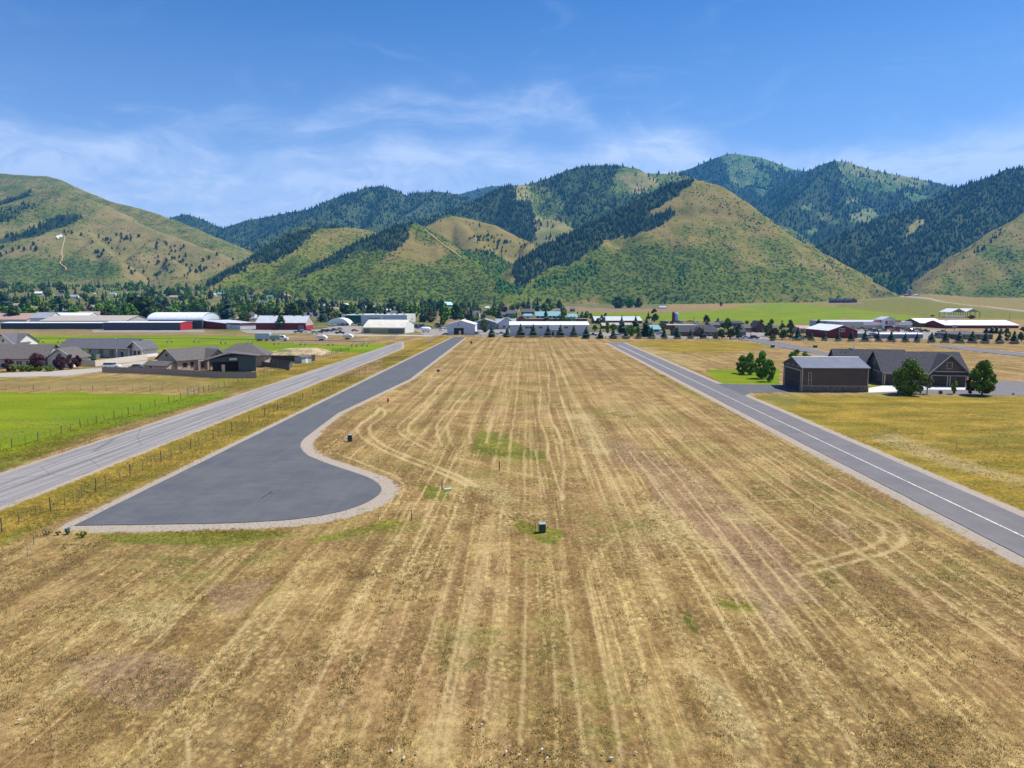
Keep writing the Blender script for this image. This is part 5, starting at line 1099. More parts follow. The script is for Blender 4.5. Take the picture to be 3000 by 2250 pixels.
board_fence('dark stained board fence round the dirt mound yard', W(C2, [(735, 880), (1195, 888), (1340, 872)]), 2.1, dkfence)
board_fence('dark grey board fence round the small paddock by the green shed', W(C2, [(720, 930), (1060, 972), (1090, 930), (720, 890)]), 1.5, paint('slate_boards', (.10, .115, .13)))
board_fence('grey green garden fence in front of the sage house', W(C1, [(720, 842), (1040, 845), (1440, 802)]), 1.3, paint('greygreen_boards', (.17, .20, .19)))
a, b = gh(C2, 1195, 902), gh(C2, 1300, 890)
building('shed', 'small pale blue garden shed against the dark board fence', 'shed', a, b, 3, 1.9, 2.4, 'x', siding('pale_blue_siding', (.34, .42, .46)), brown_sh, .25, doors=[('F', .5, 1.0, 1.8, white_trim)])
a, b = gh(C1, 1560, 990), gh(C1, 1640, 998)
building('shed', 'little tan lean-to shed inside the board fence by the tan house', 'shed', gh(C1, 1560, 990), gh(C1, 1800, 1000), 4, 1.9, 2.9, 'x', tan_wall, brown_sh, .4, doors=[('F', .3, 1.0, 1.8, door_dark)])
# dirt mound
rs = np.random.RandomState(3)
g0, g1 = gh(C2, 720, 815), gh(C2, 1400, 815)
X, Y = np.meshgrid(np.linspace(0, g1.x - g0.x, 70), np.linspace(0, 22, 24)); u = X / (g1.x - g0.x); v = Y / 22
Z = 2.1 * np.sin(np.pi * np.clip(v, 0, 1)) ** .7 * np.clip(np.minimum(u * 4, (1 - u) * 5), 0, 1) * (.55 + .75 * fbm(u * 5, v * 2, 4, 4)) + .3 * fbm(X * .6, Y * .6, 9, 3)
n_, m_ = X.shape; idx = np.arange(n_ * m_).reshape(n_, m_); F_ = np.stack([idx[:-1, :-1], idx[:-1, 1:], idx[1:, 1:], idx[1:, :-1]], -1).reshape(-1, 4)
o = np_mesh('dirt_mound', np.stack([X + g0.x, Y + g0.y, Z - .2], -1).reshape(-1, 3), F_, new_mat('mound_soil', lambda t: t.mix(t.ss(t.noise(t.geo(), .18, 5, .7), .45, .62), t.mix(t.noise(t.geo(), 1.5, 4, .7), (.36, .255, .155), (.50, .37, .24)), (.13, .16, .05)), .95), smooth_sh=True)
tag(o, 'long pale dirt mound with weeds behind the dark board fence', 'mound')
# ================================================================== town buildings
def V2(v, dx=0, dy=0): return Vector((v.x + dx, v.y + dy, v.z))
def shed(cv, xl, xr, yb, ye, yr, depth, axis, wall, roof, label, name='building', cat='building', yb2=None, **k):
    """front wall between two places of one crop; ye: eave line; yr: ridge line there"""
    a = gh(cv, xl, yb); b = gh(cv, xr, yb if yb2 is None else yb2)
    e = max(2.2, atD(*cv(xl, ye), a.y).z - a.z); yy = a.y + (depth / 2 if axis == 'x' else 0)
    rg = max(e + .4, atD(*cv(xl, yr), yy).z - a.z)
    return building(name, label, cat, a, b, depth, e, rg, axis, wall, roof, **k)
# long dark storage sheds
shed(C1, 10, 1118, 530, 466, 455, 17, 'x', steel_navy, white_roof, 'longest low dark storage shed with white roof beyond the green field', 'storage_shed', 'shed', doors=[('F', .1 * i + .05, 3, 3.4, steel_navy) for i in range(10)], frame=steel_navy)
r, L = shed(C1, 1122, 1950, 542, 461, 448, 18, 'x', steel_navy, white_roof, 'dark storage shed with white roof and bright red end wall', 'storage_shed', 'shed')
MB().prism([(-.1, 0), (18.1, 0), (18.1, 5.0), (9, 5.5), (-.1, 5.0)], L - .05, L + .12, 'x').build('end_wall', steel_red, r)
shed(C1, 430, 1360, 500, 443, 385, 40, 'x', paint('pale_block', (.42, .40, .40)), tan_roof, 'wide low building with faded tan roof behind the long dark sheds', wins=[('F', .1, 8, 1, 3), ('F', .3, 8, 1, 3), ('F', .5, 8, 1, 3)])
shed(C1, -300, 290, 470, 428, 360, 36, 'x', flat_tan, pink_roof, 'building with faded pink red roof beyond the long dark shed')
shed(C1, 330, 520, 470, 410, 352, 22, 'x', offw_wall, grey_roof, 'white walled building with grey gable roof beside the pink roofed one')
shed(C1, 500, 940, 460, 400, 355, 26, 'x', offw_wall, white_roof, 'long white roofed building behind the faded tan roof')
shed(C1, 800, 1095, 450, 382, 342, 20, 'x', brick_wall, pink_roof, 'brown red strip of roof beneath the dark cottonwoods')
# arched building and red annex
a, b = gh(C1, 1600, 528), gh(C2, 125, 528)
r = empty('arched_warehouse', (a.x, a.y, 0), 0, 'big warehouse with white barrel roof and dark walls joined to a maroon annex', 'warehouse'); L = b.x - a.x; D_ = 30
e = 6.2; prof = [(0, 0), (D_, 0)] + [(D_ / 2 + D_ / 2 * math.cos(t * math.pi / 16), e + 5.2 * math.sin(t * math.pi / 16)) for t in range(17)]
MB().prism(prof, 0, L, 'x').build('wall', steel_navy, r)
ro = [(D_ / 2 + (D_ / 2 + .3) * math.cos(t * math.pi / 16), e + 5.35 * math.sin(t * math.pi / 16)) for t in range(17)]; ri = [(D_ / 2 + (D_ / 2 + .05) * math.cos(t * math.pi / 16), e + 5.22 * math.sin(t * math.pi / 16)) for t in range(17)]
MB().prism(ro + ri[::-1], -.4, L + .4, 'x').build('roof', white_roof, r)
MB().prism([(D_ * .05, e - .2), (D_ * .95, e - .2)] + [(D_ / 2 + (D_ / 2 - 1) * math.cos(t * math.pi / 16), e + 4.9 * math.sin(t * math.pi / 16)) for t in range(17)], L - .1, L + .1, 'x').build('arch_panel', steel_grey, r)
a, b = gh(C2, 130, 526), gh(C2, 375, 532)
r = empty('annex_shed', (a.x, a.y, 0), math.atan2(b.y - a.y, b.x - a.x), 'maroon lean-to annex with pale grey roof at the end of the arched warehouse', 'shed'); L = (b - a).length
MB().prism([(0, 0), (L, 0), (L, 4.0), (0, 5.6)], 0, 24, 'y').build('wall', steel_dark_red, r)
MB().prism([(-.2, 5.65), (L + .4, 3.98), (L + .4, 4.2), (-.2, 5.9)], -.5, 24.5, 'y').build('roof', pale_roof, r)
MB().box(L, .5, 0, L + 4.2, 20, 3.6).build('side_wall', steel_grey, r); MB().box(L + 4.2, 1, 0, L + 13, 20, 4.0).build('side_wall', steel_grey, r); MB().box(L + 4.0, .7, 3.2, L + 13.4, 20.4, 4.3).build('band', steel_dark_red, r); MB().box(L - .2, .3, 4.31, L + 13.6, 20.6, 4.5).build('roof', pale_roof, r)
# red barn with metal roof
r, L = shed(C2, 700, 1240, 538, 462, 388, 18, 'x', steel_dark_red, pale_roof, 'red shop building with shaded front and pale metal roof behind a dark round tree', wins=[('F', .9, 3, .6, 2.6)])  # front red darkened in the colour for shade; sunlit end stays bright red
MB().prism([(-.06, 0), (18.06, 0), (18.06, 2.9), (-.06, 2.9)], L - .02, L + .1, 'x').build('end_wall', steel_red, r); MB().prism([(-.04, 2.9), (18.04, 2.9), (18.04, 4.6), (9, 8.7), (-.04, 4.6)], L - .02, L + .08, 'x').build('gable_end', paint('grey_cream_panel', (.42, .40, .36)), r)
for q_ in (.3, .7, .88): MB().box(L * q_ - .8, 8.2, 8.4, L * q_ + .8, 9.8, 9.6).build('vent', paint('vent_grey', (.25, .26, .28)), r)
# big store with dark green entrance
a, b = gh(C2, 1625, 476), gh(C3, 265, 476)
r, L = building('store', 'big flat grey store with a dark green entrance panel and dark lettering', 'store', a, b, 70, 7.5, 7.5, 'x', steel_grey, pale_roof, flat=True)
u = lambda x: (C2(x, 0)[0] - C2(1625, 0)[0]) / (C3(265, 0)[0] - C2(1625, 0)[0]) * L
MB().box(u(1665), -.35, 1.0, u(1835), .05, 7.4).build('entrance_panel', green_panel, r); MB().box(u(1720), -.42, 0, u(1785), .0, 2.9).build('door', glass, r)
MB().box(L - .05, 0, 0, L + .2, 70, 7.6).build('side_wall', paint('pale_side', (.62, .60, .56)), r)
def text(s, mat, parent, loc, rot, size, name='lettering', ext=.04, align='LEFT'):
    cu = bpy.data.curves.new(name, 'FONT'); cu.body = s; cu.size = size; cu.extrude = ext; cu.align_x = align
    o = bpy.data.objects.new(name, cu); C.objects.link(o)
    dg = bpy.context.evaluated_depsgraph_get(); me = bpy.data.meshes.new_from_object(o.evaluated_get(dg)); bpy.data.objects.remove(o)
    o = bpy.data.objects.new(name, me); me.materials.clear(); me.materials.append(mat); C.objects.link(o); o.parent = parent; o.location = loc; o.rotation_euler = rot; return o
text('bomgaars', green_panel, r, (u(1918), -.1, 4.0), (R(90), 0, 0), 2.5)
MB().box(u(2050), -.3, 4.6, u(2070), -.02, 7.0).build('sign_board', paint('sign_white', (.8, .8, .8)), r)
for q_ in (.2, .45, .7, .9): MB().box(L * q_, 20, 7.7, L * q_ + 2.2, 22, 8.9).build('rooftop_unit', paint('unit_grey', (.5, .5, .5)), r)
# white roofed lean-to shed
a, b = gh(C2, 1862, 574), gh(C3, 232, 578)
r = empty('shed', (a.x, a.y, 0), math.atan2(b.y - a.y, b.x - a.x), 'cream roofed lean-to shed in front of the big grey store', 'shed'); L = (b - a).length
MB().prism([(0, 0), (19, 0), (19, 5.2), (10, 7.8), (6, 6.4), (0, 3.4)], 0, L + .1, 'x').build('wall', siding('grey_lean_wall', (.17, .185, .215), None, False, .8), r)
MB().prism([(-.3, 3.35), (6, 6.45), (10, 7.85), (19.3, 5.1), (19.3, 5.3), (10, 8.1), (5.9, 6.68), (-.3, 3.55)], -.4, L + .5, 'x').build('roof', cream_roof, r)
MB().box(0, -.10, 2.9, L, .02, 3.5).build('fascia', cream_roof, r); MB().box(L * .16, -.05, 0, L * .62, .02, 2.9).build('tan_panel', paint('khaki_panel', (.30, .29, .18)), r)
MB().prism([(2, 0), (19, 0), (19, 5.1), (10, 7.7), (6, 6.3), (2, 4.0)], L + .1, L + .2, 'x').build('end_wall', offw_wall, r)
# white metal gable building at the field's end
r, L = shed(C3, 702, 1000, 590, 482, 440, 26, 'y', steel_grey, white_roof, 'white gabled workshop with shaded front and open door at the end of the new road', 'workshop', 'workshop', ov=.5)
MB().box(L - .04, 0, 0, L + .1, 26, 5.8).build('side_wall', steel_white, r); slabdoor(r, (0, L, 0, 26), 'F', L * .24, L * .60, 0, 4.0, paint('dark_opening', (.02, .02, .022)), 'door', steel_white)  # front gable tinted blue grey for shade, sunlit side wall left white
MB().box(L * .42, -.12, 0, L * .50, -.04, 2.3).build('door_leaf', paint('pale_leaf', (.6, .6, .6)), r); slabdoor(r, (0, L, 0, 26), 'F', L * .38, L * .42, 5.6, 6.3, glass, 'vent')
shed(C3, 985, 1225, 535, 462, 424, 24, 'y', slate_wall, grey_roof, 'slate grey gabled building behind the white workshop', wins=[('F', .6, 1.6, 2.5, 4.2)])
r, L = shed(C3, 1225, 1440, 530, 470, 420, 18, 'x', steel_grey, grey_roof, 'grey house with a white trimmed front gable behind the rail fence', 'house', 'house', wins=[('F', .75, 2, 1, 2.5)])
MB().prism([(2, 0), (14, 0), (14, 4), (8, 8), (2, 4)], -2, 6, 'y').build('gable_wall', steel_grey, r); MB().prism([(1.2, 3.6), (8, 8.1), (14.8, 3.6), (14.8, 3.9), (8, 8.5), (1.2, 3.9)], -2.7, 6, 'y').build('gable_roof', grey_roof, r); window(r, (0, 0, -2, 8), 'F', 5, 7, 1, 2.6); window(r, (0, 0, -2, 8), 'F', 9, 11, 1, 2.6)
# long grey building
a, b = gh(C3, 1378, 607), gh(C4, 165, 607)
r, L = building('long_hall', 'long blue grey metal building with white roof behind the row of spruces', 'building', a, b, 22, 6.3, 7.9, 'x', steel_grey, white_roof, wins=[('F', (x - 1378) / 844., 2.2, 4.4, 5.4) for x in (1562, 1600, 1708, 1980)], frame=steel_grey)
u = lambda x: (x - 1378) / 844. * L
slabdoor(r, (0, L, 0, 22), 'F', u(1828), u(1850), 0, 2.6, paint('dark_opening', (.02, .02, .022))); MB().box(u(1800), -2.4, 3.7, u(1900), .1, 4.0).build('canopy', white_roof, r); MB().box(0, -.07, 2.4, L, .02, 2.55).build('wall_band', steel_white, r)
MB().box(L - .02, 0, 0, L + .1, 22, 6.2).build('side_wall', steel_white, r)
# teal roofed buildings
r, L = shed(C3, 1655, 1925, 425, 388, 342, 24, 'x', offw_wall, teal_roof, 'largest teal roofed white building behind the long grey hall', wins=[('F', .1 + .16 * i, 3.2, .8, 3.4) for i in range(6)])
r, L = shed(C3, 1925, 2110, 428, 404, 366, 22, 'x', offw_wall, teal_roof, 'teal roofed white wing with a pediment gable', wins=[('F', .2 + .2 * i, 2.6, .8, 3.0) for i in range(4)])
shed(C3, 1530, 1615, 425, 388, 366, 12, 'x', offw_wall, teal_roof, 'small teal roofed cottage beside the big teal roofed building', wins=[('F', .5, 2, 1, 2.6)])
shed(C3, 1435, 2212, 446, 424, 420, 12, 'x', brick_wall, pink_roof, 'long low red brick shop front before the teal roofs', flat=True); shed(C3, 1960, 2040, 450, 436, 408, 16, 'y', brick_wall, brown_sh, 'small brown gable rising over the brick shop front')
shed(C3, 688, 765, 292, 268, 238, 14, 'x', slate_wall, teal_roof, 'far house with bright teal roof at the mountain foot', 'house', 'house', wins=[('F', .5, 4, 1, 4)])
for q in ((C3, 890, 1050, 404, 362, 334, 14, offw_wall, brown_sh, 'two storey pale house with brown roof at the foot of the spur'), (C3, 680, 830, 422, 396, 374, 14, brown_wood, brown_sh, 'low log cabin with brown roof in the dry lot'),
          (C3, 1040, 1110, 400, 372, 360, 10, slate_wall, slate_sh, 'small blue grey house beside the two storey pale one'), (C3, 1275, 1360, 400, 375, 350, 12, slate_wall, slate_sh, 'grey blue house with steep slate roof amid the maples'), (C3, 1350, 1455, 402, 362, 328, 13, slate_wall, slate_sh, 'taller slate blue house with grey roof'),
          (C3, 1500, 1640, 372, 345, 312, 13, brown_wood, brown_sh, 'brown wooden house with broad brown roof by the two dark firs'), (C3, -20, 90, 400, 378, 350, 14, brown_wood, slate_sh, 'brown house with grey hip roof behind the big store'), (C3, 85, 160, 398, 376, 348, 12, brown_wood, slate_sh, 'second brown house with grey roof behind the big store'),
          (C3, 175, 355, 402, 384, 350, 14, brown_wood, brown_sh, 'wide brown roofed house right behind the big store'), (C3, 770, 815, 372, 362, 354, 8, offw_wall, white_roof, 'tiny white roofed outbuilding by the purple tree'), (C3, 1115, 1155, 312, 300, 288, 10, offw_wall, white_roof, 'small white roofed house in the trees on the fan'),
          (C3, 2030, 2080, 342, 318, 302, 10, brown_wood, brown_sh, 'lone brown barn at the edge of the tan field'), (C3, 1868, 1920, 334, 328, 320, 10, offw_wall, teal_roof, 'low teal roofed shed before the tan field'),
          (C2, 1360, 1470, 440, 405, 362, 14, sage_wall, slate_sh, 'sage house with dark roof near the white tent'), (C2, 1500, 1620, 430, 385, 340, 14, sage_wall, brown_sh, 'grey brown gabled house beside the big store'), (C2, 560, 680, 405, 385, 360, 12, offw_wall, slate_sh, 'dark roofed house beside the tall spruce'),
          (C2, 480, 600, 440, 420, 402, 12, tan_wall, pink_roof, 'low house with dull pink roof below the tall spruce'), (C2, 1110, 1300, 400, 380, 352, 14, slate_wall, slate_sh, 'long slate roofed house behind the red shop'), (C2, 960, 1050, 375, 362, 350, 10, flat_tan, pink_roof, 'pink roofed shed over the red shop'),
          (C2, 1670, 1730, 300, 280, 256, 12, offw_wall, white_roof, 'white roofed house among trees behind the big store'), (C2, 1020, 1075, 196, 170, 152, 14, brown_wood, rust_roof, 'orange roofed cabin on the slope over the town'), (C2, 2090, 2160, 340, 326, 314, 10, offw_wall, white_roof, 'white roofed trailer home over the store roof'),
          (C1, 290, 405, 345, 308, 284, 16, brown_wood, rust_roof, 'orange rust roofed house among the town trees'), (C1, 245, 370, 350, 342, 328, 14, brick_wall, rust_roof, 'long low orange roofed shed below the rust roofed house'), (C1, 130, 225, 300, 275, 252, 12, offw_wall, pink_roof, 'pink roofed cottage beside the tall town spruce'),
          (C1, 0, 115, 350, 330, 308, 14, flat_tan, tan_roof, 'grey flat house by the white silo'), (C1, 675, 760, 350, 336, 320, 14, slate_wall, slate_sh, 'slate roofed house half hidden behind the willow'), (C1, 870, 930, 335, 322, 310, 12, brown_wood, brown_sh, 'dull brown roof between the town trees'),
          (C1, 1000, 1080, 305, 292, 286, 10, offw_wall, white_roof, 'white roofed house beneath a yellow one'), (C1, 1045, 1085, 285, 275, 264, 12, paint('yellow_wall', (.55, .38, .10)), rust_roof, 'little yellow house among the town trees'), (C1, 1010, 1045, 162, 154, 146, 14, offw_wall, white_roof, 'small white roof high on the fan below the bare hill'),
          (C1, 1180, 1245, 165, 155, 138, 16, offw_wall, teal_roof, 'green roofed house high on the fan below the bare hill'), (C1, 1300, 1370, 165, 155, 140, 14, offw_wall, grey_roof, 'grey roofed house high on the fan'), (C1, 1615, 1665, 160, 152, 142, 14, offw_wall, white_roof, 'white roofed house on the fan beside dark conifers'),
          (C1, 1830, 1912, 158, 145, 122, 22, slate_wall, teal_roof, 'large pale teal roofed house at the top of the fan'), (C1, 1715, 1760, 305, 294, 282, 10, offw_wall, white_roof, 'little white roofed house behind the huge dark cottonwoods'), (C1, 1880, 1925, 330, 315, 296, 10, tan_wall, brown_sh, 'tan gable showing between light green trees'),
          (C2, 640, 720, 345, 338, 330, 10, offw_wall, white_roof, 'white roof under the pale willows'), (C2, 640, 745, 440, 420, 405, 12, offw_wall, grey_roof, 'pale house behind the power pole')):
    cv, xl, xr, yb, ye, yr, dp, wl, rf_, lab = q; shed(cv, xl, xr, yb, ye, yr, dp, 'x', wl, rf_, lab, 'house', 'house', wins=[('F', .3, 1.6, 1, 2.2), ('F', .7, 1.6, 1, 2.2)] if xr - xl > 100 else ())
rh = random.Random(31); combos = [(a_, b_) for a_ in (('white', white_roof), ('grey', grey_roof), ('dull pink', pink_roof), ('tan', tan_roof), ('teal', teal_roof), ('dark', slate_sh), ('brown', brown_sh)) for b_ in (('white', offw_wall), ('tan', tan_wall), ('sage', sage_wall), ('slate', slate_wall))]; rh.shuffle(combos)
for (rn, rm), (wn, wmat) in combos[:24]:
    u_ = rh.uniform(-.72, -.16); y_ = rh.uniform(950, 1750 if u_ < -.35 else 1350); a = Vector((u_ * y_, y_, float(gz(u_ * y_, y_)))); b = a + Vector((rh.uniform(12, 22), rh.uniform(-4, 4), 0)); b.z = float(gz(b.x, b.y))
    building('house', 'small ' + wn + ' walled house with ' + rn + ' roof among the far town trees', 'house', a, b, 11, 3.6, 7.2, 'x', wmat, rm, wins=[('F', .3, 1.5, 1, 2.4), ('F', .7, 1.5, 1, 2.4)])
# middle right
shed(C4, 232, 740, 470, 440, 395, 34, 'x', brick_wall, pale_roof, 'long low motel with pale grey roof behind the dark spruces', flat=False)
shed(C4, 330, 520, 462, 442, 412, 30, 'y', brown_wood, teal_roof, 'broad teal gable in front of the long pale roof')
shed(C4, 315, 380, 528, 512, 465, 14, 'x', brown_wood, tan_roof, 'small building with pale beige roof beside the long grey hall'); shed(C4, 380, 640, 520, 492, 464, 18, 'x', flat_tan, tan_roof, 'beige flat roofed building between the spruces')
shed(C4, 845, 945, 572, 548, 490, 18, 'x', offw_wall, teal_roof, 'pale green roofed building behind the two tall spruces', wins=[('F', .5, 3, .8, 2.2)]); shed(C4, 822, 848, 500, 462, 458, 8, 'x', flat_tan, tan_roof, 'small tan block next to the pale green roof', flat=True)
shed(C4, 1015, 1350, 535, 490, 474, 20, 'x', brick_wall, tan_roof, 'grey flat roofed row behind the dark motel roof', flat=True)
r, L = shed(C4, 1140, 1560, 608, 562, 490, 22, 'x', brown_wood, dark_sh, 'dark brown roofed lodge behind the row of spruces', 'lodge', 'lodge', wins=[('F', .72, 3, .8, 2.2), ('F', .9, 3, .8, 2.2)])
MB().prism([(L * .38, 2.2), (L * .62, 2.2), (L * .5, 4.8)], -2, 5, 'y').build('gable_wall', brown_wood, r); MB().prism([(L * .35, 2.0), (L * .5, 5.0), (L * .65, 2.0), (L * .65, 2.3), (L * .5, 5.3), (L * .35, 2.3)], -2.6, 5, 'y').build('gable_roof', dark_sh, r)
shed(C4, 1482, 1585, 520, 485, 458, 14, 'x', slate_wall, slate_sh, 'slate blue two storey block behind the lodge'); shed(C4, 1590, 1840, 500, 476, 444, 20, 'x', brown_wood, dark_sh, 'long grey roofed lodge wing behind the poplars'); shed(C4, 1800, 1865, 600, 562, 492, 16, 'x', slate_wall, dark_sh, 'dark roofed block beside the three poplars')
r, L = shed(C4, 1850, 2200, 560, 520, 482, 18, 'x', brick_wall, brown_sh, 'low brick building with dark gable and parked cars in front', wins=[('F', .15, 3, .6, 2.4), ('F', .8, 3, .6, 2.4)])
MB().prism([(L * .26, 0), (L * .54, 0), (L * .54, 3), (L * .40, 6.6), (L * .26, 3)], -4, 9, 'y').build('gable_wall', brick_wall, r); MB().prism([(L * .23, 2.6), (L * .40, 6.8), (L * .57, 2.6), (L * .57, 2.9), (L * .40, 7.2), (L * .23, 2.9)], -5, 9, 'y').build('gable_roof', dark_sh, r)
shed(C4, 930, 1003, 312, 296, 282, 10, 'x', offw_wall, grey_roof, 'lone grey barn with metal roof at the foot of the pyramid hill', 'barn', 'barn')
# store with the sign gable and its neighbours
a, b = gh(C5, 648, 418), gh(C5, 1248, 416)
r, L = building('store', 'wide farm supply store with a white sign gable and red band', 'store', a, b, 45, 4.9, 4.9, 'x', flat_tan, pale_roof, flat=True); u = lambda x: (x - 648) / 600. * L
MB().box(u(835), -1.2, 2.6, u(990), -.02, 4.3).build('canopy', white_roof, r); MB().box(u(1100), -1.2, 2.6, u(1248), -.02, 4.3).build('canopy', white_roof, r)
MB().box(u(930), .2, 5.0, u(1165), 1.2, 6.0).build('red_band', steel_red, r)
MB().prism([(u(990), 0), (u(1100), 0), (u(1100), 6.4), (u(1045), 8.3), (u(990), 6.4)], -1.6, 8, 'y').build('gable_wall', steel_white, r); MB().prism([(u(986), 6.3), (u(1045), 8.35), (u(1104), 6.3), (u(1104), 6.65), (u(1045), 8.75), (u(986), 6.65)], -2.2, 8.4, 'y').build('gable_roof', pale_roof, r)
MB().box(u(1012), -1.8, 0, u(1078), -1.5, 2.4).build('door', paint('dark_opening', (.02, .02, .022)), r)
ink = paint('dark_lettering', (.05, .04, .045)); text('TRACTOR', ink, r, (u(1038), -1.75, 4.55), (R(90), 0, 0), 1.9); text('SUPPLY C°', ink, r, (u(1038), -1.75, 3.0), (R(90), 0, 0), 1.75)
MB().prism([(u(1015), 3.1), (u(1032), 3.1), (u(1034), 5.2), (u(1029), 5.8), (u(1018), 5.8), (u(1013), 5.2)], -1.75, -1.62, 'y').build('sign_board', steel_red, r)
shed(C5, 300, 418, 452, 414, 390, 18, 'x', tan_wall, pink_roof, 'tan building with faded red roof beside the dark round trees')
r, L = shed(C5, 545, 790, 495, 432, 388, 30, 'y', steel_dark_red, white_roof, 'dark red barn store with bright white roof behind the spruces', 'barn', 'barn', ov=.4, wins=[('F', .42, 1.5, 3.4, 5.2), ('F', .50, 1.5, 3.4, 5.2)]); slabdoor(r, (0, L, 0, 30), 'F', L * .3, L * .38, 0, 2.5, glass)
shed(C5, 543, 600, 478, 466, 458, 6, 'x', steel_navy, white_roof, 'small blue kiosk beside the dark red barn', 'kiosk', 'kiosk', flat=True)
shed(C5, 765, 850, 492, 470, 464, 9, 'x', siding('teal_container', (.20, .36, .40)), pale_roof, 'pale teal storage block behind the spruces', flat=True)
shed(C5, 985, 1350, 498, 474, 458, 12, 'x', paint('blue_fascia', (.16, .18, .30)), white_roof, 'long low blue building with white roof behind the spruces', flat=False)
r, L = shed(C5, 1540, 2165, 412, 392, 345, 30, 'x', steel_dark_red, white_roof, 'huge low livestock barn with shining white roof and dark red base', 'livestock_barn', 'barn')
shed(C5, 1328, 1530, 402, 368, 330, 26, 'x', brown_wood, white_roof, 'white roofed barn with open brown ends joined to the livestock barn', 'livestock_barn', 'barn'); shed(C5, 1455, 1545, 405, 378, 352, 22, 'y', brown_wood, white_roof, 'brown fronted gable between the two white barn roofs', 'livestock_barn', 'barn')
r = empty('open_shed', tuple(gh(C5, 1590, 325)), 0, 'open sided hay shelter with white roofs on posts behind the livestock barn', 'shelter'); Yg = gh(C5, 1590, 325).y; wsh = (C5(1830, 0)[0] - C5(1590, 0)[0]) / FPX * Yg
for k in range(2):
    MB().prism([(k * wsh / 2 - 1, 6.5), (k * wsh / 2 + wsh / 4, 10.5), (k * wsh / 2 + wsh / 2 + 1, 6.5), (k * wsh / 2 + wsh / 2 + 1, 6.9), (k * wsh / 2 + wsh / 4, 11), (k * wsh / 2 - 1, 6.9)], 0, 24, 'y').build('roof', white_roof, r)
for k in range(7):
    for yy in (.5, 23.5): MB().box(k * wsh / 6 - .2, yy, 0, k * wsh / 6 + .2, yy + .4, 7.5).build('post', brown_wood, r)
shed(C5, 1535, 1650, 327, 308, 298, 6, 'x', offw_wall, white_roof, 'white trailer van parked before the hay shelter', 'trailer', 'trailer', flat=True); shed(C5, 1650, 1710, 327, 314, 306, 6, 'x', offw_wall, white_roof, 'shorter white trailer beside the hay shelter', 'trailer', 'trailer', flat=True)
r, L = shed(C5, 1640, 1945, 506, 466, 430, 20, 'x', brown_wood, slate_sh, 'grey hip roofed house behind the spruces', 'house', 'house', hip=True, wins=[('F', .3, 2, .8, 2.2), ('F', .7, 2, .8, 2.2)])
r, L = shed(C5, 548, 730, 196, 172, 158, 16, 'x', brown_wood, dark_sh, 'dark mansion with several gables at the field edge below the hills', 'house', 'house', wins=[('F', .3, 3, 1, 4), ('F', .6, 3, 1, 4)])
for q_ in (.12, .40, .82): MB().prism([(L * q_ - 6, 0), (L * q_ + 6, 0), (L * q_ + 6, 6), (L * q_, 11), (L * q_ - 6, 6)], -3, 8, 'y').build('gable_wall', brown_wood, r); MB().prism([(L * q_ - 7, 5.2), (L * q_, 11.2), (L * q_ + 7, 5.2), (L * q_ + 7, 5.8), (L * q_, 11.9), (L * q_ - 7, 5.8)], -3.6, 8, 'y').build('gable_roof', dark_sh, r)
shed(C5, 992, 1070, 146, 124, 114, 14, 'x', flat_tan, grey_roof, 'grey barn at the canyon mouth beside the dirt road', 'barn', 'barn'); shed(C5, 1250, 1390, 104, 92, 78, 16, 'x', sage_wall, grey_roof, 'long grey roofed building at the canyon mouth', 'barn', 'barn'); shed(C5, 845, 872, 162, 154, 148, 8, 'x', tan_wall, tan_roof, 'tiny tan hut at the foot of the pyramid hill', 'hut', 'hut'); shed(C5, 1265, 1300, 136, 128, 124, 8, 'x', offw_wall, white_roof, 'little white hut on the dirt road bend', 'hut', 'hut'); shed(C5, 1190, 1220, 140, 124, 120, 8, 'x', rust_roof, rust_roof, 'rust coloured shack on the dirt road bend', 'hut', 'hut')
# tanks, tents, poles
def tank(p, r_, L, label, mat, horiz=True):
    e = empty('storage_tank', tuple(p), 0, label, 'tank'); m = MB(); n = 16; rows = []
    for k, (t, rr) in enumerate(((0, .0), (0.02, .45), (.08, .8), (.18, 1), (.82, 1), (.92, .8), (.98, .45), (1, 0))):
        for i in range(n):
            a_ = 2 * math.pi * i / n; m.v.append((t * L, math.cos(a_) * r_ * rr, r_ + .5 + math.sin(a_) * r_ * rr) if horiz else (math.cos(a_) * r_ * rr, math.sin(a_) * r_ * rr, t * L))
    for k in range(7):
        for i in range(n): m.f.append((k * n + i, k * n + (i + 1) % n, (k + 1) * n + (i + 1) % n, (k + 1) * n + i)); m.mi.append(0)
    m.build('shell', mat, e, shade=True)
    if horiz:
        for q_ in (.25, .75): MB().box(q_ * L - .2, -r_ * .8, 0, q_ * L + .2, r_ * .8, .9).build('saddle', flat_tan, e)
    return e
wp = paint('tank_white', (.80, .80, .80), .4)
tank(gh(C3, 415, 566), 1.5, 6.5, 'white propane tank between the cream shed and the workshop', wp); tank(gh(C1, 68, 352), 2.2, 9, 'white upright silo among the town trees', wp, False); tank(gh(C1, 672, 335), 1.6, 11, 'small white water tower behind the willow', wp, False)
e = tank(gh(C4, 1078, 458), 1.3, 10, 'dark red and white silo by the green field', steel_dark_red, False)
tank(gh(C4, 1110, 458), 1.9, 9, 'pale blue silo by the green field', paint('silo_blue', (.25, .40, .65)), False)
p = gh(C2, 1465, 492); e = empty('dome_tent', tuple(p), 0, 'white arched fabric tent in the yard beside the big store', 'tent'); MB().prism([(9 + 9 * math.cos(t * math.pi / 12), 6.0 * math.sin(t * math.pi / 12)) for t in range(13)], 0, 16, 'y').build('fabric', wp, e); MB().prism([(9 + 6 * math.cos(t * math.pi / 12), 3.6 * math.sin(t * math.pi / 12)) for t in range(13)], -.1, 0, 'y').build('opening', offw_wall, e)

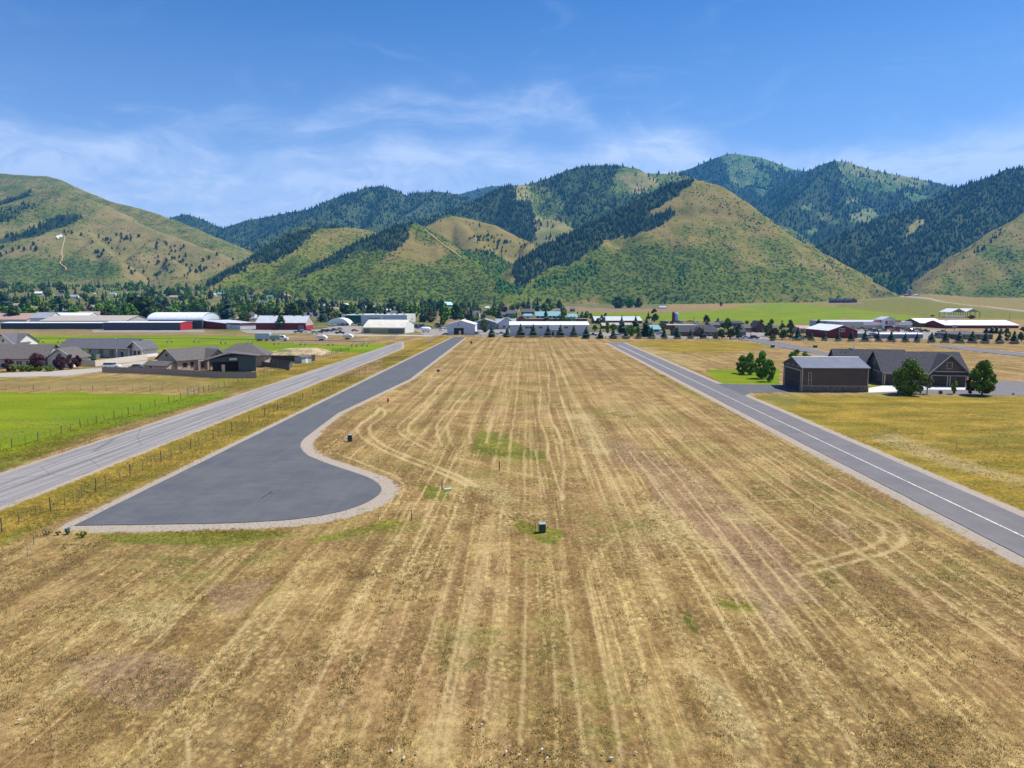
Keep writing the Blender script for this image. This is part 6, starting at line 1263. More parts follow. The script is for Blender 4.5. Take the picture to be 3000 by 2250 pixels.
def pole(p, h, label, arm=True):
    e = empty('power_pole', tuple(p), 0, label, 'power pole', 'power poles through the town'); MB().tube((0, 0, 0), (0, 0, h), .16, .11).build('mast', brown_wood, e)
    if arm: MB().box(-1.2, -.07, h - .9, 1.2, .07, h - .74).build('crossarm', brown_wood, e)
    for q_ in (-1.0, 0, 1.0): MB().tube((q_, 0, h - .74), (q_, 0, h - .45), .06).build('insulator', wp, e)
for cv, x, yb, yt, lab in ((C2, 598, 515, 350, 'power pole between the maroon annex and the red shop'), (C2, 1350, 510, 380, 'power pole beside the red shop end wall'), (C2, 1577, 440, 320, 'power pole in front of the grey brown gabled house'), (C3, 163, 450, 330, 'power pole in front of the big grey store'), (C3, 324, 545, 410, 'thin pole beside the cream shed gable'),
                           (C4, 380, 545, 450, 'power pole in front of the beige roofs'), (C4, 1297, 480, 405, 'power pole before the bright green field'), (C4, 1915, 600, 470, 'power pole in front of the low brick building'), (C5, 1540, 470, 335, 'tall power pole before the livestock barn'), (C5, 1326, 440, 390, 'short power pole in the store car park'), (C5, 2087, 345, 290, 'power pole beyond the livestock barn'), (C5, 1448, 170, 125, 'power pole by the dirt road under the hills')):
    p = gh(cv, x, yb); pole(p, max(6, atD(*cv(x, yt), p.y).z - p.z), lab)
# signs
p = gh(C5, 452, 475); e = empty('pole_sign', tuple(p), 0, 'red square sign on a tall post beside the dark red barn', 'sign'); hgt = 4.6
MB().tube((0, 0, 0), (0, 0, hgt), .18).build('post', brown_wood, e); MB().box(-.8, -.12, hgt - 1.8, .8, .12, hgt + .1).build('sign_board', paint('sign_red', (.62, .02, .02)), e); MB().box(-.6, -.15, hgt - .95, .6, -.12, hgt - .6).build('lettering', wp, e)
p = gh(C5, 1617, 455); e = empty('pole_sign', tuple(p), 0, 'grey billboard on a post in front of the livestock barn', 'sign'); MB().tube((0, 0, 0), (0, 0, 5), .16).build('post', brown_wood, e); MB().box(-1.4, -.12, 3.6, 1.4, .12, 5.2).build('sign_board', paint('sign_grey', (.35, .40, .46)), e)

# ================================================================== vehicles
tyre = paint('tyre', (.02, .02, .02), .9); chrome = paint('rim_metal', (.5, .5, .5), .35, .7); tail = paint('tail_lamp', (.5, .02, .02), .3); headl = paint('headlight', (.8, .8, .75), .2)
CARM = {}
def carm(c):
    if c not in CARM: CARM[c] = paint('car_paint', c, .28, .0, .7, .03)
    return CARM[c]
def vehicle(kind, col, loc, rz, label, cat='car', name='parked_car', group='vehicles parked about the town'):
    e = empty(name, tuple(loc), rz, label, cat, group)
    P = {'car': ([(-2.25, .35), (2.25, .35), (2.3, .62), (2.2, .85), (1.15, 1.0), (-1.75, 1.02), (-2.2, .92), (-2.3, .6)], [(-1.7, 1.0), (1.15, .98), (.35, 1.45), (-1.1, 1.46)], 1.75, (1.4, -1.4)),
         'suv': ([(-2.35, .4), (2.35, .4), (2.4, .75), (2.3, 1.05), (1.2, 1.15), (-2.3, 1.18), (-2.4, .75)], [(-2.25, 1.15), (1.15, 1.13), (.45, 1.78), (-2.0, 1.80)], 1.9, (1.45, -1.5)),
         'pickup': ([(-2.9, .45), (2.8, .45), (2.85, .85), (2.75, 1.15), (1.35, 1.25), (-.55, 1.25), (-.56, 1.22), (-2.88, 1.22), (-2.92, .8)], [(-.55, 1.22), (1.35, 1.22), (.75, 1.85), (-.40, 1.87)], 1.95, (1.85, -1.85))}[kind]
    body, cab, w_, ax = P
    MB().prism(body, -w_ / 2, w_ / 2, 'y').build('body', carm(col), e, bevel=.06)
    k = .88; MB().prism([(x, z) for x, z in cab], -w_ / 2 * k, w_ / 2 * k, 'y').build('glasshouse', glass, e)
    zt = max(z for _, z in cab); xs_ = [x for x, z in cab if z > zt - .05]; MB().box(min(xs_) - .02, -w_ / 2 * k - .01, zt - .03, max(xs_) + .02, w_ / 2 * k + .01, zt + .06).build('roof', carm(col), e)
    for x in ax:
        for s in (-1, 1):
            wh = MB().tube((x, s * (w_ / 2 - .22), .34), (x, s * (w_ / 2 + .01), .34), .36, n=12).build('wheel', tyre, e); MB().tube((x, s * (w_ / 2 + .0), .34), (x, s * (w_ / 2 + .02), .34), .19, n=10).build('rim', chrome, wh)
    xf = max(x for x, z in body); xr = min(x for x, z in body)
    for s in (-1, 1): MB().box(xf - .10, s * w_ * .36 - .18, .68, xf + .0, s * w_ * .36 + .18, .84).build('headlight', headl, e); MB().box(xr, s * w_ * .40 - .12, .75, xr + .06, s * w_ * .40 + .12, .98).build('tail_lamp', tail, e)
    return e
wht, blk_, red, blu, sil, mar, dkb, gry, grn = (.75, .75, .76), (.015, .015, .02), (.50, .02, .03), (.03, .07, .28), (.40, .42, .44), (.15, .02, .04), (.03, .04, .09), (.14, .14, .15), (.05, .13, .10)
cars = [('suv', wht, C1, 1212, 956, 5, 'white van on the lane behind the weathered fence'), ('car', gry, C1, 1490, 966, 10, 'dark car on the lane next to the van'),
        ('pickup', blu, C2, 1160, 572, 8, 'blue pickup at the edge of the car park by the red shop'), ('suv', wht, C2, 1215, 568, 30, 'white utility vehicle beside the blue pickup'), ('car', red, C2, 1265, 552, 0, 'bright red car in front of the red end wall'), ('car', sil, C2, 1335, 578, 5, 'silver car with dark windows in the car park'), ('car', mar, C2, 1385, 576, 20, 'maroon car next to the silver one'),
        ('suv', blk_, C2, 1440, 564, 0, 'long black wagon in the middle of the car park'), ('suv', dkb, C2, 1490, 562, 10, 'dark navy wagon touching the black one'), ('suv', blk_, C2, 1545, 552, 80, 'black upright vehicle farther back in the car park'), ('pickup', gry, C2, 1600, 545, 70, 'dark grey pickup farther back in the car park'), ('pickup', blk_, C2, 1608, 582, 0, 'black pickup alone near the field edge'), ('car', red, C2, 1768, 556, 0, 'red car alone near the cream shed'),
        ('car', gry, C2, 1600, 494, 90, 'grey car in the yard by the dome tent'), ('suv', mar, C2, 1640, 494, 85, 'maroon wagon in the yard by the dome tent'), ('suv', dkb, C2, 1690, 492, 90, 'navy wagon before the green entrance'), ('pickup', sil, C2, 1745, 490, 95, 'silver pickup before the green entrance'), ('suv', blk_, C2, 1830, 498, 0, 'black wagon beside the store corner'), ('pickup', wht, C2, 1520, 496, 10, 'white pickup under the dome tent edge'),
        ('suv', blk_, C3, 370, 515, 10, 'black wagon behind the propane tank'), ('pickup', dkb, C3, 490, 518, 0, 'navy pickup behind the workshop yard'), ('suv', sil, C3, 420, 500, 60, 'silver van in the crowded yard'), ('pickup', gry, C3, 310, 512, 90, 'grey truck in the crowded yard'), ('suv', dkb, C3, 620, 520, 0, 'navy truck near the workshop'), ('car', sil, C3, 590, 510, 0, 'silver car near the workshop'), ('suv', wht, C3, 640, 548, 80, 'white van at the workshop corner'),
        ('pickup', sil, C3, 1280, 592, 0, 'silver blue pickup between the first two spruces'), ('suv', blk_, C3, 1310, 528, 0, 'black wagon before the grey gabled house'), ('car', sil, C3, 1240, 528, 0, 'silver car before the grey gabled house'), ('suv', gry, C3, 1025, 590, 80, 'green grey truck beside the workshop wall'),
        ('pickup', blu, C4, 205, 608, 0, 'blue and white pickup just past the long grey hall'), ('suv', wht, C4, 500, 614, 0, 'white car between two spruces'), ('pickup', wht, C4, 905, 612, 0, 'white camper truck by the pale green roof'), ('suv', sil, C4, 975, 600, 0, 'silver wagon beside the camper truck'), ('suv', dkb, C4, 1955, 636, 0, 'dark maroon wagon parked at the field gate'), ('car', wht, C4, 1862, 634, 0, 'white car at the poplars'),
        ('suv', blk_, C4, 1985, 566, 80, 'black wagon before the brick gable'), ('suv', mar, C4, 1905, 566, 90, 'maroon wagon before the brick building'), ('pickup', gry, C4, 2045, 566, 90, 'grey pickup before the brick building'),
        ('pickup', gry, C5, 325, 455, 90, 'dark pickup before the tan building'), ('suv', mar, C5, 350, 505, 0, 'maroon car behind the small spruces'), ('car', sil, C5, 325, 500, 0, 'silver car behind the small spruces'), ('pickup', blk_, C5, 1365, 445, 0, 'dark blue pickup in the open car park'), ('suv', sil, C5, 1220, 438, 0, 'silver wagon in the first car row of the farm store'), ('suv', dkb, C5, 1250, 444, 90, 'navy wagon in the first car row of the farm store'),
        ('suv', wht, C5, 1275, 436, 60, 'white wagon in the first car row of the farm store'), ('pickup', blk_, C5, 1300, 436, 0, 'black pickup in the first car row of the farm store'), ('suv', red, C5, 920, 432, 0, 'red vehicle before the store canopy'), ('pickup', grn, C5, 890, 440, 0, 'green tractor like truck before the store canopy'), ('suv', blk_, C5, 1015, 440, 90, 'black wagon before the store door'), ('pickup', mar, C5, 1115, 442, 0, 'maroon pickup beside the store door'),
        ('suv', wht, C5, 1010, 494, 0, 'white van before the low blue building'), ('car', sil, C5, 1160, 496, 0, 'silver car before the low blue building'), ('pickup', gry, C5, 1515, 452, 0, 'grey pickup by the billboard'), ('car', sil, C5, 800, 415, 0, 'silver machine at the side of the farm store'),
        ('suv', wht, C4, 1020, 468, 0, 'white trailer van in the yard by the silos'), ('suv', sil, C4, 1180, 470, 0, 'silver van in the yard by the silos'), ('pickup', wht, C4, 1290, 472, 0, 'white truck in the yard past the silos'), ('suv', wht, C4, 960, 462, 0, 'white camper in the yard near the tall poplar')]
for kind, col, cv, x, y, rz, lab in cars: vehicle(kind, col, gh(cv, x, y), R(rz), lab, 'pickup' if kind == 'pickup' else 'car')
rv = random.Random(12)
for cv, xa, xb, ya, yb_, n, lab in ((C4, 915, 1340, 455, 476, 14, 'vehicle in the crowded yard by the silos'), (C3, 295, 690, 488, 528, 12, 'vehicle in the crowded yard behind the propane tank'), (C5, 810, 1360, 424, 446, 14, 'vehicle in the car park of the farm supply store'), (C4, 1350, 1500, 560, 620, 0, ''), (C5, 860, 1600, 492, 500, 9, 'vehicle parked between the spruces and the low blue building')):
    for i in range(n):
        k = rv.choice(['car', 'suv', 'pickup']); vehicle(k, rv.choice([wht, wht, sil, blk_, gry, dkb, red, blu, mar]), gh(cv, rv.uniform(xa, xb), rv.uniform(ya, yb_)), R(rv.choice([0, 5, 90, 80, 30])), 'small ' + lab, 'car', 'parked_car', lab.replace('vehicle', 'vehicles'))
# box trailer and tractor unit on the field edge
p = gh(C2, 690, 660); e = empty('box_trailer', tuple(p), R(-1), 'long pale box trailer parked in the brown field', 'trailer'); L = (gh(C2, 850, 660) - p).length
MB().box(0, 0, 1.0, L, 2.6, 3.9).build('box', siding('trailer_side', (.42, .50, .60), None, False, .8), e, bevel=.05); MB().box(-.02, -.03, 3.75, L + .02, 2.63, 3.98).build('top_rail', wp, e)
for x in (1.2, 2.4, L - 2):
    for y in (.1, 2.2): MB().tube((x, y, .5), (x, y + .3, .5), .5, n=12).build('wheel', tyre, e)
p = gh(C2, 855, 660); e = empty('truck', tuple(p), 0, 'teal and white cab truck in front of the box trailer', 'truck'); MB().prism([(0, .6), (4.6, .6), (4.6, 2.9), (.0, 2.9)], 0, 2.3, 'y').build('body', carm((.16, .33, .30)), e, bevel=.08); MB().prism([(4.65, .6), (8.6, .6), (8.6, 1.7), (7.2, 1.9), (6.6, 2.8), (4.65, 2.8)], 0.05, 2.25, 'y').build('cab', carm(wht), e, bevel=.08)
MB().prism([(5.2, 1.9), (7.05, 1.9), (6.5, 2.65), (5.2, 2.65)], 0.02, 2.28, 'y').build('window', glass, e)
for x in (1.2, 7.3):
    for y in (-.02, 2.0): MB().tube((x, y, .5), (x, y + .3, .5), .5, n=12).build('wheel', tyre, e)
def aeroplane_like(p, label, s):
    e = empty('boat_trailer', tuple(p), R(-6), label, 'trailer'); MB().prism([(0, 1.0), (5.4, 1.0), (5.2, 2.0), (3.4, 2.9), (.6, 2.7), (-.2, 2.0)], 0, 2.3, 'y').build('hull', wp, e, bevel=.25); MB().prism([(5.2, .8), (9.6, .5), (9.6, .65), (5.2, 1.1)], .9, 1.4, 'y').build('tongue', chrome, e); MB().box(.1, -.03, 1.5, 5.1, 2.33, 1.66).build('stripe', carm(dkb), e)
    for x in (1.8, 2.7):
        for y in (-.05, 2.1): MB().tube((x, y, .42), (x, y + .25, .42), .42, n=12).build('wheel', tyre, e)
aeroplane_like(gh(C2, 1350, 656), 'white camper trailer with long drawbar in the brown field', 1); aeroplane_like(gh(C2, 1635, 642), 'white tipped trailer nearer the old road in the brown field', 1)
# irrigation line over the green field
p0, p1 = gh(C1, -60, 628 + 70), gh(C2, 1880, 720)
for cv, xs_, lab in ((C1, None, None),):
    e = empty('irrigation_line', (0, 0, 0), 0, 'long wheeled irrigation pipe across the bright green field', 'irrigation line')
    pts = [gh(C1, -300, 690), gh(C1, 160, 684), gh(C1, 440, 682), gh(C1, 650, 682), gh(C1, 940, 683), gh(C1, 1240, 684), gh(C1, 1545, 684), gh(C1, 1830, 682), gh(C1, 2120, 680), gh(C2, 345, 692), gh(C2, 630, 694), gh(C2, 920, 702), gh(C2, 1205, 708), gh(C2, 1505, 712), gh(C2, 1760, 720), gh(C2, 1875, 722)]
    for i, (a, b) in enumerate(zip(pts[:-1], pts[1:])): MB().tube((a.x, a.y, 2.3), (b.x, b.y, 2.3), .11).build('pipe', paint('irrigation_grey', (.12, .14, .13)), e)
    for a in pts:
        t = MB(); t.tube((a.x - 1.0, a.y, 0), (a.x, a.y, 2.6), .10).tube((a.x + 1.0, a.y, 0), (a.x, a.y, 2.6), .10); t.build('tower', paint('galvanised_tower', (.40, .45, .38)), e)
        for s in (-1.1, 1.1): MB().tube((a.x + s, a.y - .06, .5), (a.x + s, a.y + .06, .5), .42, n=12).build('wheel', paint('galvanised_wheel', (.30, .36, .22)), e)
# ================================================================== trees
def leafmat(name, a, b, c):
    def f(t):
        col = t.ramp(t.attr('tint'), [(0, a), (.5, b), (1, c)]); h = t.rnd()
        return t.hsv(col, t.ss(h, 0, 1, .485, .515), 1.0, t.ss(h, 0, 1, .82, 1.18))
    return new_mat(name, f, .8, 0, .15)
L_green = leafmat('leaf_green', (.034, .088, .010), (.090, .185, .020), (.185, .300, .038)); L_bright = leafmat('leaf_bright', (.070, .140, .012), (.14, .24, .020), (.22, .33, .040))
L_dark = leafmat('leaf_dark', (.020, .046, .014), (.042, .084, .024), (.078, .125, .038)); L_plum = leafmat('leaf_plum', (.035, .014, .020), (.078, .032, .042), (.13, .060, .068))
L_olive = leafmat('leaf_olive', (.050, .070, .026), (.095, .120, .045), (.150, .175, .075)); L_spruce = leafmat('needle', (.014, .032, .018), (.032, .062, .036), (.070, .108, .070)); L_poplar = leafmat('leaf_poplar', (.030, .060, .022), (.065, .108, .038), (.115, .160, .065))
bark = paint('bark', (.14, .10, .07), .95)
def quads(P, N, U, s0, s1):
    """leaf quads: centre, normal, up-ish vector, half sizes"""
    T = np.cross(N, U); T /= np.linalg.norm(T, axis=1)[:, None] + 1e-9; B = np.cross(N, T)
    V = np.stack([P - T * s0[:, None] - B * s1[:, None], P + T * s0[:, None] - B * s1[:, None], P + T * s0[:, None] * .7 + B * s1[:, None], P - T * s0[:, None] * .7 + B * s1[:, None]], 1)
    return V.reshape(-1, 3), np.arange(len(P) * 4).reshape(-1, 4)
def mesh_of(V, F, mat, tint=None, name='m'):
    o = np_mesh(name, V, F, mat, None, {'tint': tint} if tint is not None else None); me = o.data; bpy.data.objects.remove(o); return me
def broadleaf(seed, mat, n=800, leaf=.05, wide=.5, low=.04, top=1.0, lobes=15, egg=.5):
    """unit height 1; wide = crown half width"""
    rs = np.random.RandomState(seed); pk = .62 - .35 * egg
    def prof(t): return np.sin(np.pi * np.clip(t, 0, 1) ** (math.log(.5) / math.log(pk))) ** .62
    lobes = int(lobes * 1.7); tz = rs.uniform(.02, .97, lobes); rl = rs.uniform(.16, .44, lobes) * wide; rl = np.minimum(rl, (top - low) * .19)
    rr_ = np.maximum(prof(tz) * wide - rl * .75, 0) * np.sqrt(rs.uniform(.35, 1, lobes)); an = np.arange(lobes) * 2.4 + rs.uniform(-.5, .5, lobes)
    C0 = np.stack([np.cos(an) * rr_, np.sin(an) * rr_, low + (top - low) * (.045 + tz * .88), rl], 1)
    li = rs.randint(0, lobes, n); d = rs.normal(size=(n, 3)); d /= np.linalg.norm(d, axis=1)[:, None]
    rad = C0[li, 3] * rs.uniform(.45, 1.10, n); P = C0[li, :3] + d * rad[:, None]; P[:, 2] = np.maximum(P[:, 2], low * .6)
    N = d + rs.normal(size=(n, 3)) * .45; N /= np.linalg.norm(N, axis=1)[:, None]
    s = leaf * rs.uniform(.5, 1.3, n); V, F = quads(P, N, rs.normal(size=(n, 3)), s, s * rs.uniform(.6, 1.1, n))
    tint = np.repeat(np.clip(rs.uniform(0, 1, n) * .7 + rs.uniform(0, .3, lobes)[li], 0, 1), 4)
    crown = mesh_of(V, F, mat, tint, 'crown')
    m = MB(); m.tube((0, 0, -.03), (0, 0, low + .12), .028, .018); r2 = random.Random(seed)
    for i in range(6):
        q = C0[i % lobes]; m.tube((0, 0, low * .7 + .03 * i), (q[0] * .9, q[1] * .9, q[2]), .013, .004, 5)
    o = m.build('t', bark); tk = o.data; bpy.data.objects.remove(o)
    return tk, crown
def conifer(seed, mat, tiers=17, bough=13, wide=.24, low=.05, droop=.055, ragged=.3):
    rs = np.random.RandomState(seed); P = []; F = []; T = []; k = 0
    for i in range(tiers):
        f = i / (tiers - 1.); z = low + (1 - low) * f ** .92; R0 = wide * (1 - f) ** .85 * rs.uniform(1 - ragged, 1 + ragged) + .012; nb = max(5, int(bough * (1 - f * .5)))
        for j in range(nb):
            a = 2 * np.pi * (j + rs.uniform(-.3, .3)) / nb + i * .7; R1 = R0 * rs.uniform(1 - ragged, 1 + ragged); w_ = R1 * .42 + .012
            c, s = np.cos(a), np.sin(a); dz = droop * (.4 + R1 / wide); zz = z + rs.uniform(-.012, .012)
            tip = (c * R1, s * R1, zz - dz); mid = (c * R1 * .55, s * R1 * .55)
            P += [(0, 0, zz + .045), (mid[0] - s * w_, mid[1] + c * w_, zz - dz * .85), tip, (mid[0] + s * w_, mid[1] - c * w_, zz - dz * .85), (mid[0], mid[1], zz + .012)]
            F += [(k, k + 1, k + 4), (k, k + 4, k + 3), (k + 1, k + 2, k + 4), (k + 4, k + 2, k + 3)]; T += [rs.uniform(0, .6)] * 2 + [rs.uniform(.4, 1)] + [rs.uniform(0, .6)] * 2; k += 5
    P += [(0.02, 0, .9), (-.02, 0, .9), (0, 0, 1.04)]; F.append((k, k + 1, k + 2)); T += [.5] * 3
    crown = mesh_of(P, F, mat, T, 'crown'); o = MB().tube((0, 0, -.03), (0, 0, .9), .022, .004, 6).build('t', bark); tk = o.data; bpy.data.objects.remove(o)
    return tk, crown
TREES = {'green': [broadleaf(i, L_green, 800) for i in (1, 2, 3)], 'bright': [broadleaf(i, L_bright, 800) for i in (4, 5)], 'dark': [broadleaf(i, L_dark, 900, wide=.42, egg=.6) for i in (6, 7, 8)],
         'plum': [broadleaf(i, L_plum, 700, wide=.55, low=.1) for i in (9, 10)], 'olive': [broadleaf(i, L_olive, 700) for i in (11, 12)], 'poplar': [broadleaf(i, L_poplar, 900, wide=.24, low=.06, egg=.8, lobes=16, leaf=.035) for i in (13, 14, 15)],
         'conifer': [conifer(i, L_spruce, 16, 12, .24) for i in (16, 17, 18)], 'spruce': [conifer(i, L_spruce, 17, 14, .33, .015) for i in (19, 20, 21, 22)], 'bush': [broadleaf(i, L_green, 420, wide=.75, low=.02, egg=.2, leaf=.07) for i in (23, 24)]}
KW = {'green': ('green leafy tree', 'tree', 'leafy_tree'), 'bright': ('bright green tree', 'tree', 'leafy_tree'), 'dark': ('dark leafy tree', 'tree', 'leafy_tree'), 'plum': ('purple leaved tree', 'tree', 'plum_tree'), 'olive': ('olive green tree', 'tree', 'leafy_tree'),
      'poplar': ('slender poplar', 'tree', 'poplar_tree'), 'conifer': ('dark conifer', 'conifer', 'conifer_tree'), 'spruce': ('blue spruce', 'spruce', 'spruce_tree'), 'bush': ('green bush', 'bush', 'bush'), 'juniper': ('dark juniper', 'juniper', 'juniper_tree')}
TREES['juniper'] = TREES['dark']
NAT = {'green': .5, 'bright': .5, 'dark': .42, 'plum': .55, 'olive': .5, 'poplar': .24, 'conifer': .20, 'spruce': .30, 'bush': .75, 'juniper': .42}
rt = random.Random(77)
def tree(kind, p, h, wd, label, group=None, data=None, zoff=0.):
    d = data or rt.choice(TREES[kind]); k = (wd / h / 2) / NAT[kind] if wd else rt.uniform(.85, 1.2)
    e = empty(KW[kind][2], (p.x, p.y, p.z + zoff), rt.uniform(0, 6.28), label, KW[kind][1], group); e.scale = (h * k, h * k, h)
    for nm, me in (('trunk', d[0]), ('crown', d[1])):
        o = bpy.data.objects.new(nm, me); C.objects.link(o); o.parent = e
    return e
import re as _re
BLD = [(o.matrix_basis.translation.x, o.matrix_basis.translation.y, o['label']) for o in list(C.objects) if o.get('category') in ('house', 'building', 'shed', 'store', 'barn', 'lodge', 'warehouse', 'workshop', 'hut', 'shelter')]
def place_of(p):
    b = min(BLD, key=lambda q: math.hypot((q[0] - p.x), (q[1] - p.y) * .5)); s = b[2]
    s = _re.split(r" (?:behind|beside|with|before|among|joined|by|near|in front|at the|on the|over|below|beyond|half|amid|showing|rising|under) ", s)[0]
    return ('behind' if p.y > b[1] + 12 else 'beside' if p.y > b[1] - 10 else 'in front of') + ' the ' + ' '.join(s.split()[:6])
def big(p, h): return 'tall ' if h > 15 else 'small ' if h < 6.5 else ''
def trees_from(cv, rows, group):
    for x, yb, yt, w_, kind in rows:
        p = gh(cv, x, yb); h = atD(*cv(x, yt), p.y).z - p.z; wd = w_ * (C5(1, 0)[0] - C5(0, 0)[0] if cv is C5 else .27125) / FPX * p.y
        tree(kind, p, max(2, h), wd, big(p, h) + KW[kind][0] + ' ' + place_of(p), group)
TG = 'trees standing through the town'
trees_from(C1, [(70, 330, 112, 130, 'conifer'), (490, 342, 235, 150, 'bright'), (640, 347, 180, 190, 'dark'), (730, 330, 210, 110, 'green'), (970, 337, 265, 75, 'plum'), (1265, 302, 205, 70, 'conifer'), (1200, 382, 262, 230, 'green'), (1310, 402, 300, 120, 'bright'),
                (1440, 425, 150, 210, 'dark'), (1540, 432, 165, 230, 'dark'), (1640, 432, 215, 170, 'dark'), (1900, 345, 228, 160, 'bright'), (2070, 345, 240, 140, 'green'), (2180, 345, 250, 110, 'green'), (40, 440, 375, 150, 'bright'), (350, 437, 385, 100, 'olive'), (770, 385, 345, 55, 'bright'), (270, 330, 190, 130, 'dark'), (180, 345, 270, 70, 'conifer'),
                (400, 320, 150, 110, 'green'), (560, 330, 215, 90, 'green'), (850, 345, 230, 120, 'olive'), (1080, 330, 215, 110, 'green'), (1120, 310, 120, 60, 'conifer'), (1010, 300, 180, 90, 'dark'), (1360, 350, 230, 110, 'green'), (1720, 330, 120, 80, 'conifer'), (1790, 330, 180, 90, 'dark'), (1990, 320, 185, 45, 'conifer'), (810, 340, 290, 100, 'olive'), (120, 320, 240, 90, 'green')], TG)
trees_from(C2, [(400, 432, 155, 150, 'conifer'), (260, 365, 288, 90, 'bright'), (340, 395, 318, 100, 'bright'), (510, 365, 278, 95, 'bright'), (530, 412, 340, 70, 'olive'), (870, 375, 228, 210, 'green'), (970, 537, 388, 135, 'dark'), (1080, 372, 298, 85, 'green'), (1190, 355, 212, 100, 'dark'), (1300, 345, 192, 120, 'dark'), (1335, 392, 298, 85, 'conifer'),
                (1480, 402, 238, 95, 'poplar'), (1530, 335, 182, 80, 'conifer'), (1640, 375, 235, 90, 'conifer'), (1770, 372, 290, 95, 'bright'), (1850, 372, 318, 90, 'green'), (1960, 372, 278, 70, 'conifer'), (2040, 365, 268, 95, 'green'), (1210, 180, 110, 32, 'conifer'), (760, 350, 240, 120, 'olive'), (620, 345, 210, 120, 'green'), (690, 350, 245, 110, 'bright'), (1040, 350, 250, 120, 'green'), (1240, 372, 290, 110, 'olive'), (1410, 372, 250, 80, 'dark'), (60, 350, 190, 110, 'green'), (150, 350, 240, 90, 'green'), (560, 330, 185, 80, 'conifer'), (990, 225, 110, 50, 'conifer')], TG)
trees_from(C3, [(420, 285, 195, 42, 'conifer'), (520, 305, 218, 36, 'conifer'), (460, 385, 268, 130, 'bright'), (370, 375, 275, 115, 'green'), (530, 375, 278, 100, 'green'), (640, 352, 215, 140, 'dark'), (230, 345, 250, 105, 'green'), (100, 335, 195, 120, 'dark'), (650, 407, 343, 92, 'plum'), (850, 387, 303, 82, 'bright'), (780, 352, 278, 62, 'dark'), (870, 315, 215, 95, 'green'),
                (1053, 240, 148, 48, 'conifer'), (1112, 240, 153, 52, 'conifer'), (1050, 375, 290, 55, 'green'), (1210, 392, 285, 165, 'green'), (1140, 385, 320, 80, 'dark'), (1330, 385, 283, 80, 'plum'), (1400, 335, 262, 75, 'green'), (1460, 322, 240, 75, 'green'), (1578, 285, 175, 40, 'conifer'), (1675, 345, 162, 46, 'conifer'), (1750, 345, 238, 125, 'bright'), (1845, 325, 240, 85, 'bright'),
                (1965, 362, 305, 62, 'dark'), (962, 425, 368, 52, 'spruce'), (1500, 445, 392, 120, 'plum'), (1915, 295, 230, 62, 'bush'), (930, 300, 235, 60, 'green'), (990, 375, 300, 60, 'green'), (300, 380, 300, 80, 'olive'), (580, 340, 240, 90, 'green'), (1270, 320, 275, 60, 'olive'), (1640, 330, 262, 60, 'green'), (180, 330, 240, 70, 'conifer'), (2150, 405, 362, 40, 'dark'), (2195, 410, 338, 45, 'conifer')], TG)
trees_from(C4, [(135, 412, 335, 52, 'conifer'), (85, 412, 363, 42, 'conifer'), (195, 412, 363, 40, 'conifer'), (520, 578, 385, 92, 'conifer'), (670, 562, 388, 108, 'conifer'), (785, 612, 402, 128, 'conifer'), (808, 425, 343, 42, 'conifer'), (872, 455, 303, 105, 'poplar'), (620, 607, 478, 150, 'green'), (272, 475, 408, 85, 'olive'), (430, 545, 468, 100, 'green'), (230, 552, 488, 62, 'dark'), (960, 545, 458, 118, 'olive'),
                (1435, 487, 380, 82, 'dark'), (1560, 472, 405, 52, 'conifer'), (1665, 448, 412, 60, 'dark'), (1872, 477, 440, 52, 'dark'), (2030, 477, 428, 52, 'dark'), (2140, 477, 422, 52, 'dark'), (1605, 638, 458, 105, 'poplar'), (1690, 638, 443, 115, 'poplar'), (1785, 638, 468, 95, 'poplar'), (2110, 602, 452, 105, 'poplar'), (2175, 602, 518, 115, 'plum'), (2150, 658, 588, 85, 'olive'),
                (480, 308, 180, 160, 'dark'), (600, 303, 168, 150, 'green'), (700, 300, 195, 115, 'dark'), (370, 575, 540, 40, 'dark'), (1595, 285, 235, 36, 'dark')], TG)
trees_from(C5, [(215, 505, 332, 75, 'poplar'), (150, 507, 368, 95, 'poplar'), (20, 482, 378, 82, 'poplar'), (60, 492, 418, 75, 'plum'), (70, 518, 460, 62, 'olive'), (455, 462, 343, 75, 'dark'), (510, 452, 358, 65, 'dark'), (60, 377, 338, 42, 'dark'), (742, 417, 378, 50, 'plum'), (1190, 125, 50, 75, 'conifer'), (1405, 397, 360, 100, 'olive'), (2062, 525, 400, 62, 'poplar'), (2190, 525, 392, 66, 'poplar'),
                (1890, 452, 400, 42, 'conifer'), (1935, 455, 385, 42, 'conifer'), (1975, 457, 390, 42, 'conifer'), (2015, 460, 405, 40, 'conifer'), (1765, 332, 300, 62, 'dark'), (1430, 312, 298, 40, 'dark'), (1240, 135, 108, 30, 'bush'), (1370, 395, 365, 60, 'olive')], TG)
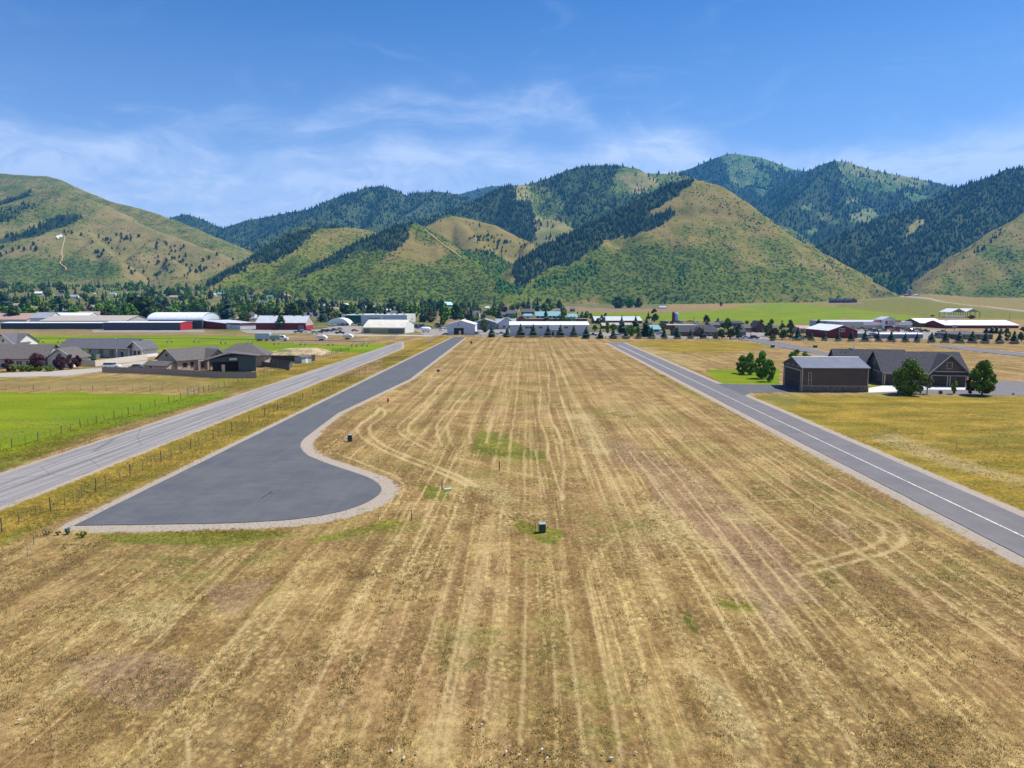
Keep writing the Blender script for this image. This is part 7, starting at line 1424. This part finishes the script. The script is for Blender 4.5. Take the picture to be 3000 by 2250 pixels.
# fill of the town's trees below the bare hill
rr = random.Random(4); cnt = 0
while cnt < 320:
    u = rr.uniform(-.76, -.13) if rr.random() < .86 else rr.uniform(-.13, .06); y = 640 + 1400 * rr.random() ** 1.35; x = u * y
    if u > -.3 and y > 1500: continue
    if any(abs(q[0] - x + 5) < 22 and abs(q[1] - y) < 25 for q in BLD): continue
    kind = rr.choice(['conifer', 'conifer', 'conifer', 'conifer', 'conifer', 'conifer', 'dark', 'dark', 'green', 'green', 'olive', 'bright', 'poplar']); h = rr.uniform(10, 18) * (1.25 if y > 1200 else 1)
    p = Vector((x, y, float(gz(x, y)))); far = y > 1350
    tree(kind, p, h, h * rr.uniform(.7, 1.15) if kind not in ('conifer', 'poplar') else h * .42, big(p, h) + KW[kind][0] + ' ' + place_of(p), TG); cnt += 1
cnt = 0
while cnt < 46:
    u = rr.uniform(-.13, .40); y = rr.uniform(455, 900); x = u * y
    if (y > 560 and u > .12) or any(abs(q[0] - x + 10) < 20 and abs(q[1] - y + 8) < 14 for q in BLD): continue
    kind = rr.choice(['bright', 'green', 'olive', 'conifer', 'poplar', 'plum', 'green']); h = rr.uniform(4, 9); p = Vector((x, y, float(gz(x, y))))
    tree(kind, p, h, h * rr.uniform(.6, .9) if kind not in ('conifer', 'poplar') else h * .45, big(p, h) + KW[kind][0] + ' ' + place_of(p), TG); cnt += 1
# the spruce row along the rail fence
ORD = 'first second third fourth fifth sixth seventh eighth ninth tenth eleventh twelfth thirteenth fourteenth fifteenth sixteenth seventeenth eighteenth nineteenth twentieth'.split()
row = [(C3, x, 617, t) for x, t in ((1183, 493), (1350, 512), (1495, 472), (1632, 478), (1790, 488), (1922, 483), (2068, 488), (2203, 502))] + [(C4, x, 634, t) for x, t in ((137, 508), (290, 528), (430, 523), (568, 533), (703, 540), (845, 500), (980, 515), (1120, 503), (1265, 528), (1398, 515), (1537, 555))] + \
      [(C5, x, 515 + (x - 283) * .0155, t) for x, t in ((283, 400), (393, 440), (510, 436), (625, 440), (737, 425), (855, 433), (968, 443), (1078, 437), (1200, 450), (1300, 450), (1423, 443), (1543, 440), (1658, 438), (1770, 433), (1882, 443), (2002, 438), (2125, 430))]
for i, (cv, x, yb, yt) in enumerate(row):
    p = gh(cv, x, yb); h = atD(*cv(x, yt), p.y).z
    lab = ('the ' + ORD[i] + ' spruce of the fence row counted from the white workshop') if i < 19 else ('the ' + ORD[i - 19] + ' spruce past the three poplars in the fence row')
    tree('spruce', p, h, h * rt.uniform(.66, .84), lab, 'blue spruces in a row along the rail fence')
# trees round the near houses
def bigtree(kind, cv, x, yb, yt, w_, k_, label, seed, mat, n=5200, leaf=.022, **kw):
    p = gh(cv, x, yb); h = atD(*cv(x, yt), p.y).z; wd = w_ * k_ / FPX * p.y; d = broadleaf(seed, mat, n, leaf, wide=wd / h / 2 * 1.0, **kw)
    KWn = KW[kind]; e = empty(KWn[2], tuple(p), 0, label, KWn[1]); e.scale = (h, h, h)
    for nm, me in (('trunk', d[0]), ('crown', d[1])):
        o = bpy.data.objects.new(nm, me); C.objects.link(o); o.parent = e
s3, s4 = .36166, .27125
bigtree('green', K3, 1280, 542, 262, 285, s3, 'broad leafy tree at the drive in front of the brown house', 101, L_green, 7500, .022, low=.035, lobes=26, egg=.8)
bigtree('green', K3, 1872, 548, 245, 212, s3, 'tall egg shaped leafy tree past the garage end of the house', 102, L_green, 6500, .021, low=.03, lobes=24, egg=.85)
bigtree('plum', K3, 1775, 540, 375, 85, s3, 'thin dark purple bush tree close to the tall egg shaped tree', 103, L_plum, 1500, .03, low=.05, lobes=12)
bigtree('green', K3, 1645, 538, 405, 62, s3, 'small slim young tree before the second garage door', 104, L_bright, 900, .036, low=.035, lobes=9)
bigtree('olive', K3, 1425, 538, 380, 110, s3, 'sparse thin crowned young tree before the first garage door', 105, L_olive, 420, .026, low=.3, lobes=12)
bigtree('green', C4, 1822, 1005, 808, 150, s4, 'leafy tree at the outer edge of the lawn clump', 106, L_green, 4200, .024, low=.02, lobes=22, egg=.75); bigtree('green', C4, 1905, 1018, 785, 165, s4, 'second leafy tree of the lawn clump with double top', 107, L_green, 4200, .024, low=.02, lobes=22, egg=.75)
bigtree('green', C4, 2035, 1062, 765, 180, s4, 'tallest leafy tree of the lawn clump', 108, L_green, 5200, .022, low=.02, lobes=24, egg=.75); bigtree('green', C4, 2112, 1096, 858, 150, s4, 'leafy tree of the lawn clump closest to the hangar', 109, L_green, 4200, .024, low=.02, lobes=20, egg=.6)
bigtree('green', K3, 390, 300, 176, 185, s3, 'leafy tree whose top shows over the hangar roof', 110, L_green, 3500, .03, low=.1, lobes=18); bigtree('bright', K3, 798, 235, 164, 60, s3, 'little bright tree peeping over the house ridge', 111, L_bright, 900, .045, low=.1)
bigtree('plum', C1, 405, 972, 795, 225, s4, 'widest purple leaved tree in front of the low house', 112, L_plum, 4200, .028, low=.04, lobes=18, egg=.2); bigtree('plum', C1, 650, 972, 812, 165, s4, 'purple leaved tree before the pale garage gable', 113, L_plum, 3000, .03, low=.04, lobes=16, egg=.2)
bigtree('plum', C1, 765, 962, 804, 110, s4, 'purple leaved tree beside the pale garage gable', 114, L_plum, 2600, .032, low=.04, lobes=14, egg=.2); bigtree('plum', C1, 842, 950, 808, 90, s4, 'last purple leaved tree next to the garden fence', 115, L_plum, 2400, .034, low=.04, lobes=12, egg=.2); bigtree('plum', C1, 95, 985, 850, 150, s4, 'purple leaved shrub tree at the dark garage of the low house', 116, L_plum, 2400, .034, low=.04, lobes=12, egg=.2)
bigtree('green', C1, 925, 873, 755, 135, s4, 'round bright tree in the garden of the sage house', 117, L_bright, 2600, .032, low=.06, lobes=14, egg=.3)
for i, (x, w_, lab) in enumerate(((150, 100, 'yellow green bush beneath the purple shrub tree'), (235, 90, 'rounded bush between the yellow green one and the purple tree'), (320, 105, 'green bush under the widest purple tree'), (425, 85, 'small green bush past the widest purple tree'), (535, 130, 'broad bright bush at the lane before the garage gable'))): bigtree('bush', C1, x, 988, 918 if i != 3 else 935, w_, s4, lab, 120 + i, L_bright if i in (0, 4) else L_green, 1500, .06, low=.0, lobes=14, egg=.1)
p = gh(C1, 1010, 875); tree('spruce', p, 3.1, 2.0, 'little silver spruce beside the round bright garden tree'); p = gh(C1, 1525, 795); tree('spruce', p, 2.0, 1.9, 'tiny blue spruce on the verge past the sage house')
bigtree('bush', K3, 1537, 538, 510, 34, s3, 'low round shrub on the drive edge before the garage', 130, L_dark, 600, .09, low=0, egg=.1); bigtree('bush', K3, 2125, 544, 530, 20, s3, 'tiny dark shrub on the drive edge by the road out', 131, L_dark, 300, .1, low=0, egg=.1)
sage = leafmat('sage_leaf', (.06, .10, .075), (.10, .15, .11), (.16, .21, .16))
for i, (x, y, t, w_, lab) in enumerate(((250, 306, 288, 55, 'widest blue grey sage clump on the gravel corner'), (314, 306, 288, 34, 'small blue grey sage clump on the gravel corner'), (366, 300, 268, 34, 'tallest blue grey sage clump on the gravel corner'), (445, 316, 288, 60, 'green weed clump at the gravel edge'))): bigtree('bush', K1, x, y, t, w_, .5425, lab, 140 + i, sage if i < 3 else L_green, 260, .12, low=0, lobes=8, egg=.1)

seen = {}
for o in list(C.objects):
    if o.get('group') == TG: seen.setdefault(o['label'], []).append(o)
for lab, os_ in seen.items():
    if 1 < len(os_):
        if len(os_) > 20:
            for o in os_: o['label'] = ' '.join(lab.split()[:9]) + (', in the rows nearer the mountains' if o.location.y > 1250 else ', in the rows nearer the sheds')
            continue
        os_.sort(key=lambda o: o.location.x / o.location.y)
        for i, o in enumerate(os_): o['label'] = ' '.join(lab.split()[:11]) + ', ' + ORD[i] + ' towards the lined road'
# ================================================================== field and rail fences
wood_post = new_mat('old_fence_wood', lambda t: t.mix(t.noise(t.obj(), 5, 4, .6), (.075, .055, .042), (.17, .125, .10)), .9); steel_post = paint('steel_post', (.10, .11, .09), .7, .2); wire_m = paint('fence_wire', (.16, .15, .14), .6, .5)
def wire_fence(label, pts, gap, h, every=3, wires=4, lean=.08, limit=100, r0=.055):
    e = empty('wire_fence', (pts[0][0], pts[0][1], 0), 0, label, 'fence'); ox, oy = pts[0][:2]; rs = random.Random(len(label)); n = 0; rest = MB(); P = []
    for a, b in zip(pts[:-1], pts[1:]):
        L = math.hypot(b[0] - a[0], b[1] - a[1]); s = 0.
        while s < L: P.append((a[0] + (b[0] - a[0]) * s / L, a[1] + (b[1] - a[1]) * s / L)); s += gap * rs.uniform(.75, 1.25)
    P.append(tuple(pts[-1][:2]))
    for i, (x, y) in enumerate(P):
        z = float(gz(x, y)); thick = i % every == 0; r = r0 if thick else .03; hh = h * (rs.uniform(.98, 1.12) if thick else rs.uniform(.85, 1.0)); dx, dy = rs.uniform(-lean, lean), rs.uniform(-lean, lean)
        m = MB() if i < limit else rest; m.tube((x - ox, y - oy, z - .25), (x - ox + dx, y - oy + dy, z + hh), r * 1.05, r * .9, 7)
        if i < limit: m.build('post', wood_post if thick else steel_post, e)
    if rest.v: tag(rest.build('post', wood_post, e), kind='stuff')
    for k in range(wires):
        m = MB(); zz = h * (.28 + .62 * k / max(1, wires - 1))
        for (x0, y0), (x1, y1) in zip(P[:-1], P[1:]): m.tube((x0 - ox, y0 - oy, zz + float(gz(x0, y0))), (x1 - ox, y1 - oy, zz + float(gz(x1, y1))), .007, n=3, cap=False)
        m.build('wire', wire_m, e)
    return e
wire_fence('old wire fence with mixed wooden and steel posts between the two paved roads', [(-45.4, 52), (-45.4, 400)], 2.35, 1.28)
wire_fence('wire fence with wooden posts along the green field beside the old road', [(-70.6, 80), (-70.5, 154)], 2.5, 1.15, 2, r0=.06)
wire_fence('thin stake fence across the head of the near green field', [(-125, 158), (-71.5, 156)], 3.3, 1.2, 4, 3)
wire_fence('mesh fence climbing from the green field to the town beside the old road', [(-70.8, 157), (-71.5, 230), (-72.4, 290), (-73, 409)], 2.8, 1.3, 3, 5)
wire_fence('faint wire fence beyond the lane between the houses and far green field', W(C1, [(200, 716), (620, 722), (1500, 752), (1750, 750)]), 4, 1.2, 3, 3)
p = gh(C6, 1015, 103); e = empty('field_gate', tuple(p), R(12), 'pale metal gate at the corner of the near green field', 'gate'); q = gh(C6, 1075, 92); Lg = (q - p).length; e.rotation_euler = (0, 0, math.atan2(q.y - p.y, q.x - p.x))
for z in (.3, .6, .9, 1.15): MB().tube((0, 0, z), (Lg, 0, z), .03).build('rail', chrome, e)
for x in (0, Lg): MB().tube((x, 0, 0), (x, 0, 1.3), .06).build('post', wood_post, e)
p = gh(C2, 1525, 775); q = gh(C2, 1705, 770); e = empty('field_gate', tuple(p), math.atan2(q.y - p.y, q.x - p.x), 'green pipe gate at the far green field beside the old road', 'gate'); Lg = (q - p).length
for z in (.4, .8, 1.2): MB().tube((0, 0, z), (Lg, 0, z), .05).build('rail', green_panel, e)
for x in (0, Lg / 2, Lg): MB().tube((x, 0, 0), (x, 0, 1.4), .07).build('post', green_panel, e)
RF_ = W(C3, [(905, 606), (1400, 620), (2212, 630)]) + W(C4, [(760, 642), (1820, 656)])
RG_ = W(C5, [(50, 520), (620, 528), (1300, 541), (2212, 549), (2500, 552)])
rail_m = new_mat('grey_rails', lambda t: t.mix(t.noise(t.obj(), 3, 4, .6), (.26, .235, .21), (.42, .385, .35)), .9)
for pts, lab in ((RF_, 'weathered rail fence along the spruce row at the far end of the dry field'), (RG_, 'weathered rail fence along the spruces past the field gate')):
    e = empty('rail_fence', (pts[0][0], pts[0][1], 0), 0, lab, 'fence'); ox, oy = pts[0]; P = []
    for a, b in zip(pts[:-1], pts[1:]):
        L = math.hypot(b[0] - a[0], b[1] - a[1]); n = max(1, round(L / 5.2)); P += [(a[0] + (b[0] - a[0]) * i / n, a[1] + (b[1] - a[1]) * i / n) for i in range(n)]
    P.append(pts[-1])
    for x, y in P: MB().tube((x - ox, y - oy, -.1), (x - ox, y - oy, 1.35), .12, .11, 7).build('post', wood_post, e)
    for z in (.55, 1.12):
        for (x0, y0), (x1, y1) in zip(P[:-1], P[1:]): MB().tube((x0 - ox, y0 - oy - .1, z), (x1 - ox, y1 - oy - .1, z), .085, n=6).build('rail', rail_m, e)
# ================================================================== small things in the field
box_m = paint('box_green', (.030, .060, .055), .5); lid_m = paint('box_lid', (.28, .34, .36), .5)
def ubox(p, w_, h, label, red_post=True):
    e = empty('utility_box', tuple(p), R(8), label, 'utility box', 'utility boxes in the fields'); MB().box(-w_ / 2, -w_ / 2, -.1, w_ / 2, w_ / 2, h).build('cabinet', box_m, e, bevel=.02); MB().box(-w_ / 2 - .02, -w_ / 2 - .02, h, w_ / 2 + .02, w_ / 2 + .02, h + .06).build('lid', lid_m, e, bevel=.01)
    MB().box(-w_ * .3, -w_ / 2 - .012, h * .3, w_ * .3, -w_ / 2, h * .75).build('door', paint('box_door', (.022, .045, .045), .5), e)
ubox(gh(F5, 772, 560), .56, .62, 'dark green utility box with pale lid in the middle of the mown field'); ubox(gh(C6, 1890, 351), .62, .80, 'dark utility box beside the wheel loop near the new road'); ubox(gh(K2, 698, 265), .8, .55, 'low dark utility box farther up beside the new road'); ubox(gh(K2, 935, 64), .9, 1.0, 'dark utility box near the far end of the new road')
ubox(gh(K3, 175, 158), 1.3, .9, 'squat dark box beside the grey road beyond the lawn'); ubox(gh(K3, 520, 159), 1.3, .9, 'squat brown box in the field beyond the hangar')
def stake(p, h, r_, mt, label, name='marker_post'):
    e = MB().tube((0, 0, -.1), (.02, 0, h), r_, r_ * .9, 8).build(name, mt, None, tuple(p)); tag(e, label, 'post', 'marker posts in the fields'); return e
rust = paint('rusty_post', (.13, .05, .035), .9)
for cv, x, yb, yt, r_, mt, lab in ((F5, 740, 558, 524, .022, steel_post, 'thin steel stake beside the big utility box'), (K2, 725, 1114, 1060, .07, wood_post, 'thick dark post by the grass patch near the turning circle'), (K2, 640, 1112, 1080, .02, steel_post, 'thin stake in the grass patch near the thick dark post'), (K2, 1138, 972, 914, .06, rust, 'rusty post standing alone among the wheel lines'), (K2, 267, 920, 880, .02, steel_post, 'thin stake on the verge between loop and turning circle'),
                                   (F5, 166, 510, 464, .045, steel_post, 'dark stake south of the turning circle by a grass patch'), (F5, 14, 510, 485, .02, steel_post, 'thin stake at the gravel edge of the turning circle'), (K1, 1004, 366, 318, .02, paint('green_stake', (.05, .16, .05)), 'green stake below the straight gravel edge'), (K1, 183, 356, 304, .025, steel_post, 'steel stake near the sage clumps'), (K1, 150, 426, 358, .03, paint('grey_stake', (.3, .3, .28)), 'grey leaning stake at the fence corner'),
                                   (Q6, 968, 1012, 958, .03, rust, 'thin rusty stake inside the round wheel track'), (Q6, 1815, 628, 600, .03, rust, 'thin stake in the olive field beyond the lined road'), (C6, 1860, 352, 318, .03, wp, 'white marker stake beside the dark utility box'), (C4, 1657, 968, 930, .05, rust, 'thin stake at the edge of the lawn'), (K2, 808, 142, 130, .05, steel_post, 'small dark marker far up the field')):
    p = gh(cv, x, yb); stake(p, max(.3, atD(*cv(x, yt), p.y).z), r_, mt, lab)
p = gh(K2, 336, 490); e = empty('hydrant', tuple(p), 0, 'dark red hydrant beside the new road above the wheel loop', 'hydrant'); hm = paint('hydrant_red', (.22, .03, .03), .5)
MB().tube((0, 0, 0), (0, 0, .75), .15, .14, 12).tube((0, 0, .75), (0, 0, .95), .17, .05, 12).build('barrel', hm, e)
for s in (-1, 1): MB().tube((0, 0, .5), (s * .28, 0, .5), .08).build('nozzle', hm, e)
p = gh(K2, 742, 1124); q = gh(K2, 796, 1118); o = MB().tube((0, 0, .12), (q.x - p.x, q.y - p.y, .12), .12, n=12).build('pipe_length', paint('pale_plastic', (.42, .52, .46), .5), None, tuple(p)); tag(o, 'pale green plastic pipe lying in the grass by the thick dark post', 'pipe')
# dark broken branch lying on the turning circle
a = gh(K1, 1412, 114); b = gh(K1, 1468, 76); m = MB(); m.tube((0, 0, .07), (b.x - a.x, b.y - a.y, .07), .03, n=5); m.tube(((b.x - a.x) * .7, (b.y - a.y) * .7, .07), ((b.x - a.x) * .75 + .5, (b.y - a.y) * .7 + .1, .07), .02, n=5); tag(m.build('fallen_branch', paint('black_bark', (.015, .015, .016)), None, tuple(a)), 'thin black branch lying on the asphalt turning circle', 'branch')
# pale stones
rs = np.random.RandomState(8)
def stone_mesh(seed):
    r = np.random.RandomState(seed); V = []; F = []; n = 8; rows = 5
    for k in range(rows):
        ph = math.pi * k / (rows - 1)
        for i in range(n): V.append((math.sin(ph) * math.cos(2 * math.pi * i / n) * r.uniform(.8, 1.1), math.sin(ph) * math.sin(2 * math.pi * i / n) * r.uniform(.7, 1.0) * .75, math.cos(ph) * .5 * r.uniform(.85, 1.1)))
    for k in range(rows - 1):
        for i in range(n): F.append((k * n + i, k * n + (i + 1) % n, (k + 1) * n + (i + 1) % n, (k + 1) * n + i))
    return mesh_of(np.array(V), np.array(F), M_stone, None, 'stone')
M_stone = new_mat('pale_stone', lambda t: t.mix(t.noise(t.obj(), 1.5, 4, .6), (.40, .33, .26), (.56, .49, .41)), .9)
SM = [stone_mesh(i) for i in range(4)]
for cv, pts in ((F5, [(905, 1592), (1135, 1587), (1205, 1590), (795, 1615), (690, 1640), (620, 1560), (665, 1600), (610, 1493), (1055, 1588), (190, 1590), (130, 1615), (490, 1460), (450, 1465), (1090, 1615), (1570, 560), (60, 1585), (1870, 855), (268, 655), (650, 435), (700, 1625), (605, 1585), (770, 1575)]), (K1, [(730, 1188), (240, 1247), (180, 1255), (105, 1310), (570, 1105), (1260, 1475), (1865, 1470), (2115, 1478), (2180, 1515), (967, 488), (1300, 1560), (1595, 1182), (1985, 590), (1700, 483), (1520, 485), (1900, 1305)])):
    for x, y in pts:
        p = gh(cv, x, y); o = bpy.data.objects.new('stone', SM[rs.randint(4)]); C.objects.link(o); s = rs.uniform(.05, .11); o.location = (p.x, p.y, .04); o.scale = (s * rs.uniform(.9, 1.5), s, s * .8); o.rotation_euler = (0, 0, rs.uniform(0, 6)); tag(o, 'pale stone half sunk in the dry mown grass', 'stone', 'pale stones scattered over the mown field')

# ================================================================== grass tufts
def tufts(name, n, region, hmin, hmax, label, seed, mat, blades=6, spread=.12, test=None, clump=.45):
    rs = np.random.RandomState(seed); x, y = region(rs, n)
    ok = np.ones(len(x), bool)
    for p in (NEWR, RR, OLD, DRIVE, DRIVE_E, APRON, LANE):
        ok &= ~inside(x, y, p) & (seg_dist(x, y, list(p) + [p[0]]) > 1.5)
    c = fbm(x / 6, y / 9, seed + 1, 4); ok &= (c + rs.uniform(-.25, .25, len(x))) > clump
    if test is not None: ok &= test(x, y)
    x, y = x[ok], y[ok]; n = len(x); print('TUFTS', name, n)
    h = rs.uniform(hmin, hmax, n) * (.6 + fbm(x / 4, y / 4, seed + 2, 3)); V = []; 
    lushv = np.zeros(n)
    for p in LUSH: lushv = np.maximum(lushv, inside(x, y, p[0]) * p[1])
    ov = np.zeros(n)
    for p in OLIVE: ov = np.maximum(ov, inside(x, y, p) * .5)
    lushv = np.maximum(lushv, ov)
    allV = np.zeros((n, blades, 3, 3)); tint = np.zeros((n, blades, 3))
    z0 = gz(x, y) + (fbm(x / 9, y / 9, 3, 4) - .5) * .35 - .12
    for b in range(blades):
        a = rs.uniform(0, 2 * np.pi, n); r = spread * rs.uniform(0, 1, n); bx = x + np.cos(a) * r; by = y + np.sin(a) * r; w_ = h * rs.uniform(.10, .2, n) + .012; a2 = rs.uniform(0, np.pi, n)
        lean = h * rs.uniform(.1, .55, n)
        allV[:, b, 0] = np.stack([bx - np.cos(a2) * w_, by - np.sin(a2) * w_, z0], -1); allV[:, b, 1] = np.stack([bx + np.cos(a2) * w_, by + np.sin(a2) * w_, z0], -1)
        allV[:, b, 2] = np.stack([bx + np.cos(a) * lean, by + np.sin(a) * lean, z0 + h * rs.uniform(.7, 1.1, n)], -1); tint[:, b] = rs.uniform(0, 1, n)[:, None]
    k = n * blades * 3
    o = np_mesh(name, allV.reshape(-1, 3), np.arange(k).reshape(-1, 3), mat, None, {'tint': tint.reshape(-1), 'lush': np.repeat(lushv, blades * 3)})
    return tag(o, label, 'grass', None, 'stuff')
def tuft_mat(t):
    P = t.geo(); n = t.noise(P, .35, 4, .6); dry = t.ramp(t.attr('tint'), [(0, (.34, .24, .10)), (.5, (.50, .38, .16)), (1, (.70, .56, .26))])
    dry = t.mix(t.ss(n, .5, .7, 0, .6), dry, (.17, .14, .055)); grn = t.mix(t.attr('tint'), (.24, .225, .030), (.50, .41, .085))
    return t.mix(t.attr('lush'), dry, grn)
TM = bpy.data.materials.new('dry_grass_blades'); TM.use_nodes = True; TM.node_tree.nodes.clear(); t = NT(TM.node_tree); col_ = tuft_mat(t)
df = t.new('ShaderNodeBsdfDiffuse'); tl = t.new('ShaderNodeBsdfTranslucent'); mx = t.new('ShaderNodeMixShader'); ou = t.new('ShaderNodeOutputMaterial'); mx.inputs[0].default_value = .45
t.l.new(col_, df.inputs[0]); t.l.new(col_, tl.inputs[0]); t.l.new(df.outputs[0], mx.inputs[1]); t.l.new(tl.outputs[0], mx.inputs[2]); t.l.new(mx.outputs[0], ou.inputs[0])
def reg_front(rs, n):
    y = 24 + (rs.uniform(0, 1, n) ** 1.25) * 95; u = rs.uniform(-.80, .80, n); return u * y, y
def clear_track(x, y):
    ok = np.ones(len(x), bool)
    for pts, wd, st in TR:
        a = np.array(pts); m = (x > a[:, 0].min() - 1) & (x < a[:, 0].max() + 1) & (y > a[:, 1].min() - 1) & (y < a[:, 1].max() + 1)
        if m.any(): ok[m] &= seg_dist(x[m], y[m], pts) > wd * 1.1
    return ok
tufts('grass_tufts', 130000, reg_front, .04, .10, 'short dry grass tufts of the mown field', 61, TM, 6, .16, clear_track, .50)
tufts('straw_clumps', 70000, reg_front, .07, .17, 'clumps of pale bunch grass across the mown field', 66, TM, 8, .22, clear_track, .60)
def reg_verge(rs, n): return rs.uniform(-50, -40.5, n), rs.uniform(50, 260, n)
tufts('verge_grass', 24000, reg_verge, .07, .22, 'tall seeding grass on the verge between the two roads', 62, TM, 5, .15, None, .40)
def reg_verge2(rs, n): return rs.uniform(-71, -62, n), rs.uniform(70, 230, n)
tufts('verge_grass', 14000, reg_verge2, .07, .20, 'tall grass on the bank between the old road and the green field', 63, TM, 5, .15, None, .45)
def reg_cul(rs, n):
    a = rs.randint(0, len(NEWR) - 3, n); P0 = np.array(NEWR)[a]; P1 = np.array(NEWR)[a + 1]; t = rs.uniform(0, 1, n)[:, None]; q = P0 + (P1 - P0) * t; ang = rs.uniform(0, 6.28, n); r = rs.uniform(2.2, 5.5, n); return q[:, 0] + np.cos(ang) * r, q[:, 1] + np.sin(ang) * r
tufts('verge_grass', 8000, reg_cul, .06, .18, 'uneven grass fringe round the gravel edge of the turning circle', 64, TM, 5, .14, lambda x, y: (x > -38) & (y < 115), .47)
def reg_rr(rs, n): return rs.choice([0, 1], n) * 10.5 + rs.uniform(36.2, 37.6, n), rs.uniform(45, 260, n)
tufts('verge_grass', 8000, reg_rr, .05, .14, 'grass fringe beside the gravel shoulders of the lined road', 65, TM, 5, .14, None, .40)
# hedge-free scatter of individual trees on the open hillsides
def hill_trees(key, cv, poly, n, seed, label, group, h=(7, 13), kind='conifer'):
    xs, ys, Z, G = MTN[key][:4]; rs = np.random.RandomState(seed); got = 0; P = [cv(a, b) for a, b in poly]; D = []
    for _ in range(60000):
        x = rs.uniform(xs[0], xs[-1]); y = rs.uniform(ys[0], ys[-1]); z = float(bil(xs, ys, Z, np.array(x), np.array(y))); u, v = proj(x, y, z)
        if z - gz(x, y) < 2 or not inside(np.array(u), np.array(v), P): continue
        if fbm(np.array(x / 120), np.array(y / 120), seed, 3) < .47: continue
        if float(bil(xs, ys, Z, np.array(x), np.array(y + 10.))) - z < (z - 20) / y * 10 - .5: continue
        hh = rs.uniform(*h); tree('juniper', Vector((x, y, z - .4)), hh, hh * .75, label, group); got += 1
        if got >= n: break
hill_trees('L2', M1, [(230, 600), (330, 560), (700, 590), (900, 600), (1300, 680), (1560, 740), (1480, 900), (700, 930), (500, 780), (280, 720)], 120, 5, 'small dark juniper dotting the lower slope of the bare hill', 'junipers on the bare hillside', (8, 15))
hill_trees('L2', M1, [(0, 600), (200, 600), (250, 700), (0, 740)], 14, 6, 'dark juniper on the bare hill under the fir band', 'junipers on the bare hillside', (9, 16))
hill_trees('CC', M2, [(820, 520), (900, 490), (1150, 520), (1400, 640), (1440, 700), (1300, 760), (1000, 700)], 60, 7, 'small juniper on the tan spur with the pale ridge path', 'junipers on the tan spur', (7, 13))
# white painted letter-like patch and trail on the bare hill
# ================================================================== haze
hz = MB().box(-10500, -260, -1.8, 10500, 9300, 1600).build('haze', None or new_mat('air', lambda t: (.5, .5, .5)))
hm_ = hz.data.materials[0]; hm_.node_tree.nodes.clear(); t = NT(hm_.node_tree); out = t.new('ShaderNodeOutputMaterial'); pv = t.new('ShaderNodeVolumePrincipled')
pv.inputs['Color'].default_value = (.08, .40, .95, 1); pv.inputs['Density'].default_value = 5.2e-5; pv.inputs['Anisotropy'].default_value = .2
t.l.new(pv.outputs[0], out.inputs['Volume']); tag(hz, 'thin blue summer haze over the valley', 'haze', None, 'stuff')
